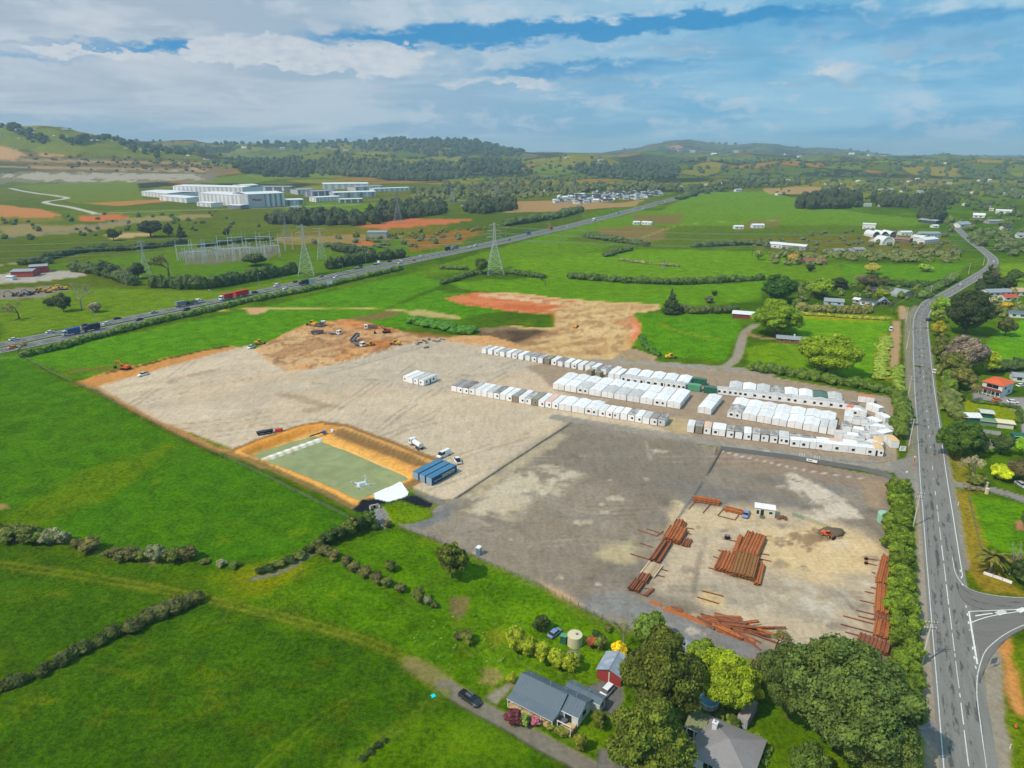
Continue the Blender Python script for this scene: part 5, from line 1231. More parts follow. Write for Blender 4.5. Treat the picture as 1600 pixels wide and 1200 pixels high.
hedge([(36, 558), (100, 543), (150, 529), (225, 510), (300, 493), (400, 470), (470, 457), (520, 446), (628, 421)], 4.0, 3.0, (72, 96, 40), 'long scrubby hedge beside the motorway', size=.5, nleaf=12, jit=.4)
hedge([(240, 449), (290, 451), (332, 450), (400, 438), (462, 427)], 7, 8.5, (56, 74, 38), 'tall dark shelterbelt between the substation and the motorway', size=.6, nleaf=22)
hedge([(518, 420), (560, 412), (630, 402)], 8, 8.5, (54, 70, 40), 'dark clipped shelterbelt nearest the motorway beyond the left pylon', size=.7, nleaf=18)
hedge([(525, 392), (545, 396), (580, 402)], 8, 8, (52, 66, 40), 'second dark shelterbelt behind the clipped one', size=.7, nleaf=18)
hedge([(72, 406), (110, 398), (150, 393), (212, 390), (292, 381)], 9, 6, (58, 74, 42), 'low dark hedge line left of the substation', size=.8, nleaf=14)
hedge([(35, 414), (75, 412)], 9, 6, (62, 78, 46), 'short dark hedge at the left above the scrap yard', size=.8, nleaf=14)
hedge([(118, 424), (150, 428), (186, 438), (210, 446)], 8, 7, (62, 80, 44), 'dark bank of bushes above the left motorway field', size=.8, nleaf=14, jit=.4)
hedge([(312, 386), (360, 380), (400, 376), (425, 376)], 7, 5, (60, 78, 46), 'dark hedge behind the substation', size=.8, nleaf=12)
hedge([(800, 428), (850, 435)], 5, 4, (62, 84, 38), 'short dark hedge at the left of the middle paddocks', size=.7, nleaf=12)
hedge([(892, 435), (960, 440), (1030, 444), (1100, 443), (1195, 437)], 6, 4.5, (64, 86, 40), 'long dark hedge across the middle paddocks', size=.7, nleaf=12, jit=.35)
hedge([(917, 371), (960, 377), (1010, 385)], 8, 5, (66, 84, 46), 'far hedge below the brown ploughed field', size=.9, nleaf=10, jit=.4)
hedge([(1085, 387), (1130, 384), (1165, 382), (1200, 384)], 8, 5, (64, 82, 46), 'far hedge left of the small white farm building', size=.9, nleaf=10)
hedge([(947, 401), (962, 396), (985, 391)], 7, 4, (66, 84, 46), 'short slanting hedge in the upper paddocks', size=.9, nleaf=10, jit=.4)
hedge([(970, 407), (1000, 411), (1060, 417)], 4, 1.8, (110, 118, 80), 'thin grey scrub fence line in the upper paddocks', size=.7, nleaf=8, jit=.5)
hedge([(692, 444), (712, 438), (745, 427)], 5, 3.5, (66, 88, 42), 'dark hedge slanting to the foot of the right pylon', size=.7, nleaf=12, jit=.35)
hedge([(690, 420), (730, 422)], 5, 3, (72, 92, 44), 'low hedge left of the right pylon', size=.7, nleaf=10)
hedge([(745, 428), (800, 428)], 4, 2.2, (66, 88, 42), 'low hedge right of the right pylon', size=.7, nleaf=10)
hedge([(1062, 484), (1085, 490), (1110, 488)], 6, 4.5, (72, 84, 48), 'scrubby hedge right of the conical tree', size=.6, nleaf=14, jit=.3)
hedge([(1115, 490), (1150, 488)], 5, 4, (60, 78, 42), 'dark hedge left of the white and red barn', size=.6, nleaf=14)
hedge([(1002, 528), (1012, 545), (1030, 556)], 3, 1.6, (60, 96, 34), 'dark weedy edge along the gravel below the green paddock', size=.5, nleaf=12)
hedge([(645, 505), (690, 512), (735, 522)], 9, 3, (60, 104, 34), 'mound of rough green growth above the yard', size=.6, nleaf=20, jit=.4)
hedge([(1385, 446), (1440, 450), (1480, 446)], 6, 5, (58, 80, 40), 'dark clipped hedge at the foot of the bright paddock', size=.7, nleaf=14, jit=.1)
hedge([(1440, 466), (1462, 452), (1490, 436)], 7, 4, (74, 96, 44), 'roadside hedge along the outside of the bend', size=.7, nleaf=14)
hedge([(1244, 485), (1280, 488), (1350, 490), (1355, 486)], 4.5, 5, (98, 104, 62), 'row of young trees below the blue-grey cottage', size=.6, nleaf=14)
hedge([(1238, 491), (1300, 495), (1388, 500)], 3.5, 1.6, (118, 134, 50), 'tall yellow-green grass bank at the top of the paddock', size=.5, nleaf=16)
hedge([(1383, 530), (1377, 560), (1370, 592)], 5, 1.5, (112, 134, 52), 'rank yellow-green weeds left of the bare lane', size=.5, nleaf=20)
hedge([(1555, 580), (1600, 576), (1660, 580)], 6, 4.5, (56, 74, 40), 'dark hedge behind the orange-roofed house', size=.6, nleaf=14)
hedge([(1481, 590), (1484, 602), (1486, 612)], 4, 4.5, (78, 104, 34), 'narrow green hedge beside the parked white car', size=.5, nleaf=16)
hedge([(1482, 622), (1490, 640), (1500, 660)], 6, 4, (84, 98, 50), 'broad garden hedge along the road below the white car', size=.5, nleaf=16)
hedge([(1520, 629), (1560, 634), (1590, 640), (1592, 662)], 2, 1.2, (64, 88, 36), 'low clipped hedge round the garden with the sheds', size=.4, nleaf=14, jit=.1)
hedge([(1512, 764), (1540, 768)], 1.8, 1.0, (104, 100, 84), 'low brown bank along the driveway entrance', size=.3, nleaf=12)
hedge([(1060, 312), (1100, 300), (1150, 296)], 14, 7, (70, 86, 54), 'scrub along the motorway where it reaches the hills', size=1.4, nleaf=8, jit=.4)
hedge([(790, 352), (860, 342), (905, 330)], 14, 8, (64, 82, 48), 'dark scrub bank beyond the motorway', size=1.4, nleaf=8, jit=.4)

# far-off woods and bush: masses, one object each
def woods(name, label, pts, n, w0, w1, col, hk=1.0, true=False, yr=None):
    iv, if_ = ICO1; P = np.array(pts, float); lo, hi = P.min(0), P.max(0); Vs, Fs, off, k = [], [], 0, 0
    o0 = None; tries = 0
    if true:
        m = np.nonzero((PXt > lo[0]) & (PXt < hi[0]) & (PYt > lo[1]) & (PYt < hi[1]) & (Yf > yr[0]) & (Yf < yr[1]))[0]
        m = m[poly_sd(P, PXt[m], PYt[m]) > 0]
        sel = rng.choice(m, min(n, len(m)), replace=False) if len(m) else []
        spots = [(Xf[i] + rng.normal(0, 6), Yf[i] + rng.normal(0, 12)) for i in sel]
    else:
        spots = []
        while len(spots) < n and tries < n * 20:
            tries += 1; q = rng.uniform(lo, hi)
            if poly_sd(P, q[:1], q[1:])[0] > 0: spots.append(tuple(G(*q)))
    for x, y in spots:
        g = hz(x, y); wd = rng.uniform(w0, w1); h = wd * rng.uniform(.7, 1.15) * hk
        if o0 is None: o0 = np.array([x, y, g])
        V = np.array([x, y, g + h * .42]) - o0 + iv * np.array([wd * .5, wd * .5, h * .58]) * (1 + (rng.random(len(iv)) - .5) * .55)[:, None]
        Vs.append(V); Fs.append(if_ + off); off += len(V)
        d = rng.normal(0, 1, (8, 3)); d[:, 2] = abs(d[:, 2]); d /= np.linalg.norm(d, axis=1)[:, None]
        V, F = cards(np.array([x, y, g + h * .42]) - o0 + d * np.array([wd * .5, wd * .5, h * .58]), d, wd * .13, rng, .2); Vs.append(V); Fs.append(F + off); off += len(V)
    if not Vs: return
    o = link(name, np_mesh(name, np.concatenate(Vs), np.concatenate(Fs), [LEAF]), None, tuple(o0)); o.color = tint(col, .03)
    tag(o, label, 'woodland', kind='stuff')
DW = (52, 64, 44)
woods('woodland', 'dark belt of trees below the warehouses', [(412, 346), (450, 337), (560, 338), (600, 346), (580, 353), (440, 353)], 110, 9, 15, DW, 1.2)
woods('woodland', 'dark tall wood right of the warehouses', [(575, 342), (600, 328), (690, 326), (698, 334), (640, 342), (590, 348)], 110, 9, 16, DW, 1.3)
woods('woodland', 'dark wood above the brown strip left of the motorway', [(722, 325), (740, 315), (800, 318), (805, 328), (760, 335), (730, 334)], 70, 10, 17, DW, 1.2)
woods('woodland', 'dark pine block above the right-hand fields', [(1247, 326), (1256, 312), (1330, 306), (1345, 312), (1340, 326), (1280, 328)], 110, 10, 18, (48, 60, 44), 1.3)
woods('woodland', 'ragged dark pines right of the pine block', [(1345, 312), (1400, 308), (1470, 310), (1505, 318), (1440, 326), (1380, 324)], 80, 9, 15, (54, 66, 46), 1.3)
woods('woodland', 'dark pines running down towards the road', [(1436, 330), (1470, 325), (1476, 342), (1455, 350), (1440, 344)], 50, 8, 14, (50, 62, 44), 1.2)
woods('woodland', 'mixed trees among houses at the far right', [(1470, 350), (1600, 322), (1700, 330), (1700, 400), (1560, 400), (1500, 375)], 110, 6, 12, (78, 94, 54), .9)
woods('woodland', 'grey-green orchard trees between the greenhouses and the bright paddock', [(1200, 398), (1300, 394), (1500, 396), (1510, 410), (1380, 410), (1300, 406), (1260, 420), (1200, 414)], 130, 4, 8, (92, 104, 62), .8)
woods('woodland', 'belt of mixed trees along the valley floor beyond the subdivision', [(640, 300), (760, 290), (900, 292), (1060, 292), (1060, 300), (900, 302), (800, 306), (660, 308)], 220, 10, 18, (74, 86, 58), 1.0)
woods('woodland', 'trees round the far motorway bridge', [(1060, 300), (1130, 288), (1250, 286), (1250, 292), (1150, 296), (1080, 308)], 80, 10, 18, (62, 76, 52), 1.0)
woods('woodland', 'trees and gardens at the far right of the plain', [(1250, 296), (1400, 288), (1600, 290), (1700, 300), (1700, 318), (1500, 308), (1400, 302), (1290, 304)], 150, 8, 15, (74, 90, 60), 1.0)
woods('woodland', 'scattered trees across the far right farmland', [(1100, 285), (1300, 272), (1700, 272), (1700, 288), (1300, 288), (1130, 292)], 110, 10, 18, (66, 84, 60), 1.0)
woods('woodland', 'bush-clad lower slope behind the quarry buildings', [(372, 252), (440, 248), (490, 258), (485, 278), (400, 276), (372, 270)], 220, 13, 24, (50, 62, 44), 1.0, True, (2200, 3300))
woods('woodland', 'brownish wood on the slope above the warehouses', [(500, 244), (570, 250), (640, 264), (590, 278), (500, 274)], 230, 13, 24, (72, 80, 52), 1.0, True, (2200, 3300))
woods('woodland', 'dark bush on the mid slopes right of the brownish wood', [(585, 260), (690, 256), (745, 272), (680, 284), (600, 282)], 240, 13, 24, (54, 68, 48), 1.0, True, (2000, 3300))
woods('woodland', 'dark bush below the round green hill', [(880, 262), (960, 258), (1065, 266), (1050, 280), (940, 278)], 200, 14, 26, (54, 70, 54), 1.0, True, (2000, 5500))
woods('woodland', 'dark bush filling the valley left of the round green hill', [(720, 248), (800, 254), (835, 274), (740, 272)], 170, 14, 26, (52, 68, 50), 1.0, True, (2000, 5500))
woods('woodland', 'bush patches on the left grassy hill', [(6, 195), (24, 194), (82, 222), (62, 226), (20, 210)], 110, 9, 18, (46, 58, 40), .8, True, HL)
woods('woodland', 'second bush patch on the left grassy hill', [(98, 216), (140, 212), (150, 226), (104, 224)], 60, 9, 18, (46, 58, 40), .8, True, HL)
woods('woodland', 'tree line along the left skyline ridge', [(150, 212), (330, 228), (330, 240), (240, 246), (150, 224)], 170, 12, 22, (52, 66, 46), 1.1, True, (2400, 5300))
woods('woodland', 'skyline trees on the middle ridge', [(330, 218), (560, 216), (560, 232), (330, 234)], 120, 14, 28, (54, 70, 54), 1.0, True, (3600, 5200))
woods('woodland', 'dark wooded ridge on the central skyline', [(560, 212), (800, 214), (820, 244), (700, 246), (560, 234)], 330, 18, 34, (48, 64, 50), .9, True, (3600, 5200))
woods('woodland', 'bush on the far right skyline ridges', [(960, 220), (1700, 236), (1700, 258), (1200, 256), (960, 244)], 230, 24, 44, (54, 74, 62), .6, True, (5200, 9500))
woods('woodland', 'tree belts over the middle right hills', [(1000, 250), (1700, 252), (1700, 272), (1000, 272)], 170, 14, 24, (64, 82, 62), .8, True, (2600, 5400))
woods('woodland', 'shelter trees over the left and central slopes', [(330, 232), (820, 238), (840, 268), (560, 262), (330, 258)], 150, 11, 20, (60, 76, 52), .9, True, (2300, 5000))
woods('woodland', 'scrub on the terraces behind the quarry', [(40, 240), (300, 250), (360, 262), (300, 268), (60, 262)], 120, 6, 13, (86, 88, 60), .7, True, HL)
woods('woodland', 'scattered bushes beside the earth roads on the left', [(0, 340), (400, 330), (430, 360), (150, 372), (0, 380)], 60, 4, 8, (72, 88, 50), .8)
woods('woodland', 'scattered scrub between the substation and the motorway', [(440, 380), (640, 362), (780, 350), (700, 384), (560, 392)], 60, 4, 8, (78, 90, 52), .8)

woods('garden_trees', 'small garden trees and shrubs among the cottages', [(1235, 442), (1330, 440), (1440, 452), (1430, 470), (1300, 466), (1240, 478)], 60, 2.5, 5.5, (80, 98, 48), .9)
woods('garden_trees', 'small garden shrubs among the houses at the right edge', [(1510, 462), (1600, 452), (1640, 500), (1560, 500), (1530, 484)], 60, 2.0, 5.0, (92, 104, 60), .9)
woods('garden_trees', 'small shrubs along the right verge of the road', [(1462, 520), (1480, 528), (1490, 600), (1478, 625), (1464, 575)], 50, 1.6, 3.6, (88, 102, 50), .9)
woods('garden_trees', 'small trees and orchards across the farmland above the bright paddock', [(1180, 372), (1350, 360), (1520, 362), (1500, 396), (1300, 398), (1200, 396)], 90, 3, 6.5, (78, 92, 56), .9)
woods('garden_trees', 'fine clutter of trees and hedges over the far right plain', [(1100, 292), (1300, 286), (1640, 300), (1640, 345), (1480, 330), (1260, 310)], 170, 4, 9, (66, 82, 54), .9)
woods('woodland', 'olive willow belt on the valley floor', [(620, 312), (780, 296), (1000, 290), (1050, 296), (900, 306), (720, 316)], 200, 7, 13, (94, 104, 66), 1.0)
woods('woodland', 'small tree clumps over the middle hills', [(560, 232), (860, 240), (1050, 258), (1020, 282), (760, 284), (560, 270)], 300, 8, 15, (66, 84, 60), .8, True, (2100, 5200))
woods('woodland', 'small bush clumps over the hills at the right', [(1000, 244), (1640, 250), (1640, 276), (1040, 278)], 320, 8, 17, (62, 80, 60), .8, True, (2300, 6500))
woods('garden_trees', 'weedy bushes along the garden beds of the houses at the bottom', [(1060, 1120), (1150, 1110), (1220, 1190), (1200, 1210), (1170, 1130), (1080, 1140)], 26, .7, 1.6, (86, 108, 46), .9)
woods('rough_grass', 'rank tussocks scattered in the rough paddock by the cottage', [(690, 960), (800, 950), (820, 990), (780, 1040), (700, 1050), (640, 1000)], 60, .3, .7, (84, 112, 40), .6)
# ------------------------------------------------------------------ portable cabins
UV_U = np.array([0.889, -0.458]); UV_V = np.array([0.478, 0.878])       # the site's own grid
ANG_U = math.atan2(UV_U[1], UV_U[0])
WALLM = {'white': WHITE, 'olive': OLIVE, 'green': GREENP, 'dgreen': DGREENP, 'grey': mat('pale_grey_panel', (206, 208, 208), .5, .06, .6, dirt=(150, 148, 144), dirt_amt=.3), 'cream': mat('cream_panel', (222, 212, 186), .6, .06)}
ROOFM = {'w': ROOFW, 'd': ROOFD, 'g': ROOFG, 'b': ROOFB, 'p': PINK, 'o': OLIVE, 'gr': GREENP, 'dg': DGREENP, 'or': mat('orange_roof', (206, 112, 70), .6, .1), 't': mat('tan_roof', (226, 186, 130), .7, .08), 'lg': mat('light_grey_roof', (206, 206, 206), .6, .06, .6, dirt=(140, 138, 136), dirt_amt=.4, dirt_scale=.4)}
RAIL = mat('panel_joint', (200, 200, 198), .6, .05)
CAB = {}
def cabin_proto(W, L, H, style, win):
    """meshes for a cabin: x across the front (W), y into depth (L); front at y=0. style gable/flat; win: list of (wall, pos, z0, w, h)"""
    key = (W, L, H, style, win)
    if key in CAB: return CAB[key]
    parts = []
    rise = .14 if style == 'flat' else (.55 if W > 4.5 else .3)
    mb = MB(); mb.prism([(0, .18), (W, .18), (W, H), (W / 2, H + rise), (0, H)], 0, L, axis='y'); parts.append(('wall', mb.mesh('wall'), 'wall'))
    e = .03
    mb = MB(); mb.prism([(-e, H - .02), (W / 2, H + rise), (W + e, H - .02), (W + e, H + .08), (W / 2, H + rise + .1), (-e, H + .08)], -e, L + e, axis='y'); parts.append(('roof', mb.mesh('roof'), 'roof'))
    mb = MB()
    for k in range(1, int(L / 1.2)): y_ = k * 1.2; mb.prism([(0, H + .075), (W / 2, H + rise + .095), (W, H + .075), (W, H + .115), (W / 2, H + rise + .135), (0, H + .115)], y_ - .05, y_ + .05, axis='y')
    parts.append(('roof_rib', mb.mesh('roof_rib', RAIL), 'stuff'))
    mb = MB()
    for x in (.1, W - .3): mb.box(x, x + .2, .1, L - .1, 0, .18)
    parts.append(('skid', mb.mesh('skid', FRAME), None))
    if W > 4.5:
        mb = MB(); mb.box(W / 2 - .04, W / 2 + .04, -.03, -.003, .2, H + rise - .05); parts.append(('joint_strip', mb.mesh('joint_strip', FRAME), None))
    for wall, pos, z0, w_, h_ in win:
        mb = MB(); fr = MB(); a, b = pos - w_ / 2, pos + w_ / 2
        if wall == 'f': mb.box(a, b, -.035, .02, z0, z0 + h_); fr.box(a - .07, b + .07, -.02, .02, z0 - .07, z0 + h_ + .07)
        elif wall == 'r': mb.box(W - .02, W + .035, a, b, z0, z0 + h_); fr.box(W - .02, W + .02, a - .07, b + .07, z0 - .07, z0 + h_ + .07)
        door = h_ > 1.6
        parts.append(('door' if door else 'window', fr.mesh('frame', WHITE if not door else FRAME), ('pane', mb.mesh('pane', GLASS))))
    CAB[key] = parts; return parts
def cabin(p, ang, W, L, H, style, win, wall, roof, label, group, name='portable_cabin', z=0.0, cat='cabin'):
    o = thing(name, label, cat, (p[0], p[1], hz(*p) + z), ang, group)
    for nm, me, role in cabin_proto(W, L, H, style, win):
        if role in ('wall', 'roof'):
            key = (me.name, role, wall if role == 'wall' else roof)
            if key not in CAB:
                m2 = me.copy(); m2.materials.append(WALLM[wall] if role == 'wall' else ROOFM[roof]); CAB[key] = m2
            link(nm, CAB[key], o)
        elif role == 'stuff': link(nm, me, o)['kind'] = 'stuff'
        elif role is None: link(nm, me, o)
        else:
            f = link(nm, me, o); link(role[0], role[1], f)
    return o
W1 = (('f', 1.75, 1.1, .8, .8),); W2 = (('f', 1.0, 1.1, .9, .8), ('f', 2.2, .2, .8, 1.95)); W0 = ()
WR = (('f', .9, 1.1, .7, .8), ('r', 2.0, 1.1, 1.1, .9), ('r', 4.6, .2, .85, 2.0), ('r', 7.0, 1.1, 1.1, .9))
G2 = (('f', 1.5, 1.1, 1.1, .9), ('f', 3.8, 1.1, .8, .9))
LG3 = (('f', 2.0, 1.05, 1.1, .95), ('f', 5.8, 1.05, 1.1, .95), ('f', 9.4, 1.05, 1.1, .95))
LG5 = (('f', 1.2, 1.05, 1.0, .95), ('f', 3.4, 1.05, 1.0, .95), ('f', 5.7, 1.05, 1.0, .95), ('f', 7.9, 1.05, 1.0, .95), ('f', 9.9, 1.05, 1.0, .95))
LGD = (('f', 1.2, .2, .9, 2.0), ('f', 3.6, 1.05, 1.4, .95), ('f', 6.6, 1.05, 1.4, .95), ('f', 9.6, .2, .9, 2.0))
W1b = (('f', .9, 1.2, .6, .8),); F2 = (('f', 1.2, 1.05, 1.0, .9), ('f', 4.4, 1.05, 1.0, .9))
RN = {'w': '', 'd': ', streaked dirty roof', 'g': ', grey roof', 'b': ', brown-stained roof', 'p': ', peach roof', 'o': '', 'gr': '', 'dg': ', green roof', 'or': ', orange roof', 't': ', tan roof', 'lg': ', pale grey roof'}
WN = {'white': 'white', 'olive': 'olive', 'green': 'green', 'dgreen': 'dark-green', 'grey': 'pale-grey', 'cream': 'cream'}
def rowlabel(i, wall, roof, what, where):
    return '%s %s %s from left in %s%s' % (nth(i), WN[wall], what, where, RN[roof])

def row(p0, p1, units, where, group, gap=.22, back=0.0, dv=None, start=0):
    """units (W,L,H,style,win,wall,roof) laid left to right from pixel p0 towards pixel p1, stretched to fit"""
    A, B = G(*p0), G(*p1); d = B - A; Ltot = np.linalg.norm(d); d /= Ltot; v = np.array([-d[1], d[0]])
    tot = sum(u[0] for u in units) + gap * (len(units) - 1); k = (Ltot - tot) / max(len(units) - 1, 1) + gap
    ang = math.atan2(d[1], d[0]); s = 0; outp = []
    for i, u in enumerate(units):
        sx = 1.0
        p = A + d * s + v * (back + rng.uniform(-.25, .25))
        what = 'long cabin' if u[0] > 9 else 'gabled cabin' if u[0] > 4.5 else 'narrow cabin'
        o = cabin(p, ang + rng.normal(0, .008), *u, rowlabel(i + start, u[5], u[6], what, where), group)
        outp.append(o); s += u[0] + k
    return outp
S7 = lambda wn, wl='white', rf='w': (2.62, 7.0, 2.75, 'flat', wn, wl, rf)
S10 = lambda wn, wl='white', rf='w': (2.62, 9.6, 2.75, 'flat', wn, wl, rf)
S6 = lambda wn, wl='white', rf='w': (2.5, 6.2, 2.75, 'flat', wn, wl, rf)
GB = lambda wn=W0, wl='white', rf='w', L=8.4: (5.3, L, 2.6, 'gable', wn, wl, rf)
LNG = lambda wn, wl='white', rf='lg': (10.6, 3.0, 2.8, 'flat', wn, wl, rf)
# front row, left block
row((705, 612), (1038, 668), [S10(W0, 'white', 'b'), S10(W1, 'white', 'g'), S10(W1, 'white', 'b'), S10(WR, 'white', 'd'), S10(W0), S10(W0), S10(W0, 'white', 'd'), S10(W1, 'white', 'd'), S10(W0), S10(W1), S10(W0, 'olive', 'g'), S10(W1), S10(W1b, 'white', 'd'), S10(W1, 'olive', 'o'), S10(W1), S10(W1, 'white', 'p'), S10(W1),
     GB(W0, L=9.6), GB(W0, L=9.6), GB(G2, L=9.6), S7(W1), S7(W1), S7(W1b), S7(W0), S7(W1, 'white', 'd'), S7(W1), S7(W0, 'white', 'd'), S7(W1, 'white', 'b'), S7(W1b, 'grey', 'd')], "the left block's front row", 'cabins in the front row of the left block')
# detached four on the open yard
row((630, 597), (662, 604), [S10(W1b), S10(W0), S10(W1b, 'white', 'd'), S10(WR, 'white', 'lg')], 'the detached group of four', 'detached group of four cabins')
# gabled doubles in the middle
mid = [GB() for _ in range(10)]; mid[2] = GB(G2, rf='lg'); mid[4] = GB(rf='lg'); mid[5] = GB(rf='lg'); mid[6] = GB(rf='lg'); mid[8] = GB(G2)
row((864, 608), (1062, 640), mid, "the left block's near gabled line", 'near gabled cabins of the left block')
row((864, 608), (1062, 640), [GB() for _ in range(10)], "the left block's rear gabled line", 'rear gabled cabins of the left block', back=9.1)
# back row
bk = [S7(W0, 'white', 'lg')] + [S7(W1 if i % 3 == 1 else W0, 'olive' if i in (9,) else 'white', ['w', 'w', 'd', 'w', 'lg', 'w', 'd', 'g', 'd', 'o', 'w', 'd', 'w', 'w', 'w', 'd'][i]) for i in range(16)]
row((753, 552), (922, 581), bk, "the left block's back row", 'cabins in the back row of the left block')
row((924, 582), (962, 589), [S7(W1), S7(W0, 'white', 'd'), S7(W1)], 'the row behind two olive boxes', 'cabins behind the two olive boxes')
row((917, 586), (937, 591), [(2.6, 3.0, 2.4, 'flat', W1b, 'olive', 'o'), (2.6, 3.0, 2.4, 'flat', W1b, 'olive', 'o')], 'the pair before the back row', 'pair of olive boxes')
row((950, 592), (968, 595), [S10(W0), S10(W0)], 'the pair beside the long cabins', 'pair left of the long cabins')
row((970, 597), (1070, 611), [LNG(LGD), LNG(LGD), LNG(LG5)], "the left block's long windowed row", 'long windowed cabins of the left block')
row((972, 597), (1072, 611), [GB(L=10) for _ in range(5)], 'the line behind long left cabins', 'gabled cabins behind the long left cabins', back=3.4)
# green containers between the blocks
for i, (p, c, L_) in enumerate([((1074, 610), 'green', 6.1), ((1099, 614), 'dgreen', 6.1), ((1081, 600), 'dgreen', 6.1)]):
    A = G(*p); cabin(A, ANG_U, 5.4 if i < 2 else 6.0, 3.0 if i < 2 else 2.6, 2.6, 'flat', W0, c, 'gr' if c == 'green' else 'dg', ['light green steel box', 'dark green steel box', 'dark green box half hidden behind the light green one'][i] + ' between the two cabin blocks', 'green boxes between the blocks')
# right block
row((1119, 616), (1318, 640), [LNG(LG5), LNG(LG3), LNG(LG3), LNG(LG3), LNG(LG3)], "the right block's long windowed row", 'long windowed cabins of the right block')
rr = [GB(L=9, rf='lg'), GB(L=9), GB(L=9, rf='lg'), GB(L=9, rf='d'), GB(L=9), GB(L=9), GB(L=9, rf='dg'), GB(L=9, rf='lg')]
row((1137, 618), (1316, 639), rr, 'the line behind long right cabins', 'gabled cabins behind the long right cabins', back=3.5)
row((1090, 645), (1112, 649), [GB()], 'the isolated pair, nearer one', 'isolated pair of gabled cabins')
row((1090, 645), (1112, 649), [GB()], 'the isolated pair, farther one', 'isolated pair of gabled cabins', back=9.1)
fr = [GB(G2, 'white', 'd')] + [GB() for _ in range(5)] + [S10(W0, 'white', 'lg'), S10(W0, 'white', 'lg')]
row((1136, 652), (1304, 681), fr, "the right block's near gabled line", 'near gabled cabins of the right block')
row((1136, 652), (1300, 680), [GB() for _ in range(7)], "the right block's rear gabled line", 'rear gabled cabins of the right block', back=9.1)
sg = [S6(W0), S6(W0, 'olive', 'g'), S6(W1b, 'white', 'p'), (4.6, 6.2, 2.75, 'flat', F2[:1], 'white', 'w'), S6(W1, 'white', 'd'), S6(W0, 'white', 'd'), S6(W1), S6(W0, 'white', 'd'), S6(W1b, 'white', 'b'), S6(W1, 'white', 'd'), (3.4, 6.2, 2.75, 'flat', W1b + (('f', 2.5, 1.0, 1.0, 1.0),), 'white', 'lg')]
row((1073, 676), (1232, 696), sg, "the right block's front row", 'cabins in the front row of the right block')
ln = [(6.2, 3.0, 2.75, 'flat', F2, 'white', 'w'), (5.8, 3.0, 2.75, 'flat', F2[1:], 'white', 'w'), (5.8, 3.0, 2.75, 'flat', F2[1:], 'white', 'w'), (5.8, 3.0, 2.75, 'flat', F2[1:], 'white', 'w'), (6.2, 3.0, 2.75, 'flat', F2[1:], 'white', 'w'), (3.0, 6.2, 2.75, 'flat', (('f', .8, .2, .8, 1.95), ('f', 2.3, 1.1, .7, .8)), 'white', 't')]
row((1234, 698), (1379, 714), ln, "the front row's broadside end", 'broadside cabins at the end of the front row')
row((1234, 698), (1362, 713), [(4.5, 2.6, 2.6, 'flat', W0, 'white', ['d', 'd', 'w', 'p', 'w', 'd'][i]) for i in range(6)], 'the rank behind broadside cabins', 'cabins behind the broadside ones', back=3.6)
# jumble of stored units at the right end
jb = [(1320, 645), (1330, 650), (1344, 652), (1352, 662), (1318, 660), (1332, 664), (1346, 672), (1358, 676), (1316, 676), (1330, 680), (1344, 686), (1358, 690), (1366, 684), (1322, 690), (1336, 694), (1350, 699), (1364, 701), (1304, 686)]
rf = ['or', 'w', 'd', 'w', 'w', 'd', 'lg', 'w', 'd', 'w', 'd', 'lg', 'w', 'w', 'd', 'w', 't', 'lg']
for i, q in enumerate(jb):
    t_ = (q[1] - 640) / 70; a = ANG_U + [-.9, .15, .68][i % 3] * (.25 if q[0] < 1340 else 1) * (1 - t_ * .4)
    cabin(G(*q), a, 5.2 if i % 2 else 2.9, 2.9 if i % 2 else 5.6, 2.6, 'flat', F2[:1] if i % 5 == 1 else W0, 'white', rf[i], '%s unit from the back in the jumble of stored cabins%s' % (nth(i), RN[rf[i]]), 'jumbled stored cabins at the right end')
for i, (a, b) in enumerate([((1340, 628), 0), ((1318, 640), 0), ((1352, 640), -.7), ((1366, 655), -.95), ((1376, 672), -1.1), ((1380, 690), -1.2)]):
    cabin(G(*a), ANG_U + b, 6.0, 2.8, 2.7, 'flat', W0, 'white', ['or', 'b', 'w', 'w', 'lg', 't'][i], '%s cabin from the back in the curved outer line round the stored jumble' % nth(i), 'curved outer line of stored cabins')

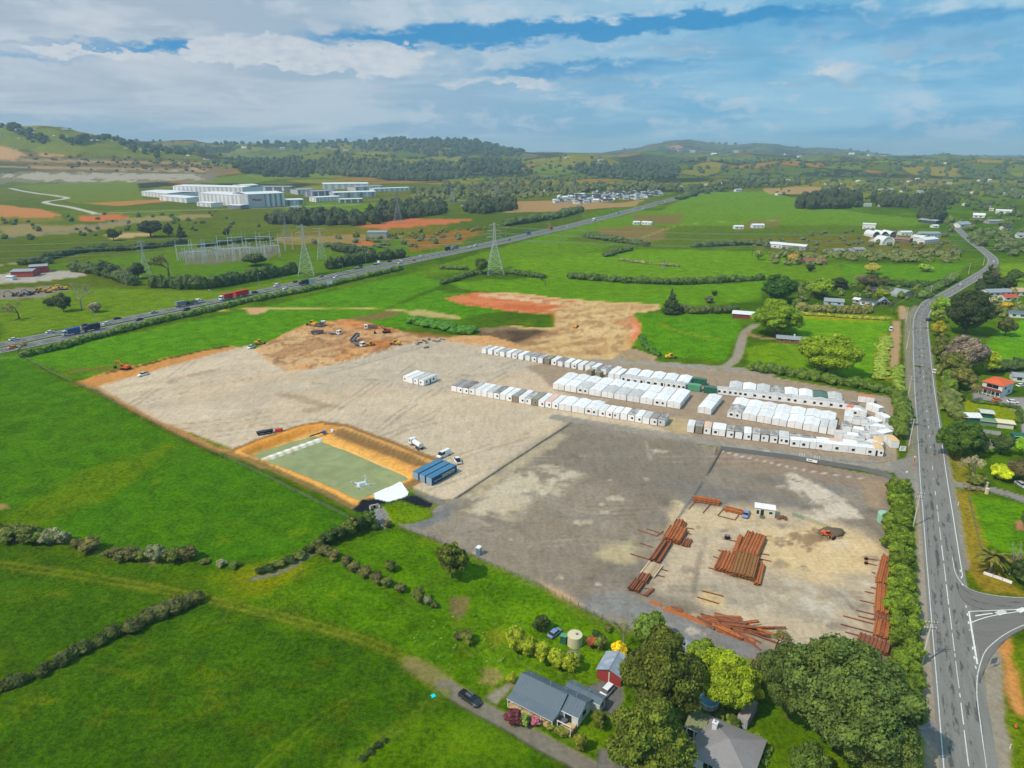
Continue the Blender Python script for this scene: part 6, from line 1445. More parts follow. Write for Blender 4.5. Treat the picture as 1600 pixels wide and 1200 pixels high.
# ------------------------------------------------------------------ steel piles
def pile_mesh(L, kind):
    mb = MB()
    if kind == 'u': prof = [(-.3, 0), (-.17, .3), (.17, .3), (.3, 0), (.27, 0), (.155, .265), (-.155, .265), (-.27, 0)]
    else: prof = [(-.16, 0), (.16, 0), (.16, .03), (.03, .05), (.03, .27), (.16, .29), (.16, .32), (-.16, .32), (-.16, .29), (-.03, .27), (-.03, .05), (-.16, .03)]
    mb.prism(prof, 0, L, axis='y'); return mb
PM = {}
def pile(L, kind, m):
    k = (round(L, 1), kind, m.name)
    if k not in PM: PM[k] = pile_mesh(k[0], kind).mesh('sheet_pile', m)
    return PM[k]
def stack(fl, frp, back, layers, label, m=RUST, n=None, kind='u', z=.25, jit=.12):
    """sheet piles: front-left and front-right ends, far end of the left side (pixels)"""
    A, B, K = G(*fl), G(*frp), G(*back); d = B - A; W = np.linalg.norm(d); d /= W; L = np.linalg.norm(K - A); ang = math.atan2(*(K - A)[::-1]) - math.pi / 2
    c = math.cos(ang); s_ = math.sin(ang); n = n or max(2, int(W / .62))
    o = thing('steel_pile_stack', label, 'steel piles', (A[0], A[1], hz(*A)), ang, 'stacks of rusty steel piles')
    for l in range(layers):
        for i in range(n - (l % 2 and n > 4)):
            ob = link('sheet_pile', pile(L * rng.choice([1.0, .94]), kind, m), o)
            ob.location = ((i + .5 + .5 * (l % 2 and n > 4)) * W / n + rng.normal(0, .04), (rng.normal(0, jit) if l else rng.normal(0, jit * .7)), z + l * .34 if kind == 'u' else z + l * .33)
            ob.rotation_euler = (0, 0, rng.normal(0, .006))
            if kind == 'u' and (i + l) % 2 and layers > 1: ob.rotation_euler = (0, math.pi, rng.normal(0, .006)); ob.location.z += .3
    for y in (L * .18, L * .8):
        mb = MB(); mb.box(-.3, W + .3, y - .1, y + .1, 0, z); mb.build('bearer', RUSTD, o)
    return o
stack((1083, 779), (1079, 773), (1126, 786), 3, 'long low stack of rusty piles behind the fence, left of the small office', RUST, 3)
stack((1133, 794), (1131, 788), (1162, 801), 2, 'short rusty pile stack just left of the blue car', RUST, 3)
stack((1049, 828), (1061, 829), (1057, 813), 2, 'small pile stack at the top of the left line of stacks', RUST, 5)
stack((1062, 829), (1067, 831), (1068, 817), 1, 'two loose piles beside the top stack of the left line', RUSTD, 2)
stack((1035, 846), (1062, 853), (1047, 826), 4, 'tallest orange pile stack in the left line', RUST, 11)
stack((1064, 854), (1076, 858), (1070, 842), 1, 'single layer of piles right of the tallest left stack', RUSTD, 4)
stack((1014, 878), (1023, 880), (1035, 847), 3, 'long dark brown pile stack below the tallest left stack', RUSTD, 3)
stack((1025, 881), (1030, 882), (1045, 850), 2, 'narrow dark pile stack right of the long dark brown one', RUSTD, 2)
stack((1000, 897), (1024, 902), (1014, 879), 1, 'spread layer of pale and rusty piles in the left line', PALEB, 8, 'i')
stack((994, 909), (1011, 913), (1002, 897), 2, 'short dark pile stack near the bottom of the left line', RUSTD, 6)
stack((981, 923), (989, 925), (992, 908), 3, 'lowest orange-brown pile stack of the left line, left half', RUSTD, 4)
stack((990, 925), (997, 927), (1000, 911), 2, 'lowest orange-brown pile stack of the left line, right half', RUSTD, 4)
stack((1006, 932), (1010, 933), (1019, 921), 1, 'two piles lying just right of the lowest left stack', RUSTD, 2)
stack((1144, 864), (1150, 866), (1155, 837), 1, 'narrow low piles left of the upper big middle stack', RUST, 3)
stack((1151, 867), (1184, 874), (1166, 836), 4, 'upper big orange pile stack in the middle of the yard', RUST, 13)
stack((1115, 892), (1141, 899), (1128, 864), 3, 'left big orange pile stack in the middle of the yard', RUST, 10)
stack((1141, 901), (1178, 910), (1152, 867), 4, 'right big olive-brown pile stack in the middle of the yard', RUSTY2, 14)
stack((1178, 915), (1187, 917), (1186, 882), 2, 'low orange piles on the right flank of the olive-brown stack', RUST, 4)
stack((1367, 911), (1388, 911), (1378, 868), 2, 'topmost pile stack along the hedge', RUST, 6)
stack((1366, 957), (1387, 957), (1369, 912), 2, 'second pile stack from the top along the hedge', RUST, 7)
stack((1364, 970), (1385, 970), (1366, 958), 1, 'short pile stack along the hedge below the second', RUSTD, 6)
stack((1364, 995), (1386, 997), (1369, 971), 2, 'fourth pile stack from the top along the hedge', RUST, 7)
stack((1337, 1010), (1386, 1024), (1343, 994), 3, 'wide brown pile stack near the huge pine', RUSTD, 15)
stack((1366, 1058), (1388, 1066), (1354, 1022), 1, 'lowest flat row of piles running under the huge pine', RUST, 8)
for i, (a, b, w_) in enumerate([((1036, 950), (1106, 976), 1.4), ((1120, 984), (1180, 1004), 1.6), ((1015, 942), (1031, 947), 1.0), ((1048, 951), (1066, 956), 1.2)]):
    A, B = G(*a), G(*b); L = np.linalg.norm(B - A); ang = math.atan2(*(B - A)[::-1]) - math.pi / 2
    o = thing('steel_pile_bundle', ['long low bundle of piles along the grey track', 'long low bundle of piles in front of the tangled heap', 'short bundle of piles left of the grey track', 'short dark bundle of piles above the long low bundle'][i], 'steel piles', (A[0], A[1], 0), ang, 'low bundles of piles')
    for k in range(3 if w_ > 1.1 else 2):
        c = link('sheet_pile', pile(L, 'u', RUSTD if i == 3 else RUST), o); c.location = ((k - 1) * .55, rng.normal(0, .2), .06)
# tangled heap
A = G(1135, 978)
o = thing('steel_heap', 'tangled heap of dark rusty steel beams above the grey track', 'steel heap', (A[0], A[1], 0), ANG_U)
for k in range(46):
    L = rng.uniform(4, 9); c = link('steel_beam', pile(round(L), 'i' if k % 2 else 'u', RUSTD if k % 3 else RUST), o)
    u = rng.uniform(-6.5, 5.5); c.location = (u, rng.normal(0, 1.2) - .02 * u, .05 + .10 * (k // 5) * math.exp(-((u + .5) / 5) ** 2) + .05); c.rotation_euler = (rng.normal(0, .05), rng.normal(0, .2), -math.pi / 2 + rng.normal(0, .28))
# bearers lying on the ground
def cz1(x, y): return 1060 + x / 4.706, 750 + y / 4.706
def cz2(x, y): return 940 + x / 8.0, 790 + y / 8.0
segs = [(cz1, s) for s in [(75, 220, 145, 140), (180, 248, 250, 165), (290, 265, 350, 195), (415, 300, 470, 225), (290, 268, 418, 300), (290, 520, 330, 535), (255, 565, 290, 580), (220, 650, 265, 662), (600, 545, 670, 557), (600, 585, 680, 602), (330, 435, 425, 455), (170, 820, 330, 860), (135, 865, 300, 915), (1390, 580, 1465, 592), (1375, 612, 1460, 632), (1420, 680, 1450, 690), (1415, 790, 1450, 797), (1370, 820, 1440, 835), (1335, 885, 1440, 910), (1305, 958, 1435, 990), (1320, 1003, 1430, 1030), (1210, 1003, 1430, 1062), (1190, 1066, 1430, 1130), (1225, 1125, 1340, 1155)]] + \
       [(cz2, s) for s in [(1010, 275, 1150, 300), (1040, 345, 1120, 362), (560, 295, 720, 345), (450, 305, 690, 390), (480, 475, 640, 525), (355, 608, 590, 680), (720, 800, 830, 830), (660, 870, 790, 905), (510, 1030, 590, 1050), (460, 1100, 540, 1130), (690, 385, 770, 325)]]
segs = sorted([(f(s[0], s[1]), f(s[2], s[3])) for f, s in segs])
for i, (a, b) in enumerate(segs):
    A, B = G(*a), G(*b); L = np.linalg.norm(B - A)
    c = link('steel_bearer', pile(L, 'i', RUSTD), None, (A[0], A[1], hz(*A) + .02), math.atan2(*(B - A)[::-1]) - math.pi / 2); c.scale = (.7, 1, .7)
    tag(c, '%s thin rusty bearer from the left lying on the ground of the pile yard' % nth(i), 'steel bearer', 'rusty bearers lying on the ground')

# ------------------------------------------------------------------ blue containers
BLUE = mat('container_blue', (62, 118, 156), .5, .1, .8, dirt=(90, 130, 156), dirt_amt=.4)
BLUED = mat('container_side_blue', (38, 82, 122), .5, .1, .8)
def container(p, ang, L, W, H, ms, label, group, letters=False, name='shipping_container'):
    """x along the length, front doors at x=0"""
    o = thing(name, label, 'container', (p[0], p[1], hz(*p)), ang, group)
    n = int(L / .28); prof = []
    mb = MB(); mb.box(.04, L - .04, .06, W - .06, .12, H - .08); mb.build('wall', ms[1], o)
    mb = MB(); mb.box(0, L, 0, W, H - .09, H + .02); mb.build('roof', ms[0], o)
    for y in (-.01, W - .05):
        mb = MB()
        for i in range(n): mb.box(.1 + i * (L - .2) / n, .1 + (i + .55) * (L - .2) / n, y, y + .06, .2, H - .12)
        c = mb.build('corrugation', ms[1], o); c['kind'] = 'stuff'
    for x in (0, L - .12):
        for y in (-.02, W - .1): mb = MB(); mb.box(x, x + .12, y, y + .12, 0, H - .09); mb.build('corner_post', ms[1], o)
    for y in (.1, W / 2 + .02):
        mb = MB(); mb.box(-.03, .03, y, y + W / 2 - .14, .15, H - .12); dd = mb.build('door', ms[2], o)
        for k in (.25, .7): mb = MB(); mb.tube((-.06, y + k * (W / 2 - .14), .15), (-.06, y + k * (W / 2 - .14), H - .14), .03, 5); mb.build('lock_bar', STEEL, dd)
    return o
BD = mat('container_door_pale', (150, 178, 200), .5, .2, 1.2)
A, E_ = G(675, 759), G(706, 742); dl = (E_ - A) / np.linalg.norm(E_ - A); nl = np.array([-dl[1], dl[0]]); ang = math.atan2(dl[1], dl[0])
for k, l in enumerate(['nearest of the three long blue containers, with white lettering on its side', 'middle one of the three long blue containers by the pond', 'farthest of the three long blue containers, at the pond bank']):
    co = container(A + nl * (k * 2.9), ang, 12.0, 2.44, 2.65, (BLUE, BLUED, BD), l, 'blue containers by the pond')
    if k == 0:      # weathered lettering, no longer readable: pale upright strokes on the long side
        LET = mat('lettering_white', (206, 214, 204), .6, .1)
        for j in range(8):
            x = 4.9 + j * .78; mb = MB(); mb.box(x, x + .16, -.075, -.05, .75, 2.05).box(x + .16, x + .42, -.074, -.05, 1.75 - .5 * (j % 3 == 1), 2.0 - .5 * (j % 3 == 1)).box(x + .42, x + .56, -.075, -.05, .75 + .6 * (j % 2), 1.95); mb.build('lettering_stroke', LET, co)
        for j in range(3):
            mb = MB(); mb.box(1.0 + j * 1.2, 2.0 + j * 1.2, -.075, -.05, 1.0, 1.2); mb.build('lettering_stroke', LET, co)
# ------------------------------------------------------------------ houses, sheds and warehouses
SLATE = mat('slate_blue_roof', (96, 110, 120), .55, .1, .8, dirt=(116, 128, 136), dirt_amt=.4, stripes=('X', 1.6)); DGREY = mat('dark_grey_roof', (142, 138, 138), .8, .1, 1.5, dirt=(124, 122, 120), dirt_amt=.4)
MOSSY = mat('mossy_roof', (128, 132, 96), .8, .15, 1.0, dirt=(96, 106, 62), dirt_amt=.7); REDB = mat('red_cladding', (150, 62, 56), .7, .1, 1.0, stripes=('Z', 2.5))
ORROOF = mat('orange_tile_roof', (214, 100, 56), .7, .1, 1.2, stripes=('X', 1.5)); PATCHY = mat('patchy_blue_roof', (136, 148, 162), .5, .12, .9, dirt=(178, 186, 196), dirt_amt=.8, dirt_scale=.5)
WOODB = mat('deck_boards', (198, 166, 120), .8, .12, 2.0); CREAMW = mat('cream_wall', (214, 208, 190), .7, .06); WHITEW = mat('white_weatherboard', (224, 226, 226), .6, .05, 1, stripes=('Z', 3.0))
BRICK = mat('brown_brick', (132, 92, 74), .85, .15, 3.0); BLUEW = mat('pale_blue_wall', (176, 196, 214), .7, .05); GREYW = mat('grey_wall', (164, 164, 162), .7, .08); BLACKR = mat('charcoal_roof', (66, 66, 70), .7, .1)
TEAL = mat('teal_door', (104, 172, 190), .5, .05); METALW = mat('white_metal_roof', (222, 224, 224), .5, .06, .6, stripes=('X', 1.2)); METALG = mat('grey_metal_roof', (150, 156, 162), .5, .08, .6, stripes=('X', 1.2))
REDR = mat('red_roof', (196, 70, 58), .6, .1); DKBLUE = mat('dark_blue_panel', (52, 60, 82), .5, .1); TANR = mat('tan_tile_roof', (190, 160, 130), .8, .1); GREENR = mat('pale_green_panel', (112, 138, 108), .6, .08); CREAMR = mat('cream_roof', (222, 210, 170), .6, .05)

def win_on(o, W, D, H, spec, zoff=0.0):
    """spec: (side, pos, z0, w, h, kind); sides f b l r of a box 0..W x 0..D"""
    for sd, pos, z0, w_, h_, kd in spec:
        fr, pn = MB(), MB(); a, b = pos - w_ / 2, pos + w_ / 2; e = .08
        def bx(m, a, b, z0, z1, t0, t1):
            if sd == 'f': m.box(a, b, -t1, -t0, z0, z1)
            elif sd == 'b': m.box(a, b, D + t0, D + t1, z0, z1)
            elif sd == 'r': m.box(W + t0, W + t1, a, b, z0, z1)
            else: m.box(-t1, -t0, a, b, z0, z1)
        bx(fr, a - e, b + e, z0 - e, z0 + h_ + e, -.02, .04); f = fr.build('window' if kd == 'w' else 'door', WHITEW, o)
        bx(pn, a, b, z0, z0 + h_, .041, .06); pn.build('pane' if kd == 'w' else 'leaf', GLASS if kd == 'w' else (kd if not isinstance(kd, str) else GREYW), f)
        if w_ > 1.4 and kd == 'w': m = MB(); bx(m, pos - .03, pos + .03, z0, z0 + h_, .061, .075); m.build('mullion', WHITEW, f)
def house(A, ang, W, D, H, rise, wall, roof, label, name='house', cat='house', ridge='x', over=.45, wins=(), hip=False, group=None, chimney=None, z=None):
    A = np.asarray(A); o = thing(name, label, cat, (A[0], A[1], hz(*A) if z is None else z), ang, group)
    mb = MB(); e = over; t = .14
    if hip:
        mb.box(0, W, 0, D, 0, H); mb.build('wall', wall, o); r = MB(); h = min(W, D) / 2
        if W >= D: R1, R2 = (h, D / 2, H + rise), (W - h, D / 2, H + rise)
        else: R1, R2 = (W / 2, h, H + rise), (W / 2, D - h, H + rise)
        c = [(-e, -e, H - .1), (W + e, -e, H - .1), (W + e, D + e, H - .1), (-e, D + e, H - .1)]
        F = [(0, 1, 5, 4), (1, 2, 5), (2, 3, 4, 5), (3, 0, 4)] if W >= D else [(0, 1, 4), (1, 2, 5, 4), (2, 3, 5), (3, 0, 4, 5)]
        r.add(c + [R1, R2], F + [(0, 3, 2, 1)]); rf = r.build('roof', roof, o)
        mb2 = MB(); mb2.tube(R1, R2, .12, 5); 
        for q, p in ((0, R1), (3, R1 if W >= D else R2), (1, R2 if W >= D else R1), (2, R2)): mb2.tube(c[q], p, .1, 5)
        mb2.build('ridge_cap', roof, rf)
    elif ridge == 'x':
        mb.prism([(0, 0), (D, 0), (D, H), (D / 2, H + rise), (0, H)], 0, W, axis='x'); mb.build('wall', wall, o)
        k = rise / (D / 2); r = MB(); r.prism([(-e, H - e * k), (D / 2, H + rise), (D + e, H - e * k), (D + e, H - e * k + t), (D / 2, H + rise + t), (-e, H - e * k + t)], -e, W + e, axis='x'); rf = r.build('roof', roof, o)
        m2 = MB(); m2.tube((-e, D / 2, H + rise + t), (W + e, D / 2, H + rise + t), .09, 5); m2.build('ridge_cap', roof, rf)
        g = MB(); g.box(-e, W + e, -e - .1, -e, H - e * k, H - e * k + .12); g.build('gutter', WHITEW, rf)
        if A[1] < 125:
            rb = MB(); n_ = int((W + 2 * e) / .62)
            for q in range(n_ + 1):
                x_ = -e + q * (W + 2 * e) / n_; rb.prism([(-e, H - e * k + t - .01), (D / 2, H + rise + t - .01), (D + e, H - e * k + t - .01), (D + e, H - e * k + t + .035), (D / 2, H + rise + t + .035), (-e, H - e * k + t + .035)], x_ - .03, x_ + .03, axis='x')
            rb.build('roof_rib', roof, rf)['kind'] = 'stuff'
            fl = MB(); fl.tube((W * .62, D * .62, H + rise * .6), (W * .62, D * .62, H + rise + .7), .1, 8); fl.build('flue', STEEL, rf)
            ae = MB(); ae.tube((W * .2, D * .5, H + rise), (W * .2, D * .5, H + rise + 1.3), .025, 4).tube((W * .2 - .5, D * .5, H + rise + 1.2), (W * .2 + .5, D * .5, H + rise + 1.2), .02, 4); ae.build('aerial', STEEL, rf)
    else:
        mb.prism([(0, 0), (W, 0), (W, H), (W / 2, H + rise), (0, H)], 0, D, axis='y'); mb.build('wall', wall, o)
        k = rise / (W / 2); r = MB(); r.prism([(-e, H - e * k), (W / 2, H + rise), (W + e, H - e * k), (W + e, H - e * k + t), (W / 2, H + rise + t), (-e, H - e * k + t)], -e, D + e, axis='y'); rf = r.build('roof', roof, o)
        m2 = MB(); m2.tube((W / 2, -e, H + rise + t), (W / 2, D + e, H + rise + t), .09, 5); m2.build('ridge_cap', roof, rf)
    if chimney:
        x, y, h = chimney; c = MB(); c.box(x - .4, x + .4, y - .4, y + .4, H, h).box(x - .5, x + .5, y - .5, y + .5, h, h + .15); ch = c.build('chimney', WHITEW, rf)
        p = MB(); p.tube((x, y, h + .15), (x, y, h + .5), .13, 8); p.build('flue_pot', STEEL, ch)
    win_on(o, W, D, H, wins); return o
def frame(a, b):
    A, B = G(*a), G(*b); d = B - A; return A, math.atan2(d[1], d[0]), float(np.linalg.norm(d))

# grey-roofed weatherboard cottage with a front veranda
A = np.array([.6, 104.6]); ang = math.atan2(-5.2, 7.8)
hA = house(A, ang, 9.4, 5.6, 2.5, 1.6, WHITEW, SLATE, 'single-storey cottage with slate-blue roof and timber veranda by the gravel track', wins=[('l', 2.8, .9, 1.2, 1.2, 'w'), ('f', 1.6, .8, 1.4, 1.3, 'w'), ('f', 4.4, .1, .95, 2.0, TEAL), ('f', 7.2, .8, 1.4, 1.3, 'w'), ('b', 3, .9, 1.2, 1.1, 'w')], over=.35)
mb = MB(); mb.box(-.3, 9.7, -2.3, 0, 0, .35); mb.build('veranda_deck', WOODB, hA)
r = MB(); r.prism([(-2.5, 2.12), (-.36, 2.42), (-.36, 2.52), (-2.5, 2.24)], -.35, 9.75, axis='x'); r.build('veranda_roof', SLATE, hA)
for x in (-.2, 2.1, 4.6, 7.1, 9.5):
    mb = MB(); mb.box(x, x + .14, -2.35, -2.2, 0.35, 2.15); mb.build('veranda_post', WHITEW, hA)
for x in (4.2, 4.95): mb = MB(); mb.prism([(-2.3, .35), (-2.4, .35), (-3.4, 0), (-3.2, 0)], x, x + .12, axis='x'); mb.build('stair_rail', WHITEW, hA)
mb = MB(); mb.box(-.3, 9.7, -2.52, -2.44, 2.06, 2.2); mb.build('veranda_gutter', WHITEW, hA)
# rear wing
A2 = A + np.array([math.cos(ang), math.sin(ang)]) * 8.0 + np.array([-math.sin(ang), math.cos(ang)]) * .8
house(A2, ang, 5.2, 5.0, 2.5, 1.3, WHITEW, SLATE, 'right-hand wing of the slate-roofed cottage with its small porch', name='house_wing', wins=[('r', 2.4, 1.0, 1.3, 1.1, 'w'), ('f', 3.2, .1, 1.4, 2.0, 'w')], over=.3)
A3 = A + np.array([math.cos(ang), math.sin(ang)]) * 7.6 + np.array([-math.sin(ang), math.cos(ang)]) * 5.9
house(A3, ang, 7.4, 2.4, 2.2, .35, WHITEW, SLATE, 'low lean-to along the back of the slate-roofed cottage', name='lean_to', wins=[('r', 1.2, .9, .9, .9, 'w')], over=.2)
px_ = A + np.array([math.cos(ang), math.sin(ang)]) * 12.3 + np.array([math.sin(ang), -math.cos(ang)]) * 1.0
pc = thing('porch', 'white-posted porch with timber deck at the right end of the cottage', 'porch', (px_[0], px_[1], 0), ang)
mb = MB(); mb.box(-2.0, .9, -.9, 1.7, 0, .35); mb.build('porch_deck', WOODB, pc)
for x, y in ((-1.9, -.8), (.8, -.8)): mb = MB(); mb.box(x - .07, x + .07, y - .07, y + .07, .35, 2.3); mb.build('porch_post', WHITEW, pc)
mb = MB(); mb.box(-2.0, .9, -.9, -.76, 2.2, 2.35); mb.build('porch_beam', WHITEW, pc)
for k in range(7): mb = MB(); mb.box(.82, .92, -.8 + k * .35, -.6 + k * .35, 0, .95); mb.build('fence_board', BRICK, pc)
sp_ = on(879, 1127)
sp2 = thing('spa_pool', 'round dark grey covered spa pool on the cottage porch', 'spa pool', sp_); mb = MB(); mb.lathe([(1.0, 0), (1.05, .75)], 22); mb.build('tub', mat('spa_side', (74, 78, 84), .6), sp2); mb = MB(); mb.lathe([(1.12, .75), (1.1, .92), (.3, 1.0)], 22); mb.build('cover', mat('spa_cover', (98, 104, 112), .6), sp2)
# red garage
A = np.array([17.0, 110.3]); ang = math.atan2(-2.3, 4.3)
gr = house(A, ang, 5.0, 5.4, 2.35, 1.0, REDB, PATCHY, 'red double garage with patchy blue-grey gabled roof', name='garage', cat='garage', ridge='y', over=.25)
for x in (.25, 2.7): mb = MB(); mb.box(x, x + 2.05, -.06, 0, .05, 2.1); mb.build('garage_door', mat('garage_door_red', (164, 60, 58), .6, .08, stripes=('Z', 2.0)), gr)
mb = MB(); mb.box(2.38, 2.62, -.09, 0, 0, 2.6); mb.build('centre_post', CREAMW, gr)
# hip-roofed house at the bottom
A = np.array([30.6, 89.9]); ang = math.atan2(-1.9, 2.2) + .02
ang = -.575
hB = house(np.array([30.6, 89.9]), ang, 9.6, 9.4, 2.6, 1.9, WHITEW, DGREY, 'house with large dark grey hip roof and white chimney at the bottom edge', hip=True, over=.6, chimney=(1.9, 6.6, 4.7), wins=[('l', 2.0, .7, 1.6, 1.4, 'w'), ('l', 4.6, .1, 1.0, 2.0, TEAL), ('f', 3, .8, 1.6, 1.2, 'w'), ('f', 7, .8, 1.6, 1.2, 'w')])
ex = house(np.array([31.3, 96.0]), ang, 2.8, 4.2, 2.4, .6, WHITEW, MOSSY, 'small sunroom with mossy roof on the hip-roofed house', name='sunroom', wins=[('f', .8, .4, 1.1, 1.6, 'w'), ('f', 2.2, .4, 1.1, 1.6, 'w'), ('l', 1.6, .5, 1.4, 1.4, 'w')], over=.3)
c_ = on(1069, 1152); dk = thing('deck', 'small timber deck with outdoor chair below the sunroom', 'deck', c_, ang); mb = MB(); mb.box(-1, 1.2, -1, 1, 0, .2); mb.build('boards', CREAMW, dk)
for k in range(3): mb = MB(); mb.box(-.7 + k * .5, -.3 + k * .5, -.3, .1, .2, .6).box(-.7 + k * .5, -.3 + k * .5, .1, .18, .6, 1.1); mb.build('seat', BARK, dk)
house(G(1052, 1032), math.atan2(-.55, .83), 6.2, 5.0, 2.4, 1.2, GREYW, mat('lilac_grey_roof', (136, 138, 150), .6, .1, .8, dirt=(200, 200, 200), dirt_amt=.6, dirt_scale=.4), 'grey hip-roofed shed half hidden between the big dark tree and the yellow-green tree', name='shed', cat='shed', hip=True, over=.3)
container(np.array([42.7, 97.2]), math.atan2(4.1, 3.1), 5.4, 1.9, 2.4, (mat('faded_pink_roof', (172, 158, 152), .7, .1), mat('faded_grey_side', (142, 146, 152), .6, .1), mat('faded_door', (176, 180, 184), .6, .1)), 'faded grey shipping container beside the hip-roofed house', None)
# swimming pool
pl = thing('swimming_pool', 'round above-ground swimming pool with blue cover', 'pool', (37.5, 103.4, 0)); mb = MB(); mb.lathe([(1.75, 0), (1.75, 1.15), (1.85, 1.2), (1.6, 1.22)], 28); mb.build('pool_wall', WHITEW, pl); mb = MB(); mb.lathe([(1.62, 1.2), (1.6, 1.235)], 28); mb.build('pool_cover', mat('pool_blue', (86, 166, 204), .4, .12, 1.0), pl)
for k in range(10):
    t_ = k * .628; mb = MB(); mb.box(-.05, .05, -.04, .04, 0, 1.2); q = mb.build('upright', STEEL, pl); q.location = (1.82 * math.cos(t_), 1.82 * math.sin(t_), 0); q.rotation_euler = (0, 0, t_)
# water tanks
def tank(p, r, h, m, label, cone=.35, z=0.0):
    o = thing('water_tank', label, 'water tank', (p[0], p[1], hz(p[0], p[1]) + z)); mb = MB(); mb.lathe([(r, 0), (r, h), (r * .97, h + .06)], 28); mb.build('tank_wall', m, o, smooth=False)
    mb = MB(); mb.lathe([(r * .97, h + .06), (r * .3, h + cone), (.3, h + cone + .02)], 28); top = mb.build('tank_lid', m, o); mb = MB(); mb.lathe([(.32, h + cone), (.32, h + cone + .14)], 14, (r * .25, 0)); mb.build('hatch', FRAME, top); return o
tank(G(898, 1006), 1.62, 2.5, mat('concrete_tank', (206, 196, 164), .85, .08, .8), 'big round cream concrete water tank on the lawn', .1)
tank(G(895, 1032), 1.45, 1.5, mat('old_tank', (134, 122, 104), .85, .1, .8), 'old brown water tank behind the round bushes', .5)
tank(G(1381, 815), 1.9, 2.6, mat('mint_tank', (148, 188, 168), .5, .06), 'mint green plastic water tank beside the tall hedge')
wt = thing('shed', 'small green shed between the parked car and the big water tank', 'shed', on(881, 1004), -.5); mb = MB(); mb.box(-.7, .7, -.5, .5, 0, 1.9); mb.build('wall', DGREENP, wt); mb = MB(); mb.prism([(-.8, 1.85), (.8, 2.05), (.8, 2.15), (-.8, 1.95)], -.6, .6, axis='y'); mb.build('roof', GREENP, wt)
# site office in the lower yard
A, ang, W = frame((1178, 806), (1210, 811))
so = house(A, ang, W, 2.9, 2.6, .12, mat('site_office_wall', (206, 204, 176), .6, .06), ROOFW, 'cream site office cabin with white roof in the pile yard', name='site_office', cat='cabin', wins=[('f', .9, .7, .7, 1.2, 'w'), ('f', 2.1, .2, .9, 2.0, 'w'), ('f', 4.4, 1.2, .9, .7, 'w')], over=.12)
for k in range(3): mb = MB(); mb.box(1.5, 2.9, -.5 - k * .35, -.15 - k * .35, 0, .45 - k * .15); mb.build('step', TIMBER, so)
# orange-roofed house and its garage
A = np.array([206.9, 280.5]); A, ang, W = frame((1532, 613), (1563, 621))
hO = house(A, ang, W, 10.5, 5.4, 1.5, WHITEW, ORROOF, 'two-storey house with bright orange roof and red balcony', hip=True, over=.6, wins=[('f', 2, .5, 1.5, 1.4, 'w'), ('f', 4.3, .5, 1.5, 1.4, 'w'), ('f', 6.6, .5, 1.5, 1.4, 'w'), ('f', 4, 3.4, 4.5, 1.4, 'w'), ('r', 3, 3.2, 1.6, 1.2, 'w'), ('r', 7, 1, 1.6, 1.2, 'w')])
mb = MB(); mb.box(-.3, W + .3, -1.8, 0, 2.5, 2.7); mb.build('balcony_floor', BRICK, hO)
mb = MB(); mb.box(-.3, W + .3, -1.85, -1.75, 2.7, 3.6); mb.build('balcony_rail', mat('balcony_red', (132, 66, 56), .7), hO)
for k in range(6): mb = MB(); x = -.2 + k * (W + .2) / 5; mb.box(x, x + .15, -1.8, -1.65, 0, 2.5); mb.build('balcony_post', WHITEW, hO)
def bldg(a, b, D, H, rise, wall, roof, label, name='house', cat='house', ridge='x', wins=True, **kw):
    A, ang, W = frame(a, b); ws = []
    if wins:
        n = max(1, int(W / 4.2)); ws = [('f', (i + .5) * W / n, .9, min(1.8, W / n * .5), 1.2, 'w') for i in range(n)]
    return house(A, ang, W, D, H, rise, wall, roof, label, name=name, cat=cat, ridge=ridge, wins=ws, **kw)
bldg((1582, 596), (1622, 600), 6, 2.6, .9, WHITEW, METALG, 'white double garage right of the orange-roofed house', 'garage', 'garage')
bldg((1505, 660), (1531, 661), 4.5, 2.4, .9, mat('shed_green_wall', (70, 116, 92), .6), METALW, 'green garden shed with white curved roof', 'garden_shed', 'shed', wins=False)
bldg((1532, 653), (1551, 655), 4, 2.3, .3, DGREENP, mat('frame_white_roof', (196, 200, 190), .6, .3, 2.0), 'dark green shed behind the white-roofed garden shed', 'garden_shed', 'shed', wins=False)
bldg((1532, 664), (1557, 667), 3.2, 2.0, .2, GREENR, GREENR, 'pale green flat-roofed shed in the right-hand garden', 'garden_shed', 'shed', wins=False)
bldg((1558, 668), (1583, 671), 3.8, 2.2, .2, CREAMW, CREAMR, 'cream flat-roofed shed in the right-hand garden', 'garden_shed', 'shed', wins=False)
bldg((1584, 690), (1620, 692), 3, 2.2, .2, DGREENP, DGREENP, 'dark green shed at the right edge', 'garden_shed', 'shed', wins=False)
bldg((1213, 535), (1263, 539), 6.0, 2.6, .9, BRICK, METALG, 'long low brown house between the two bright green trees', chimney=(9, 3, 4.4))
bldg((1144, 497), (1182, 500), 9, 3.0, 1.0, mat('barn_red', (132, 66, 64), .7), METALW, 'long barn with red wall and white roof', 'barn', 'barn', wins=False)
bldg((1288, 476), (1318, 478), 8, 2.7, 1.3, BLUEW, METALG, 'pale blue cottage with grey roof')
bldg((1343, 476), (1365, 479), 8, 3.0, .9, WHITEW, BLACKR, 'white garage block with dark doorways', 'garage', 'garage')
bldg((1332, 473), (1346, 475), 6, 2.6, .8, GREYW, METALW, 'small white-roofed shed left of the white garage block', 'shed', 'shed')
ah = house(*(lambda f: (f[0], f[1]))(frame((1371, 476), (1385, 477))), 8, 7, 1.2, 3.2, BLACKR, METALG, 'dark A-frame hut with open front', name='hut', cat='hut', ridge='y', wins=[('f', 4, .2, 4, 2.2, 'w')])
bldg((1362, 458), (1406, 461), 9, 2.6, 1.5, BRICK, BLACKR, 'long house with black roof behind the cottages')
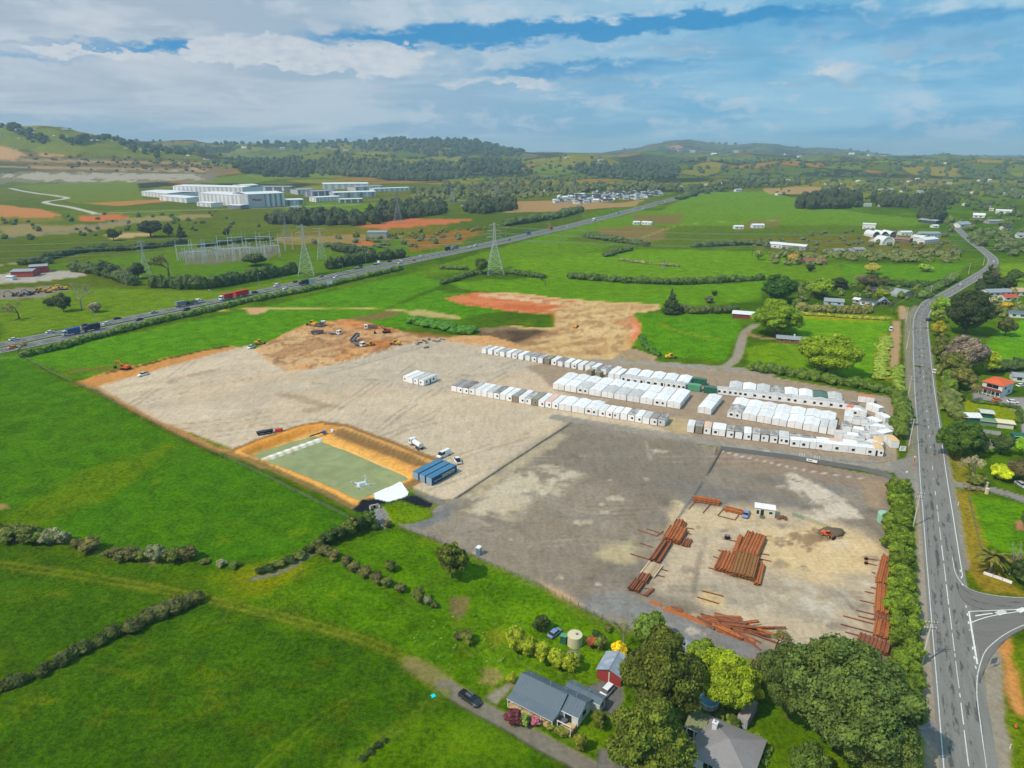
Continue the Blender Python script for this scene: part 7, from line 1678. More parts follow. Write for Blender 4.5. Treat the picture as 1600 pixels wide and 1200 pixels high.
bldg((1296, 452), (1325, 450), 9, 2.6, 1.5, BRICK, mat('brown_roof', (110, 96, 88), .8), 'brown-roofed house among trees behind the bright tree')
bldg((1545, 463), (1580, 462), 9, 3.0, 1.4, WHITEW, METALG, 'white house with long grey roof at the right', )
bldg((1570, 470), (1590, 470), 8, 2.6, 1.3, WHITEW, REDR, 'house with bright red roof at the right edge of the far gardens')
bldg((1585, 462), (1640, 462), 9, 3.2, 1.8, CREAMW, TANR, 'house with tan tiled roof at the right edge')
bldg((1578, 496), (1640, 500), 8, 2.8, 1.0, WHITEW, SLATE, 'house with slate-blue roof and white posts at the right edge')
def arch_shed(a, b, D, h, label, m, endm, name='arched_shed'):
    A, ang, W = frame(a, b); o = thing(name, label, 'shed', (A[0], A[1], hz(*A)), ang); n = 14
    arc = [(W / 2 - W / 2 * math.cos(math.pi * i / n), h * math.sin(math.pi * i / n) ** .85) for i in range(n + 1)]
    inn = [(W / 2 - (W / 2 - .3) * math.cos(math.pi * i / n), (h - .3) * math.sin(math.pi * i / n) ** .85) for i in range(n, -1, -1)]
    mb = MB(); mb.prism(arc + inn, -.4, D, axis='y'); mb.build('arched_roof', m, o); mb = MB(); mb.prism(inn, .4, D - .3, axis='y'); mb.build('end_wall', endm, o); return o
arch_shed((1410, 466), (1428, 464), 12, 5, 'silver half-round hay barn near the road bend', METALG, GREYW)
for i, x in enumerate((1363, 1376, 1389)): arch_shed((x, 371), (x + 12, 371), 22, 7, '%s of the three dark-mouthed arched sheds' % ['left', 'middle', 'right'][i], METALW, BLACKR)
arch_shed((1378, 383), (1396, 383), 20, 9, 'white half-round shed in front of the three arched sheds', METALW, WHITEW)
arch_shed((1357, 378), (1378, 381), 20, 6, 'cream half-round shed left of the white one', CREAMR, CREAMW)
far = [((1347, 358), (1367, 359), 12, 6.5, 1.0, WHITEW, METALW, 'two-storey white house above the arched sheds'), ((1200, 386), (1222, 388), 14, 4, 1.5, WHITEW, METALW, 'white farm building with verandas left of the paddocks'), ((1222, 388), (1258, 391), 12, 4, 1.4, GREYW, METALW, 'long white-roofed farmhouse with dark windows'),
       ((1396, 378), (1420, 380), 15, 4, 1.2, BRICK, mat('rusty_roof', (148, 104, 92), .8, .15), 'rusty-roofed shed right of the white half-round shed'), ((1422, 376), (1440, 378), 14, 5, 1.5, WHITEW, METALW, 'white shed right of the rusty-roofed shed'), ((1444, 382), (1466, 380), 14, 5, 1.8, WHITEW, METALW, 'white angular house right of the sheds'), ((1432, 370), (1470, 370), 14, 4, 1.5, BLUEW, METALG, 'pale blue long shed behind the white angular house'), ((1408, 368), (1426, 368), 10, 4, 1.2, WHITEW, METALW, 'small white shed behind the arched sheds'),
       ((1434, 347), (1462, 350), 14, 4, 1.4, DKBLUE, METALG, 'blue-roofed barn on the hillside field'), ((1458, 356), (1467, 356), 8, 3, 1.0, WHITEW, METALW, 'small white hut below the blue-roofed barn'), ((1256, 412), (1290, 413), 12, 3.4, 1.5, BRICK, mat('redbrown_roof', (140, 84, 72), .8), 'red-brown farm building beside the orchard'), ((990, 351), (1000, 351), 8, 3.5, 1.2, WHITEW, METALW, 'small white shed at the ploughed field, left one'), ((1002, 351), (1017, 352), 8, 3.5, 1.2, WHITEW, METALW, 'small white shed at the ploughed field, right one'),
       ((1148, 358), (1162, 358), 9, 3.5, 1.2, WHITEW, METALW, 'lone white shed in the upper right field'), ((1176, 357), (1194, 357), 10, 4, 1.4, WHITEW, METALW, 'white farmhouse beside the lone white shed'), ((1305, 396), (1330, 396), 10, 3.2, 1.2, GREYW, METALG, 'grey glasshouse shed left of the cream half-round shed'), ((1335, 394), (1352, 394), 10, 3.2, 1.2, GREYW, METALG, 'second grey shed left of the cream half-round shed'), ((1555, 334), (1580, 335), 12, 5, 1.6, WHITEW, METALW, 'white villa among trees at the far right'), ((1545, 350), (1572, 350), 12, 4, 1.4, GREYW, METALG, 'grey-roofed house below the white villa')]
for a, b, D, H, r_, wl, rf_, l in far: bldg(a, b, D, H, r_, wl, rf_, l, name='farm_building', cat='building')
# left side: scrap and machinery yard buildings
bldg((18, 434), (52, 433), 14, 5, 1.0, mat('red_shed_wall', (166, 76, 70), .7), METALG, 'red-fronted workshop in the yard at the far left', 'workshop', 'building', wins=False)
bldg((48, 428), (76, 426), 12, 6, 1.0, mat('red_shed_wall2', (160, 70, 66), .7), METALG, 'second red workshop behind the first', 'workshop', 'building', wins=False)
bldg((10, 438), (20, 438), 5, 3, .4, WHITEW, METALW, 'small white shed below the red workshops', 'shed', 'shed', wins=False)
bldg((574, 372), (604, 372), 16, 7, 1.0, mat('grey_green_wall', (150, 158, 154), .6), METALG, 'grey workshop building on bare ground near the shelterbelt', 'workshop', 'building', wins=False)

# ---- warehouses
STR = [mat('warehouse_pale', (224, 224, 228), .5, .03), mat('warehouse_grey', (186, 188, 196), .5, .04), mat('warehouse_dark', (120, 126, 140), .5, .05)]
def warehouse(a, b, D, H, label, front=0, panels=0, roof=METALW, logo=False):
    A, ang, W = frame(a, b); o = thing('warehouse', label, 'warehouse', (A[0], A[1], hz(*A)), ang)
    mb = MB(); mb.box(0, W, 0, D, 0, H); mb.build('wall', STR[front], o)
    mb = MB(); mb.prism([(-.6, H), (D / 2, H + D * .03), (D + .6, H), (D + .6, H + .5), (D / 2, H + D * .03 + .5), (-.6, H + .5)], -.6, W + .6, axis='x'); mb.build('roof', roof, o)
    for i in range(panels):
        x = (i + .25) * W / panels
        if logo and x < W * .42: continue
        mb = MB(); mb.box(x, x + W / panels * rng.uniform(.3, .6), -.25, 0, .5, H - .5); mb.build('cladding_panel', STR[1] if front == 0 else STR[0 if i % 2 else 2], o)
    for i in range(max(2, int(D / 14))):
        y = (i + .3) * D / max(2, int(D / 14)); mb = MB(); mb.box(-.25, 0, y, y + 4, .5, H - .5); mb.build('cladding_panel', STR[1], o)
    if logo:
        RL = mat('logo_red', (186, 52, 66), .6)
        for x0, x1, z0, z1, k in ((.06, .12, .62, .78, 0), (.11, .2, .55, .66, 1), (.19, .36, .52, .62, 2)):
            mb = MB(); mb.prism([(x0 * W, z1 * H), (x0 * W + .02 * W, z1 * H), (x1 * W, z0 * H + 1), (x1 * W, z0 * H)] if k == 0 else [(x0 * W, z0 * H), (x1 * W, z0 * H), (x1 * W, z1 * H), (x0 * W, z1 * H)], -.35, -.05, axis='y'); mb.build('logo_stroke', RL, o)
    return o
warehouse((222, 307), (262, 311), 70, 10, 'low white warehouse at the left end of the big group', 0, 8)
warehouse((272, 305), (380, 308), 70, 19, 'tall white striped warehouse at the back of the big group', 0, 16)
warehouse((250, 314), (292, 318), 40, 9, 'low warehouse with loading canopy in front of the tall striped one', 0, 5)
warehouse((312, 318), (388, 324), 60, 20, 'tall warehouse with vertical grey stripes in the middle of the group', 0, 12)
warehouse((389, 325), (446, 322), 75, 24, 'tallest grey warehouse with a red logo on its wall', 1, 14, logo=True)
warehouse((447, 321), (475, 320), 40, 10, 'low grey annexe right of the red-logo warehouse', 1, 3)
warehouse((308, 322), (330, 324), 25, 7, 'small white office block in front of the warehouses', 0, 3)
warehouse((356, 326), (376, 327), 20, 6, 'small dark-windowed office at the foot of the red-logo warehouse', 2, 0)
for a, b, D, H, f, rf_, l in [((380, 300), (405, 299), 60, 14, 0, METALW, 'white and lime green block behind the warehouses'), ((402, 300), (454, 300), 50, 11, 2, METALG, 'dark low warehouse right of the lime green block'), ((466, 305), (492, 304), 50, 11, 1, METALG, 'light grey warehouse left of the white cluster'), ((505, 297), (576, 296), 70, 13, 0, METALW, 'long white warehouse at the back of the right cluster'), ((490, 309), (526, 307), 40, 13, 2, METALG, 'dark blue warehouse in the right cluster'), ((522, 310), (588, 308), 45, 11, 1, METALW, 'long pale warehouse in the right cluster'),
                             ((494, 316), (533, 314), 30, 9, 0, METALW, 'low white warehouse at the front of the right cluster'), ((532, 318), (567, 317), 25, 7, 2, METALW, 'low dark-fronted warehouse at the right front of the cluster'), ((585, 301), (640, 299), 30, 8, 0, METALW, 'open white shed at the right end of the cluster'), ((556, 300), (600, 298), 40, 10, 1, METALG, 'grey warehouse behind the open white shed')]:
    warehouse(a, b, D, H, l, f, 7, rf_)
for i, (x, y, w_, h_) in enumerate([(2, 282, 14, 7), (40, 281, 8, 6), (92, 271, 7, 10), (112, 280, 10, 6), (172, 276, 22, 5), (205, 276, 10, 4), (150, 281, 14, 4), (225, 280, 18, 4)]):
    warehouse((x, y), (x + w_, y), 18, h_, '%s pale quarry building from the left below the terraced hill' % nth(i), i % 2, 0, METALG if i % 2 else METALW)

# ---- far houses: small gabled blocks
def far_house_mesh(wall, roof, hipped):
    mb = MB(); mb.prism([(0, 0), (8, 0), (8, 3), (4, 5), (0, 3)], 0, 12, axis='x', mi=0); mb.prism([(-.5, 2.8), (4, 5.05), (8.5, 2.8), (8.5, 3.1), (4, 5.4), (-.5, 3.1)], -.5, 12.5, axis='x', mi=1)
    mb.box(2, 4, -.06, 0, 1, 2.2, 2).box(7, 9, -.06, 0, 1, 2.2, 2); return mb.mesh('house', wall, roof, GLASS)
FH = [far_house_mesh(WHITEW, METALW, 0), far_house_mesh(WHITEW, METALG, 0), far_house_mesh(CREAMW, BLACKR, 0), far_house_mesh(WHITEW, TANR, 0), far_house_mesh(GREYW, DKBLUE, 0)]
pg = np.array([(862, 318), (880, 308), (930, 303), (1000, 302), (1046, 300), (1040, 306), (1000, 313), (940, 316), (900, 320)], float)
qs = []
while len(qs) < 150:
    q = rng.uniform(pg.min(0), pg.max(0))
    if poly_sd(pg, q[:1], q[1:])[0] > 0: qs.append(tuple(q))
for i, q in enumerate(sorted(qs)):
    x, y, z = on(*q); o = link('house', FH[rng.choice([0, 1, 1, 2, 2, 4])], None, (x, y, z), rng.choice([.2, 1.77]) + rng.normal(0, .15)); o.scale = (1, 1, 1.2)
    tag(o, '%s small house from the left in the dense new subdivision' % nth(i), 'house', 'houses of the dense new subdivision')
sp = [(410, 322), (455, 327), (600, 333), (640, 333), (660, 330), (700, 305), (760, 305), (770, 300), (740, 296), (830, 296), (850, 300), (1080, 294), (1100, 292), (1120, 290), (1060, 296), (1180, 282), (1230, 284), (1260, 284), (1375, 299), (1390, 300), (1410, 301), (1432, 302), (1460, 301), (1500, 303), (1520, 303), (1560, 305), (1350, 322), (1372, 322), (1390, 268), (1430, 282), (1420, 286), (1530, 285), (1545, 284), (1580, 300), (1590, 310), (1510, 322), (1535, 324), (1520, 340), (1500, 356), (1570, 360), (1590, 372), (1540, 330), (1290, 290), (1310, 290), (1340, 286), (1480, 290), (1150, 300), (870, 298), (720, 322), (1215, 306)]
for i, (a, b) in enumerate(sorted(sp)):
    x, y, z = on(a, b); o = link('house', FH[i % 4], None, (x, y, z), rng.uniform(-.6, .6)); s = rng.uniform(.9, 1.5); o.scale = (s, s, s)
    tag(o, '%s small far house from the left, scattered over the distant plain' % nth(i), 'house', 'scattered far houses')
hp = [(540, 236), (440, 232), (510, 229), (770, 262), (790, 258), (935, 256), (938, 250), (883, 246), (1080, 236), (1062, 234), (1150, 236), (1110, 240), (1230, 240), (1250, 244), (1360, 242), (1380, 242), (1475, 254), (1330, 240), (380, 230), (780, 248)]
dp_, pp_ = depT, None
for i, (a, b) in enumerate(sorted(hp)):
    m_ = np.nonzero((abs(PXt - a) < 4) & (abs(PYt - b) < 2.5) & (Yf > 2000))[0]
    if not len(m_): continue
    j = m_[np.argmin(Yf[m_])]; o = link('house', FH[i % 4], None, (Xf[j], Yf[j], Zf[j]), rng.uniform(-.5, .5)); s = 1.6 * Yf[j] / 3000; o.scale = (s, s, s)
    tag(o, '%s tiny pale hill building from the left on the distant slopes' % nth(i), 'building', 'buildings on the distant hills')
# ------------------------------------------------------------------ vehicles
TYRE = DARK; RIM = mat('wheel_rim', (150, 152, 156), .4, .05); LAMP = mat('headlamp', (236, 236, 224), .2, .02); TAIL = mat('tail_lamp', (170, 30, 28), .3, .02)
def wheels(o, xs, y, r=.34, w_=.22):
    for x in xs:
        for s in (-1, 1):
            mb = MB(); mb.tube((x, s * y - w_ / 2, r), (x, s * y + w_ / 2, r), r, 14); wh = mb.build('wheel', TYRE, o)
            mb = MB(); mb.tube((x, s * (y + w_ / 2), r), (x, s * (y + w_ / 2 + .015), r), r * .6, 10); mb.build('rim', RIM, wh)
def loft(secs):
    """body from cross-sections: (x, half width at sill, half width at shoulder, half width at roof, z0, zs, zr)"""
    V, F = [], []
    for x, a, b, c, z0, zs, zr in secs: V += [(x, -a, z0), (x, -b, zs), (x, -c, zr), (x, c, zr), (x, b, zs), (x, a, z0)]
    n = len(secs)
    for i in range(n - 1):
        for k in range(6): F.append((i * 6 + k, i * 6 + (k + 1) % 6, (i + 1) * 6 + (k + 1) % 6, (i + 1) * 6 + k))
    F += [tuple(range(5, -1, -1)), tuple(range((n - 1) * 6, n * 6))]; mb = MB(); return mb.add(V, F)
def car_proto(kind):
    o = thing('car', 'x', 'car')
    if kind == 'sedan': L, W, S, R = 4.4, .88, .92, 1.42; gl = (-1.75, -1.15, .55, 1.25)
    elif kind == 'suv': L, W, S, R = 4.7, .94, 1.08, 1.75; gl = (-2.2, -1.95, .45, 1.15)
    elif kind == 'van': L, W, S, R = 5.2, .95, 1.15, 2.1; gl = (-2.5, -2.4, 1.3, 2.1)
    else: L, W, S, R = 5.3, .93, 1.05, 1.78; gl = (-.9, -.7, .7, 1.35)
    h = L / 2
    loft([(-h, W * .82, W * .86, W * .8, .45, S * .72, S * .82), (-h + .15, W, W, W * .9, .3, S * .8, S), (gl[0], W, W, W * .9, .25, S * .82, S), (gl[3], W, W, W * .88, .25, S * .8, S - .04), (h - .3, W * .95, W * .95, W * .8, .28, S * .72, S - .18), (h, W * .75, W * .78, W * .7, .4, S * .6, S * .66)]).build('body', PAINT, o)
    gm = loft([(gl[0], W * .9, W * .89, W * .86, S - .03, S, S + .02), (gl[1], W * .9, W * .82, W * .74, S - .03, S + (R - S) * .7, R - .06), (gl[2], W * .9, W * .82, W * .74, S - .03, S + (R - S) * .7, R - .06), (gl[3], W * .88, W * .87, W * .84, S - .03, S, S + .02)]); gm.build('windows', GLASS, o)
    mb = MB(); mb.box(gl[1] - .05, gl[2] + .1, -W * .76, W * .76, R - .07, R, tx=.1, ty=.08); mb.build('cabin_roof', PAINT, o)
    if kind == 'van':
        for s in (-1, 1): mb = MB(); mb.box(-2.4, .2, s * W * .93 - .02, s * W * .93 + .02, S, R - .1); mb.build('side_panel', PAINT, o)
    if kind == 'ute':
        mb = MB(); mb.box(-h + .1, gl[0] - .08, -W * .8, W * .8, S - .02, S + .03); mb.build('tray_cover', DARK, o)
        for k in (-.35, .35): mb = MB(); mb.box(gl[1], gl[2], k - .04, k + .04, R, R + .05); mb.build('roof_rail', STEEL, o)
    for s in (-1, 1):
        mb = MB(); mb.box(h - .12, h - .02, s * W * .55 - .14, s * W * .55 + .14, S * .56, S * .68); mb.build('headlight', LAMP, o)
        mb = MB(); mb.box(-h + .0, -h + .06, s * W * .62 - .1, s * W * .62 + .1, S * .62, S * .78); mb.build('tail_light', TAIL, o)
    wheels(o, (-h + .95, h - .9), W - .1); return o
def truck_proto(kind):
    o = thing('truck', 'x', 'truck'); L = {'tip': 7.6, 'box': 8.5, 'tank': 7.4, 'flat': 7.8}[kind]; h = L / 2
    mb = MB(); mb.box(-h, h - .3, -.45, .45, .6, .9); mb.build('chassis', DARK, o)
    mb = MB(); mb.prism([(h - 2.0, .7), (h, .7), (h + .02, 1.5), (h - .12, 2.75), (h - 2.0, 2.8)], -1.2, 1.2, axis='y'); mb.build('cab', PAINT, o)
    mb = MB(); mb.prism([(h + .03, 1.65), (h + .06, 1.65), (h - .06, 2.5), (h - .09, 2.5)], -1.0, 1.0, axis='y'); mb.build('windscreen', GLASS, o)
    for s in (-1, 1): mb = MB(); mb.box(h - 1.5, h - .4, s * 1.2 - .02, s * 1.2 + .02, 1.7, 2.45); mb.build('side_window', GLASS, o); mb = MB(); mb.box(h - .05, h + .05, s * .85 - .18, s * .85 + .18, .85, 1.05); mb.build('headlight', LAMP, o)
    if kind == 'tip':
        mb = MB(); B0, B1 = -h, h - 2.2; mb.box(B0, B1, -1.22, 1.22, .95, 1.1).box(B0, B1, -1.24, -1.14, 1.1, 2.15).box(B0, B1, 1.14, 1.24, 1.1, 2.15).box(B1 - .1, B1, -1.14, 1.14, 1.1, 2.35).box(B0, B0 + .08, -1.14, 1.14, 1.1, 2.1); mb.build('tipper_tray', mat('tray_steel', (112, 114, 118), .5, .1), o)
    elif kind == 'box':
        mb = MB(); mb.box(-h, h - 2.2, -1.25, 1.25, .95, 3.5); mb.build('cargo_box', MATTE, o)
    elif kind == 'tank':
        mb = MB(); mb.tube((-h + .1, 0, 1.75), (h - 2.3, 0, 1.75), .95, 16); mb.build('water_tank', MATTE, o)
    else:
        mb = MB(); mb.box(-h, h - 2.2, -1.2, 1.2, .95, 1.15); mb.build('deck', mat('tray_steel2', (130, 130, 132), .6, .1), o)
    wheels(o, (-h + .8, -h + 2.0, h - 1.1), 1.0, .5, .3); return o
def trailer_proto(kind):
    o = thing('trailer', 'x', 'trailer'); h = 3.6
    if kind == 'tip': mb = MB(); mb.box(-h, h, -1.22, 1.22, .95, 1.1).box(-h, h, -1.24, -1.14, 1.1, 2.0).box(-h, h, 1.14, 1.24, 1.1, 2.0).box(h - .1, h, -1.14, 1.14, 1.1, 2.0).box(-h, -h + .1, -1.14, 1.14, 1.1, 2.0); mb.build('tray', mat('tray_steel', (112, 114, 118), .5, .1), o)
    else: mb = MB(); mb.box(-h - 1, h + 1, -1.25, 1.25, .95, 3.7); mb.build('cargo_box', MATTE, o)
    mb = MB(); mb.box(-h, h + 1.4, -.1, .1, .7, .9); mb.build('drawbar', DARK, o)
    wheels(o, (-h + .8, -h + 2.0, h - 1.1), 1.0, .5, .3); return o
PRO = {k: car_proto(k) for k in ('sedan', 'suv', 'van', 'ute')}
PRO.update({'t_' + k: truck_proto(k) for k in ('tip', 'box', 'tank', 'flat')}); PRO.update({'r_' + k: trailer_proto(k) for k in ('tip', 'box')})
CC = {'white': (228, 228, 228), 'dark': (44, 48, 54), 'blue': (58, 86, 140), 'red': (196, 46, 44), 'grey': (128, 132, 136), 'silver': (176, 180, 184), 'navy': (40, 50, 72), 'orange': (222, 110, 50), 'paleblue': (124, 140, 184), 'black': (30, 32, 34), 'green': (60, 120, 80)}
def vehicle(kind, x, y, ang, col, label, group=None, name=None, cat=None, s=1.0, col2=None, z=0.0):
    nm = name or {'t': 'truck', 'r': 'trailer', 'v': 'van', 'u': 'ute'}.get(kind[0] if kind[1] == '_' or kind in ('van', 'ute') else '', 'car')
    o = copy_tree(PRO[kind], (x, y, hz(x, y) + z), ang, label, group, (s, s, s)); o.name = nm; o['category'] = cat or nm
    for c in o.children:
        c.color = (*lin(CC[col2 if col2 and c.name.split('.')[0] in ('cargo_box', 'water_tank') else col]), 1)
    return o
def park(kind, a, b, col, label, **kw):
    """vehicle between two pixels: tail a, nose b"""
    A, B = G(*a), G(*b); m = (A + B) / 2; return vehicle(kind, m[0], m[1], math.atan2(*(B - A)[::-1]), col, label, **kw)
park('ute', (721, 1085), (748, 1104), 'dark', 'dark grey utility vehicle with roof rails parked on the gravel track', s=.95)
park('suv', (956, 1074), (938, 1093), 'white', 'white hatchback on the driveway in front of the red garage', s=.85)
park('sedan', (858, 998), (875, 984), 'paleblue', 'pale blue and white car parked beside the green garden shed', s=.85)
park('sedan', (1168, 801), (1163, 812), 'paleblue', 'blue car parked left of the cream site office', s=.95)
park('t_tank', (658, 704), (643, 694), 'white', 'white water tanker truck on the open yard above the blue containers', col2='white', s=.95)
park('van', (702, 709), (685, 717), 'white', 'white van nearest the blue containers', s=1.05)
park('ute', (718, 727), (711, 716), 'white', 'white pickup right of the white van')
park('ute', (232, 585), (217, 589), 'white', 'white pickup on the left edge of the pale yard')
park('ute', (397, 542), (388, 546), 'white', 'white pickup at the top of the pale yard beside the dirt')
park('van', (1392, 521), (1391, 512), 'white', 'white truck-like van parked at the paddock beside the bare lane')
park('suv', (1460, 587), (1459, 578), 'white', 'white car parked on the right verge of the road')
park('sedan', (1590, 605), (1598, 603), 'white', 'white car outside the garage of the orange-roofed house')
park('sedan', (1576, 629), (1588, 630), 'white', 'white car on the drive below the orange-roofed house')
park('sedan', (1552, 627), (1562, 626), 'orange', 'faded orange car on the drive below the orange-roofed house')
park('sedan', (1591, 757), (1600, 763), 'silver', 'silver car at the right edge on the lower driveway')
park('suv', (1448, 502), (1455, 500), 'black', 'black car passing the bright trees on the road bend')
park('sedan', (1498, 448), (1504, 444), 'white', 'white car driving up the road beyond the bend')
park('sedan', (1552, 411), (1553, 408), 'white', 'white car on the far curve of the road')
park('sedan', (1525, 386), (1528, 389), 'silver', 'silver car on the far straight of the road')
park('sedan', (1358, 474), (1362, 478), 'dark', 'dark car beside the white garage block')
# earthworks fleet
park('t_tip', (497, 513), (508, 507), 'white', 'tipper truck with white cab nearest the loader at the dirt edge', cat='truck', name='tipper_truck')
park('r_tip', (505, 521), (487, 523), 'grey', 'grey tipping trailer standing on the tan dirt', name='tipper_trailer')
park('t_flat', (515, 521), (532, 523), 'white', 'flat-deck truck with white cab on the tan dirt', name='flatbed_truck')
park('t_tip', (588, 514), (571, 515), 'white', 'tipper truck with white cab being loaded by the brown excavator', name='tipper_truck')
park('t_tip', (552, 537), (572, 543), 'white', 'tipper truck tipping its tray on the dirt, lowest of the fleet', name='tipper_truck')
o = park('r_tip', (549, 536), (562, 530), 'grey', 'raised grey tipping trailer behind the lowest truck', name='tipper_trailer'); o.rotation_euler = (0, -.35, o.rotation_euler[2]); o.location.z += .9
def excavator(px, py, ang, m, label, s=1.0, reach=1.0, name='excavator'):
    x, y, z = on(px, py); o = thing(name, label, 'excavator', (x, y, z), ang); o.scale = (s, s, s)
    for t_ in (-1, 1): mb = MB(); mb.prism([(-1.9, .1), (1.9, .1), (2.2, .5), (1.8, .95), (-1.8, .95), (-2.2, .5)], t_ * 1.15 - .3, t_ * 1.15 + .3, axis='y'); mb.build('track', DARK, o)
    mb = MB(); mb.box(-2.2, 1.2, -1.35, 1.35, 1.1, 2.2, tx=.1, ty=.05); mb.build('engine_house', m, o)
    mb = MB(); mb.box(.1, 1.5, .3, 1.35, 1.2, 2.9, tx=.15, ty=.08); cb = mb.build('cab', m, o); mb = MB(); mb.box(.3, 1.56, .38, 1.4, 1.9, 2.75, tx=.12, ty=.08); mb.build('pane', GLASS, cb)
    P = [(1.0, 0, 1.9), (3.2 * reach, 0, 4.4), (5.6 * reach, 0, 3.9), (6.6 * reach, 0, 1.1)]
    mb = MB(); mb.tube(P[0], P[1], .32, 6).tube(P[1], P[2], .3, 6); mb.build('boom', m, o); mb = MB(); mb.tube(P[2], P[3], .26, 6, .18); mb.build('dipper_arm', m, o)
    mb = MB(); mb.prism([(P[3][0] - .1, 1.3), (P[3][0] + .4, 1.1), (P[3][0] + .2, .3), (P[3][0] - .7, .2), (P[3][0] - .9, .8)], -.6, .6, axis='y'); mb.build('bucket', DARK, o); return o
def loader(px, py, ang, m, label, s=1.0, name='wheel_loader'):
    x, y, z = on(px, py); o = thing(name, label, 'loader', (x, y, z), ang); o.scale = (s, s, s)
    mb = MB(); mb.box(-2.8, -.3, -1.0, 1.0, .9, 2.1, tx=.15, ty=.1); mb.build('engine_cover', m, o); mb = MB(); mb.box(-.5, 1.0, -.8, .8, .9, 3.0, tx=.15, ty=.1); cb = mb.build('cab', m, o); mb = MB(); mb.box(-.45, 1.06, -.85, .85, 1.8, 2.8, tx=.13, ty=.09); mb.build('pane', GLASS, cb)
    mb = MB(); mb.tube((.9, -.5, 1.8), (2.8, -.5, .9), .16, 5).tube((.9, .5, 1.8), (2.8, .5, .9), .16, 5); mb.build('lift_arm', m, o); mb = MB(); mb.prism([(2.7, .3), (3.7, .15), (3.5, .9), (2.9, 1.2)], -1.3, 1.3, axis='y'); mb.build('bucket', DARK, o)
    wheels(o, (-1.8, 1.2), .95, .7, .45); return o
excavator(197, 578, 2.9, ORANGE, 'orange excavator reaching across the soil strip at the left', .95)
excavator(604, 520, 3.5, mat('rusty_machine', (156, 84, 48), .6, .15), 'brown excavator loading a truck on the dirt', 1.05)
loader(489, 509, 2.6, YELLOW, 'yellow-brown loader at the left edge of the dirt working area', 1.2)
loader(405, 538, .3, YELLOW, 'yellow roller at the top left of the pale yard', .9, 'roller')
loader(619, 539, 2.9, YELLOW, 'yellow bulldozer at the edge of the grey yard', .9, 'bulldozer')
loader(578, 540, .5, YELLOW, 'small yellow machine beside the lowest tipper truck', .8, 'dozer')
loader(900, 512, 1.2, YELLOW, 'small yellow machine on the tan earthworks slope', .8, 'dozer')
loader(1292, 838, -.9, ORANGE, 'orange machine working in dark spoil in the pile yard', .6, 'compact_loader')
loader(1047, 560, .2, mat('bright_yellow', (240, 190, 30), .5), 'bright yellow machine at the back lane', .9, 'compact_loader')
# machinery dump at the far left
for i in range(10):
    f = excavator if i % 3 == 0 else loader; a = 20 + i * 9 + rng.normal(0, 2); b = 462 - i * 1.0 + rng.normal(0, 1.5)
    f(a, b, rng.uniform(0, 6), YELLOW if i > 3 else mat('faded_machine', (120, 110, 100), .7), '%s machine from the left in the machinery dump at the far left' % nth(i), 1.0)
# motorway traffic
mot = [(16, 530, 'sedan', 'white'), (21, 545, 'sedan', 'orange'), (76, 520, 'sedan', 'white'), (110, 523, 't_box', 'silver', 'blue'), (140, 516, 't_box', 'navy', 'navy'), (131, 509, 'sedan', 'dark'), (173, 508, 'sedan', 'white'), (181, 499, 'sedan', 'dark'), (217, 501, 'sedan', 'dark'), (275, 477, 't_box', 'dark', 'grey'), (293, 473, 't_tip', 'white'), (310, 472, 'suv', 'white'), (287, 485, 'suv', 'dark'), (427, 447, 'van', 'white'), (443, 452, 'sedan', 'white'), (457, 441, 'sedan', 'dark'), (470, 445, 't_box', 'dark', 'navy'), (497, 432, 'sedan', 'grey'), (560, 420, 't_flat', 'dark'), (590, 414, 't_flat', 'white'), (624, 412, 'van', 'white'), (648, 408, 'sedan', 'orange'), (659, 401, 'sedan', 'white'), (697, 391, 't_box', 'white', 'dark'), (707, 389, 't_box', 'dark', 'grey'), (737, 387, 'sedan', 'white'), (745, 385, 'van', 'white'), (792, 376, 'suv', 'dark'), (828, 367, 't_box', 'white', 'blue'), (862, 359, 't_box', 'white', 'red'), (884, 355, 'sedan', 'white'), (925, 345, 't_box', 'white', 'white'), (950, 338, 'sedan', 'white'), (968, 333, 'suv', 'dark'), (990, 329, 'sedan', 'white'), (1005, 326, 'van', 'white'), (1022, 320, 'sedan', 'silver'), (1040, 316, 'van', 'white'), (400, 459, 'suv', 'dark'), (520, 434, 'sedan', 'white'), (610, 410, 'suv', 'dark'), (240, 490, 'sedan', 'silver')]
for i, t_ in enumerate(sorted(mot)):
    p, a, lat = mot_at(t_[0], t_[1]); k = t_[2]
    nm = 'truck' if k[1] == '_' else 'van' if k == 'van' else 'car'; c2 = t_[4] if len(t_) > 4 else None
    vehicle(k, p[0], p[1], a + (math.pi if lat > 0 else 0), t_[3], '%s vehicle from the left on the motorway, %s %s' % (nth(i), (c2 or t_[3]).replace('paleblue', 'pale blue').replace('navy', 'dark blue'), nm), 'traffic on the motorway', col2=c2, z=.22, s=1.08)
p, a, lat = mot_at(358, 469); vehicle('t_box', p[0], p[1], a + math.pi, 'white', 'red and white truck leading the red trailer on the motorway', col2='red', z=.22, s=1.2)
p2 = p + np.array([math.cos(a), math.sin(a)]) * 13; vehicle('r_box', p2[0], p2[1], a + math.pi, 'red', 'red trailer behind the red and white motorway truck', col2='red', z=.22, s=1.2)
for k in list(PRO.values()): drop(k)
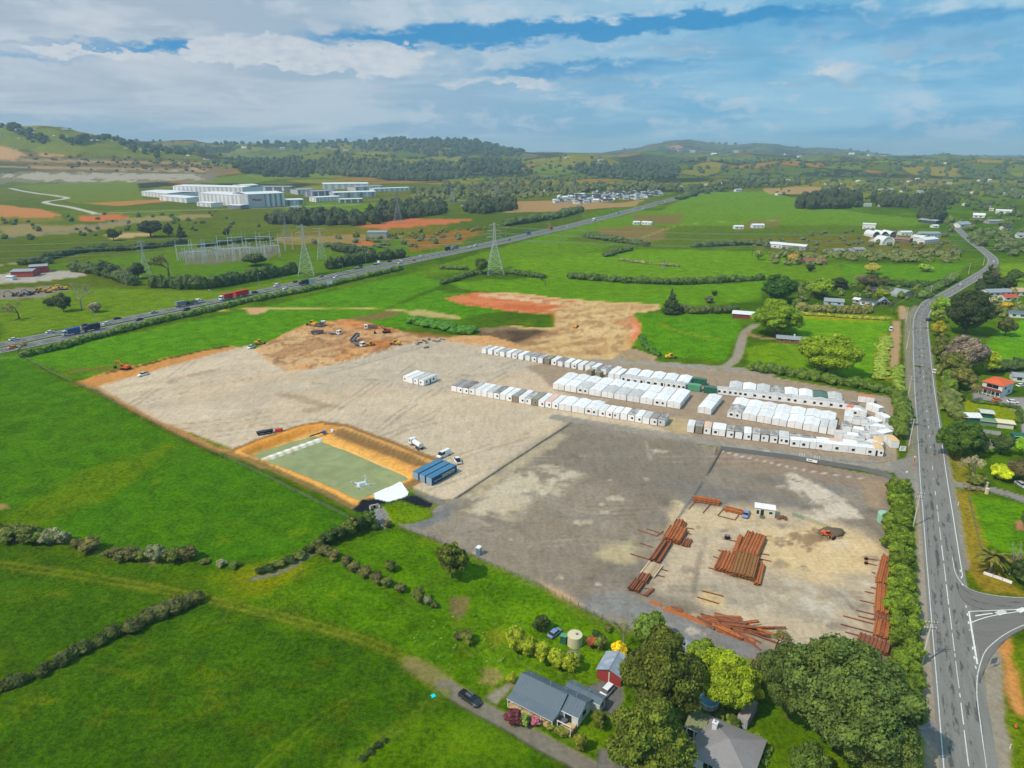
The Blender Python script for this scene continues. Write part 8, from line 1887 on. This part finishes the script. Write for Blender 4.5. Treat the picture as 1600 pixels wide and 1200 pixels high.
# scattered yard plant
def skip(px, py, ang, col, label, nm='skip_bin', s=1.0):
    x, y, z = on(px, py); o = thing(nm, label, 'bin', (x, y, z), ang); o.scale = (s, s, s); m = mat('bin_' + col, CC[col], .6, .12)
    mb = MB(); mb.prism([(-1.3, 0), (1.3, 0), (1.8, 1.2), (-1.8, 1.2)], -.9, .9, axis='y'); mb.build('bin_body', m, o); mb = MB(); mb.box(-1.85, 1.85, -.97, .97, 1.15, 1.27); mb.build('rim', m, o)
    for s_ in (-1, 1): mb = MB(); mb.tube((-.8, s_ * .95, .6), (.8, s_ * .95, .6), .08, 6); mb.build('lifting_pin', STEEL, o)
skip(409, 679, .5, 'dark', 'dark skip bin on the yard left of the pond, left one'); skip(419, 677, .5, 'black', 'dark skip bin on the yard left of the pond, right one'); skip(436, 674, .4, 'red', 'red plastic barrier bin above the pond bank', s=.8)
for i, (a, b) in enumerate([(656, 536), (663, 533), (670, 531), (678, 533), (685, 534), (691, 531), (652, 538), (667, 536), (666, 544)]):
    x, y, z = on(a, b); o = thing('material_pallet', '%s pallet from left in the dark materials pile atop the grey yard' % nth(i), 'materials', (x, y, z), rng.uniform(0, 3), 'materials heap'); mb = MB(); mb.box(-1.4, 1.4, -.8, .8, 0, .15); mb.build('pallet', TIMBER, o)
    for k in range(3): mb = MB(); mb.tube((-1.3, -.5 + k * .45, .4), (1.4, -.5 + k * .5, .4 + .2 * (k % 2)), .22, 7); mb.build('pipe', [DARK, STEEL, FRAME][(i + k) % 3], o)
x, y, z = on(500, 676); o = thing('pump_hose', 'black pipes and pump on the pond bank beside the weir', 'pump', (x, y, -.6), .6); mb = MB(); mb.tube((-4, -.3, .2), (1.5, .3, .5), .25, 8); mb.build('hose', DARK, o); mb = MB(); mb.box(.8, 2.2, -.6, .5, 0, 1.0, tx=.1); mb.build('pump_box', mat('pump_blue', (70, 100, 160), .5), o)
x, y, z = on(519, 673); o = thing('water_cube', 'small white plastic water cube on the pond bank', 'container', (x, y, z)); mb = MB(); mb.box(-.5, .5, -.5, .5, .15, 1.15, tx=.04, ty=.04); mb.build('cube_body', WHITE, o); mb = MB(); mb.box(-.55, .55, -.55, .55, 0, .15); mb.build('pallet', TIMBER, o)
# portable toilet by the fence
x, y, z = on(748, 866); o = thing('portable_toilet', 'pale blue portable toilet alone at the edge of the lower yard', 'toilet', (x, y, z), -.5); mb = MB(); mb.box(-.6, .6, -.6, .6, 0, 2.15); mb.build('wall', mat('toilet_blue', (140, 154, 166), .6), o); mb = MB(); mb.prism([(-.68, 2.1), (.68, 2.1), (.55, 2.3), (0, 2.4), (-.55, 2.3)], -.68, .68, axis='y'); mb.build('roof', WHITE, o); mb = MB(); mb.box(-.4, .4, -.64, -.6, .1, 1.95); mb.build('door', mat('toilet_door', (110, 128, 146), .6), o)
x, y, z = on(1136, 842); o = thing('steel_drum', 'dark drum on the ground left of the upper big stack', 'drum', (x, y, z)); mb = MB(); mb.lathe([(.7, 0), (.72, .5), (.7, 1.1)], 14); mb.build('drum_body', DARK, o); mb = MB(); mb.lathe([(.6, 1.1), (.58, 1.14)], 14); mb.build('lid', FRAME, o)
for i, (a, b) in enumerate(((1216, 812), (1222, 811), (1227, 813))):
    x, y, z = on(a, b); o = thing('cable_reel', '%s brown reel from the left beside the cream site office' % ORD[i], 'reel', (x, y, z), rng.uniform(0, 2), 'reels beside the office'); mb = MB(); mb.tube((-.3, 0, .55), (.3, 0, .55), .25, 10); mb.build('drum', TIMBER, o)
    for s_ in (-.3, .3): mb = MB(); mb.tube((s_ - .04, 0, .55), (s_ + .04, 0, .55), .55, 14); mb.build('flange', BRICK, o)
for i, (a, b) in enumerate(((1353, 881), (1353, 874))):
    x, y, z = on(a, b); o = thing('winch_block', '%s dark winch block at the end of the hedge bearers' % ['nearer', 'farther'][i], 'winch', (x, y, z)); mb = MB(); mb.box(-.35, .35, -.3, .3, 0, .5); mb.build('base', DARK, o); mb = MB(); mb.tube((-.3, 0, .7), (.3, 0, .7), .25, 10); mb.build('drum', RUSTD, o)
# green concrete barrier blocks
for i in range(9):
    a, b = 1242 + i * 6.4, 806 + i * 2.4; x, y, z = on(a, b); o = thing('barrier_block', '%s block from the left in the low greenish barrier right of the site office' % nth(i), 'barrier', (x, y, z), -.62, 'low greenish barrier blocks'); m = mat('barrier_green', (126, 142, 122), .8, .1) if i < 3 else mat('barrier_tan', (162, 156, 124), .8, .1)
    mb = MB(); mb.prism([(-.45, 0), (.45, 0), (.2, .9), (-.2, .9)], -.75, .75, axis='x'); mb.build('block', m, o); mb = MB(); mb.tube((-.2, 0, .9), (.2, 0, .9), .06, 6); mb.build('lifting_eye', STEEL, o)
# dark spoil beside the orange machine
V = []; c0 = on(1300, 832); mb = MB()
ivv, iff = ICO2; q = ivv * np.array([3.6, 2.4, 1.1]) * (1 + (rng.random(len(ivv)) - .5) * .35)[:, None]; me = np_mesh('spoil_heap', q, iff, [mat('wet_spoil', (104, 92, 74), .95, .2, 1.5)], smooth=True); tag(link('spoil_heap', me, None, (c0[0], c0[1], 0)), 'low heap of dark spoil behind the orange machine', 'spoil heap')
# turquoise survey mat in the field
x, y, z = on(677, 1087); o = thing('survey_target', 'small bright turquoise square lying in the grass by the track', 'target', (x, y, z + .03), .5); mb = MB(); mb.box(-.42, .42, -.42, .42, 0, .05); mb.build('panel', mat('turquoise', (0, 206, 222), .5, .02), o); mb = MB(); mb.box(-.5, .5, -.5, .5, -.03, .0); mb.build('backing', DGREENP, o)
# drone in the air over the pond
d_ = np.array([(566 - 800) / FPX, CP + (600 - 756) / FPX * SP, -SP + (600 - 756) / FPX * CP]); d_ *= 11.5
dr = thing('drone', 'small white quadcopter drone hovering in the air before the pond', 'drone', tuple(np.array([0, 0, CAMH]) + d_), .5); dr.scale = (.85, .85, .85)
DRW = mat('drone_shell', (206, 210, 212), .4, .04); DRG = mat('drone_arm', (214, 216, 216), .4, .04)
mb = MB(); mb.box(-.10, .10, -.045, .045, -.03, .035, tx=.03, ty=.01); mb.build('body', DRW, dr); mb = MB(); mb.box(.085, .13, -.02, .02, -.045, -.01, tx=.005); mb.build('camera', DARK, dr)
for sx, sy in ((1, 1), (1, -1), (-1, 1), (-1, -1)):
    e = (sx * .12, sy * .155, .02 if sx > 0 else -.005); mb = MB(); mb.tube((sx * .06, sy * .04, .0), e, .012, 6, .01); ar = mb.build('arm', DRG, dr)
    mb = MB(); mb.tube((e[0], e[1], e[2] - .02), (e[0], e[1], e[2] + .025), .016, 8); mb.build('motor', GREYW, ar)
    t_ = rng.uniform(0, 3); c, s_ = math.cos(t_), math.sin(t_); mb = MB(); z0 = e[2] + .03
    for k in (-1, 1): mb.add([(e[0], e[1], z0), (e[0] + k * (c * .05 - s_ * .012), e[1] + k * (s_ * .05 + c * .012), z0), (e[0] + k * c * .115, e[1] + k * s_ * .115, z0 + .004), (e[0] + k * (c * .05 + s_ * .006), e[1] + k * (s_ * .05 - c * .006), z0 + .003)], [(0, 1, 2, 3)])
    mb.build('propeller', mat('prop', (190, 192, 194), .4), dr)
# ------------------------------------------------------------------ fences, poles, pylons, wires
def post_fence(pts, step, h, label, r=.07, m=None, wires=3, closed=None, name='fence'):
    P = Gs(pts); X_, T_, _ = walk(P, step); o = thing(name, label, 'fence', (*X_[0], hz(*X_[0])))
    pm = MB().tube((0, 0, -.1), (0, 0, h), r, 6).mesh('post', m or TIMBER); o0 = X_[0]; z0 = hz(*o0)
    for p in X_: q = link('post', pm, o); q.location = (p[0] - o0[0], p[1] - o0[1], hz(*p) - z0)
    for k in range(wires):
        mb = MB(); zz = h * (k + 1) / (wires + .3)
        for i in range(len(X_) - 1):
            a, b = X_[i] - o0, X_[i + 1] - o0; mb.tube((a[0], a[1], hz(*X_[i]) - z0 + zz), (b[0], b[1], hz(*X_[i + 1]) - z0 + zz), .02, 3)
        mb.build('wire', STEEL, o)['kind'] = 'stuff'
    return o
post_fence([(622, 822), (700, 852), (760, 880), (830, 912), (905, 948), (945, 968)], 2.2, 1.3, 'timber post fence between the green paddock and the lower yard')
post_fence([(120, 600), (200, 640), (300, 692), (400, 738), (500, 788), (548, 812)], 3.0, 1.2, 'long post and wire fence along the left edge of the yard')
post_fence([(0, 562), (40, 560), (80, 582), (118, 600)], 4.0, 1.2, 'post and wire fence leading to the motorway hedge corner')
post_fence([(1512, 776), (1525, 830), (1532, 862)], 2.2, 1.2, 'dark timber fence beside the mown lawn at the right', m=BARK)
post_fence([(1500, 526), (1560, 530), (1640, 538)], 4.0, 1.2, 'pale wire fence across the right-hand paddock')
post_fence([(1590, 452), (1612, 412)], 4.0, 1.2, 'fence line of the far right paddock')
def panel_fence(pts, step, h, label, m, rail=True, solid=True, name='fence'):
    P = Gs(pts); X_, T_, _ = walk(P, step); o0 = X_[0]; o = thing(name, label, 'fence', (*o0, hz(*o0)))
    pm = MB().tube((0, 0, 0), (0, 0, h + .1), .05, 6).mesh('post', FRAME if solid else STEEL)
    if solid: pn = MB().box(0, step, -.02, .02, .08, h)
    else:
        pn = MB().tube((0, 0, .1), (step, 0, .1), .03, 4).tube((0, 0, h), (step, 0, h), .03, 4)
        for k in range(1, 6): pn.tube((k * step / 6, 0, .1), (k * step / 6, 0, h), .018, 3)
        for k in range(1, 4): pn.tube((0, 0, h * k / 4), (step, 0, h * k / 4), .015, 3)
    pn = pn.mesh('panel', m)
    for i, p in enumerate(X_):
        q = link('post', pm, o); q.location = (p[0] - o0[0], p[1] - o0[1], 0)
        if i < len(X_) - 1: d = X_[i + 1] - p; q = link('panel', pn, o); q.location = (p[0] - o0[0], p[1] - o0[1], 0); q.rotation_euler = (0, 0, math.atan2(d[1], d[0]))
    return o
MESHD = mat('dark_mesh', (116, 118, 120), .7, .1)
panel_fence([(1126, 704), (1180, 711), (1240, 719), (1300, 729), (1350, 737), (1385, 746), (1402, 756)], 3.0, 1.7, 'tall dark mesh fence between access road and lower yard', MESHD)
panel_fence([(1300, 720), (1340, 722), (1378, 724), (1404, 716)], 3.0, 1.8, 'light wire fence in front of the broadside cabins near the road', STEEL, solid=False)
panel_fence([(508, 585), (560, 572), (640, 548), (700, 534), (738, 531)], 3.2, 2.0, 'temporary wire panel fence across the grey yard', STEEL, solid=False, name='temporary_fence')
panel_fence([(716, 777), (800, 722), (888, 664)], 4.0, .3, 'low dark silt fence between the pale and the lower yard', MESHD)
panel_fence([(1128, 703), (1107, 740)], 3.0, .5, 'short dark fence dropping from the gate', MESHD); panel_fence([(1095, 756), (1062, 808)], 3.0, 1.8, 'wire fence beside the long low pile stack', STEEL, solid=False)
panel_fence([(1536, 897), (1560, 905), (1592, 917)], 2.0, .9, 'white low wall by the palm at the junction', WHITE, name='wall')
panel_fence([(1504, 672), (1530, 676), (1576, 682)], 3.0, 1.6, 'grey board fence in front of the garden sheds', GREYW)
# entrance sign on the mesh fence
A = G(1259, 722); s_ = thing('site_sign', 'white site banner with grey lettering hung on the dark mesh fence', 'sign', (A[0], A[1] - .25, .6), math.atan2(G(1268, 724)[1] - A[1], G(1268, 724)[0] - A[0])); mb = MB(); mb.box(0, 3.4, -.05, 0, 0, .95); mb.build('banner', WHITE, s_)
mb = MB(); mb.box(.4, 1.9, -.07, -.051, .3, .62); mb.build('lettering_bar', FRAME, s_)
for i, x in enumerate((1248, 1251.5, 1255, 1271.5, 1275, 1278.5)):
    A = G(x, 718.5 + (x - 1248) * .14); o = thing('white_post', '%s white marker post from the left on the dark mesh fence' % ORD[i], 'post', (A[0], A[1] - .3, 0), 0, 'white marker posts on the mesh fence'); mb = MB(); mb.tube((0, 0, 0), (0, 0, 2.4), .09, 6); mb.build('shaft', WHITE, o); mb = MB(); mb.lathe([(.13, 2.4), (.1, 2.5)], 8); mb.build('cap', WHITE, o)
# notice board beside the gate
x, y, z = on(1409, 708); o = thing('notice_board', 'white notice board on posts beside the yard entrance', 'sign', (x, y, z), -.2); mb = MB(); mb.box(-1.0, 1.0, -.05, .05, .8, 2.6); mb.build('board', WHITE, o)
for k in (-.8, .8): mb = MB(); mb.tube((k, .1, 0), (k, .1, 2.7), .06, 6); mb.build('post', TIMBER, o)
for k in range(3): mb = MB(); mb.box(-.6, .5 - .2 * k, -.07, -.052, 2.2 - k * .45, 2.35 - k * .45); mb.build('lettering_bar', BLUED, o)
for i, (a, b) in enumerate(((1427, 728), (1414, 752))):
    x, y, z = on(a, b); o = thing('gate_marker', ['orange and cream marker post at the yard entrance', 'white-topped lamp post at the end of the mesh fence'][i], 'post', (x, y, z)); mb = MB(); mb.tube((0, 0, 0), (0, 0, 3.2), .12, 8); mb.build('shaft', ORANGE if not i else STEEL, o); mb = MB(); mb.box(-.25, .25, -.2, .2, 3.0, 3.6); mb.build('head', CREAMR if not i else WHITE, o)
# gate frames in the yard
x, y, z = on(1120, 706); gt = thing('steel_gate', 'rusty steel gate frames standing at the corner of the lower yard', 'gate', (x, y, z), 1.1)
for k in range(3):
    mb = MB(); mb.tube((-3 + k * 2, 0, 0), (-3 + k * 2, 0, 2.0), .08, 6); mb.build('gate_post', RUSTD, gt)
for k in range(2): mb = MB(); mb.tube((-3, 0, .6 + k), (1, 0, .6 + k), .06, 6); mb.build('gate_rail', RUSTD, gt)
# driveway gate pillars
for i, (a, b) in enumerate(((1540, 762), (1541, 772))):
    x, y, z = on(a, b); o = thing('gate_pillar', '%s cream gate pillar at the driveway' % ['farther', 'nearer'][i], 'pillar', (x, y, z)); mb = MB(); mb.box(-.35, .35, -.35, .35, 0, 1.7); mb.build('shaft', CREAMR, o); mb = MB(); mb.box(-.45, .45, -.45, .45, 1.7, 1.9); mb.build('cap', CREAMR, o)
# road sign and marker posts
x, y, z = on(1550, 1044); o = thing('road_sign', 'back of a grey road sign on the verge by the side road', 'sign', (x, y, z), .3); mb = MB(); mb.box(-.8, .8, -.04, .04, 1.2, 2.6); mb.build('plate', mat('sign_back', (112, 126, 138), .5), o)
for k in (-.5, .5): mb = MB(); mb.tube((k, .08, 0), (k, .08, 2.6), .05, 6); mb.build('post', STEEL, o)
x, y, z = on(1587, 1136); o = thing('road_cone', 'orange cone lying near the right edge of the side road verge', 'cone', (x, y, z)); mb = MB(); mb.lathe([(.3, .05), (.06, .8)], 10); mb.build('cone_body', ORANGE, o); mb = MB(); mb.box(-.4, .4, -.4, .4, 0, .05); mb.build('base', DARK, o)
for i, (a, b) in enumerate([(1578, 1170), (1497, 790), (1418, 544), (1419, 552)]):
    x, y, z = on(a, b); o = thing('marker_post', ['white marker post at the lower right verge', 'white marker post below the driveway', 'yellow road warning post, upper one', 'yellow road warning post, lower one'][i], 'post', (x, y, z)); mb = MB(); mb.box(-.09, .09, -.05, .05, 0, 1.1); mb.build('shaft', WHITE if i < 2 else YELLOW, o); mb = MB(); mb.box(-.09, .09, -.07, -.051, .8, .95); mb.build('reflector', TAIL, o)

# ---- power poles along the road
def pole(px, py, h, label, arms=2, ang=.4, name='power_pole', m=None, group='power poles along the road', lean=0.0):
    x, y, z = on(px, py); o = thing(name, label, 'pole', (x, y, z), ang, group); o.rotation_euler = (0, lean, ang)
    mb = MB(); mb.tube((0, 0, -.2), (0, 0, h), .19, 8, .13); mb.build('shaft', m or mat('pale_pole', (206, 202, 188), .8, .08), o)
    for k in range(arms):
        zz = h - .4 - k * 1.3; mb = MB(); mb.box(-1.25, 1.25, -.08, .08, zz - .08, zz + .08); a = mb.build('cross_arm', TIMBER, o)
        for s in (-1.1, -.5, .5, 1.1): mb = MB(); mb.tube((s, 0, zz + .08), (s, 0, zz + .32), .07, 6); mb.build('insulator', WHITE, a)
    return (x, y, z, h)
pl_ = [(1440, 1038, 10.5), (1427, 822, 10.5), (1420, 697, 10.5), (1418, 622, 10), (1416, 546, 10), (1415, 504, 9.5), (1453, 465, 9), (1482, 446, 9), (1513, 428, 9), (1536, 415, 9), (1496, 356, 9)]
tops = []
for i, (a, b, h) in enumerate(pl_): tops.append(pole(a, b, h, '%s pale power pole from the bottom along the road' % ORD[i], ang=-.1 if i < 6 else .6))
def wire(p, q, sag, r, label, group, n=14):
    mb = MB(); p, q = np.array(p), np.array(q); pr = p
    for i in range(1, n + 1):
        t_ = i / n; c = p + (q - p) * t_; c[2] -= sag * 4 * t_ * (1 - t_); mb.tube(tuple(pr), tuple(c), r, 4); pr = c
    me = mb.mesh('power_line', STEEL); tag(link('power_line', me), label, 'power line', group)
for i in range(len(tops) - 1):
    a, b = tops[i], tops[i + 1]
    for j, off in enumerate((-1.0, 1.0)):
        wire((a[0] + off, a[1], a[2] + a[3] - .1), (b[0] + off, b[1], b[2] + b[3] - .1), 1.2, .03, '%s wire of the %s span from the bottom along the roadside poles' % (['left', 'right'][j], ORD[i]), 'wires along the road')
# ---- pylons
def pylon(px, py, h, bw, label, ang=.6, m=None, arms=((.72, .16), (.84, .13), (.95, .10)), waist=.62):
    x, y, z = on(px, py); o = thing('pylon', label, 'pylon', (x, y, z), ang); m = m or mat('pylon_steel', (186, 190, 190), .5, .05, metal=.2)
    wd = lambda t: bw / 2 * (1 - t / waist) + bw * .085 * (t / waist) if t < waist else bw * .085 * (1 - (t - waist) / (1 - waist) * .6)
    r = max(.10, h * .0042)
    for sx in (-1, 1):
        for sy in (-1, 1):
            mb = MB(); prev = None
            for t in np.linspace(0, 1, 9):
                p = (sx * wd(t), sy * wd(t), t * h)
                if prev: mb.tube(prev, p, r, 4)
                prev = p
            mb.build('tower_leg', m, o)
    mb = MB(); ts = [0, .13, .25, .36, .45, .53, .60, .67, .74, .80, .86, .92, 1.0]
    for t0, t1 in zip(ts[:-1], ts[1:]):
        a, b = wd(t0), wd(t1); c0 = [(-a, -a), (a, -a), (a, a), (-a, a)]; c1 = [(-b, -b), (b, -b), (b, b), (-b, b)]
        for k in range(4):
            k2 = (k + 1) % 4; mb.tube((*c0[k], t0 * h), (*c1[k2], t1 * h), r * .62, 3).tube((*c0[k2], t0 * h), (*c1[k], t1 * h), r * .62, 3).tube((*c1[k], t1 * h), (*c1[k2], t1 * h), r * .62, 3)
    mb.build('bracing', m, o)['kind'] = 'stuff'
    ends = []
    for t, l in arms:
        for s in (-1, 1):
            w_ = wd(t); e = (s * l * h, 0, t * h + .3); mb = MB()
            for yy in (-w_, w_): mb.tube((s * w_, yy, t * h), e, r * .8, 4).tube((s * w_, yy, t * h + h * .03), e, r * .7, 4)
            ar = mb.build('cross_arm', m, o); ar['kind'] = 'stuff'; mb = MB(); mb.tube(e, (e[0], 0, e[2] - h * .045), r * .8, 5); mb.build('insulator_string', GREYW, ar)
            ends.append((x + math.cos(ang) * e[0], y + math.sin(ang) * e[0], z + e[2] - h * .045))
    return ends
E1 = pylon(479, 430, 42, 13, 'tall pale lattice pylon left of the motorway', .2)
E2 = pylon(773, 428, 43, 14, 'tall pale lattice pylon standing in the green paddock', .2)
pylon(229, 432, 30, 8, 'smaller grey pylon left of the substation', .3); pylon(503, 406, 30, 9, 'short wide-headed pylon behind the left tall pylon', .3, arms=((.9, .24), (.98, .2)), waist=.8)
for i, (a, b, h, l) in enumerate([(448, 379, 36, 'grey pylon beyond the substation'), (622, 350, 44, 'grey pylon standing before the dark wood'), (776, 310, 44, 'faint pylon above the subdivision'), (706, 320, 40, 'faint far pylon left of the dark wood by the motorway'), (896, 302, 44, 'faint far pylon right of the subdivision'), (1037, 420, 9, 'thin mast in the upper paddocks')]):
    pylon(a, b, h, h * .28, l, .4, m=mat('far_pylon_steel', (140, 146, 148), .6, .05))
E0 = [(-760., 520., 34.), (-760., 520., 30.)]; ER = [(900., 560., 36.), (900., 560., 30.)]
lines = [(E1[0], E2[0]), (E1[1], E2[1]), (E1[2], E2[2]), (E1[3], E2[3])]
for i, (a, b) in enumerate(lines): wire(a, b, 5, .12, '%s conductor strung between the two tall pylons' % ORD[i], 'conductors between the tall pylons', 18)
for i in range(6): wire(E2[i], (820 + i * 8, 640 + i * 22, 26 + (i // 2) * 3), 11, .12, '%s pale conductor crossing the right-hand fields from the tall pylon' % ORD[i], 'conductors over the right fields', 26)
for i in range(3): wire(E1[i * 2], (-520., 470. + i * 8, 30 + i * 4), 6, .11, '%s conductor running left from the left tall pylon' % ORD[i], 'conductors to the left', 18)
# ---- motorway lamps
X_, T_, _ = walk(offset(mc, 0), 62.0)
li = 0
for i, (p, t_) in enumerate(zip(X_, T_)):
    if p[1] > 1250: break
    s = 1 if i % 2 else -1; q = p + np.array([t_[1], -t_[0]]) * s * 14.2; o = thing('street_lamp', '%s lamp post from the left along the motorway' % nth(i), 'street lamp', (q[0], q[1], hz(*q)), math.atan2(t_[1], t_[0]) + (math.pi if s < 0 else 0), 'motorway lamp posts')
    mb = MB(); mb.tube((0, 0, 0), (0, 0, 12), .14, 6, .09); mb.build('shaft', STEEL, o); mb = MB(); mb.tube((0, 0, 12), (0, 2.6, 12.6), .07, 5); ar = mb.build('bracket', STEEL, o); mb = MB(); mb.box(-.2, .2, 2.4, 3.3, 12.5, 12.7); mb.build('lamp_head', WHITE, ar)
x, y, z = on(516, 449); o = thing('motorway_sign', 'white sign board on two legs below the motorway', 'sign', (x, y, z), .5); mb = MB(); mb.box(-2, 2, -.1, .1, 2.5, 5); mb.build('board', WHITE, o)
for k in (-1.5, 1.5): mb = MB(); mb.tube((k, .2, 0), (k, .2, 5), .12, 6); mb.build('leg', STEEL, o)
x, y, z = on(488, 447); o = thing('motorway_sign', 'tall grey sign panel at the motorway edge', 'sign', (x, y, z), .5); mb = MB(); mb.box(-2.2, 2.2, -.1, .1, 1.5, 5.5); mb.build('board', mat('sign_grey', (176, 184, 190), .5), o); mb = MB(); mb.tube((0, .2, 0), (0, .2, 5.5), .12, 6); mb.build('leg', STEEL, o)
# ---- substation
SUBS = mat('substation_steel', (206, 210, 212), .5, .06)
gs = [(278, 408, 20), (298, 404, 18), (292, 414, 16), (322, 412, 20), (318, 402, 18), (342, 400, 20), (340, 410, 17), (358, 396, 22), (368, 408, 17), (386, 396, 20), (392, 406, 15), (402, 392, 20), (414, 402, 15), (424, 394, 16), (436, 392, 18), (352, 404, 12)]
for i, (a, b, h) in enumerate(sorted(gs)):
    x, y, z = on(a, b); o = thing('substation_gantry', '%s steel gantry from the left in the substation' % nth(i), 'gantry', (x, y, z), .3 + rng.normal(0, .05), 'substation gantries'); w_ = 14
    for s in (0, w_):
        mb = MB(); mb.tube((s - .6, 0, 0), (s, 0, h * .75), .24, 4).tube((s + .6, 0, 0), (s, 0, h * .75), .24, 4).tube((s, 0, h * .7), (s, 0, h), .2, 4); mb.build('gantry_post', SUBS, o)
    mb = MB(); mb.box(-1, w_ + 1, -.25, .25, h * .72, h * .72 + .5); mb.build('gantry_beam', SUBS, o)
for i, a in enumerate(np.linspace(282, 434, 90)):
    a = float(a); lo = 416 - (a - 276) * .12; b = rng.uniform(lo - 16, lo - 3); x, y, z = on(a, b); o = thing('busbar_support', '%s thin pale equipment post from the left in the substation' % nth(i), 'post', (x, y, z), .3, 'substation equipment posts'); h = rng.uniform(4, 8)
    mb = MB(); mb.tube((0, 0, 0), (0, 0, h), .2, 4); mb.build('shaft', SUBS, o); mb = MB(); mb.box(-1.2, 1.2, -.12, .12, h, h + .25); mb.build('head', SUBS, o)
# quarry stockpiles
for i, a in enumerate(np.linspace(4, 330, 34)):
    a = float(a + rng.normal(0, 3)); b = 281 + rng.uniform(-4, 3) - 3 * (a > 120); x, y, z = on(a, b); r = rng.uniform(4, 10); mb = MB(); mb.lathe([(r, 0), (r * .7, r * .28), (r * .25, r * .55), (.3, r * .62)], 9)
    tag(mb.build('stockpile', mat('stockpile_%d' % (i % 4), [(176, 170, 158), (126, 122, 116), (196, 184, 160), (150, 144, 138)][i % 4], .95, .15), None, (x, y, z - .3)), '%s small stockpile from the left on the far quarry floor' % nth(i), 'stockpile', 'quarry stockpiles')
post_fence([(1398, 478), (1412, 470), (1428, 462)], 3.0, 1.3, 'pale rail fence beside the farm lane at the bend', m=CONC)

# ------------------------------------------------------------------ haze
HZ = bpy.data.materials.new('valley_haze'); HZ.use_nodes = True; HZ.cycles.homogeneous_volume = True; t = NT(HZ.node_tree)
out = t.n('ShaderNodeOutputMaterial'); vol = t.n('ShaderNodeVolumePrincipled'); vol.inputs['Density'].default_value = 9.5e-5; vol.inputs['Color'].default_value = (0.6, 0.86, 1.0, 1); vol.inputs['Anisotropy'].default_value = 0.0
t.l(vol.outputs[0], out.inputs['Volume'])
mb = MB(); mb.box(-15500, 15500, -400, 17500, -6, float(Zf.max()) + 32); hzo = mb.build('haze', HZ); tag(hzo, kind='stuff')
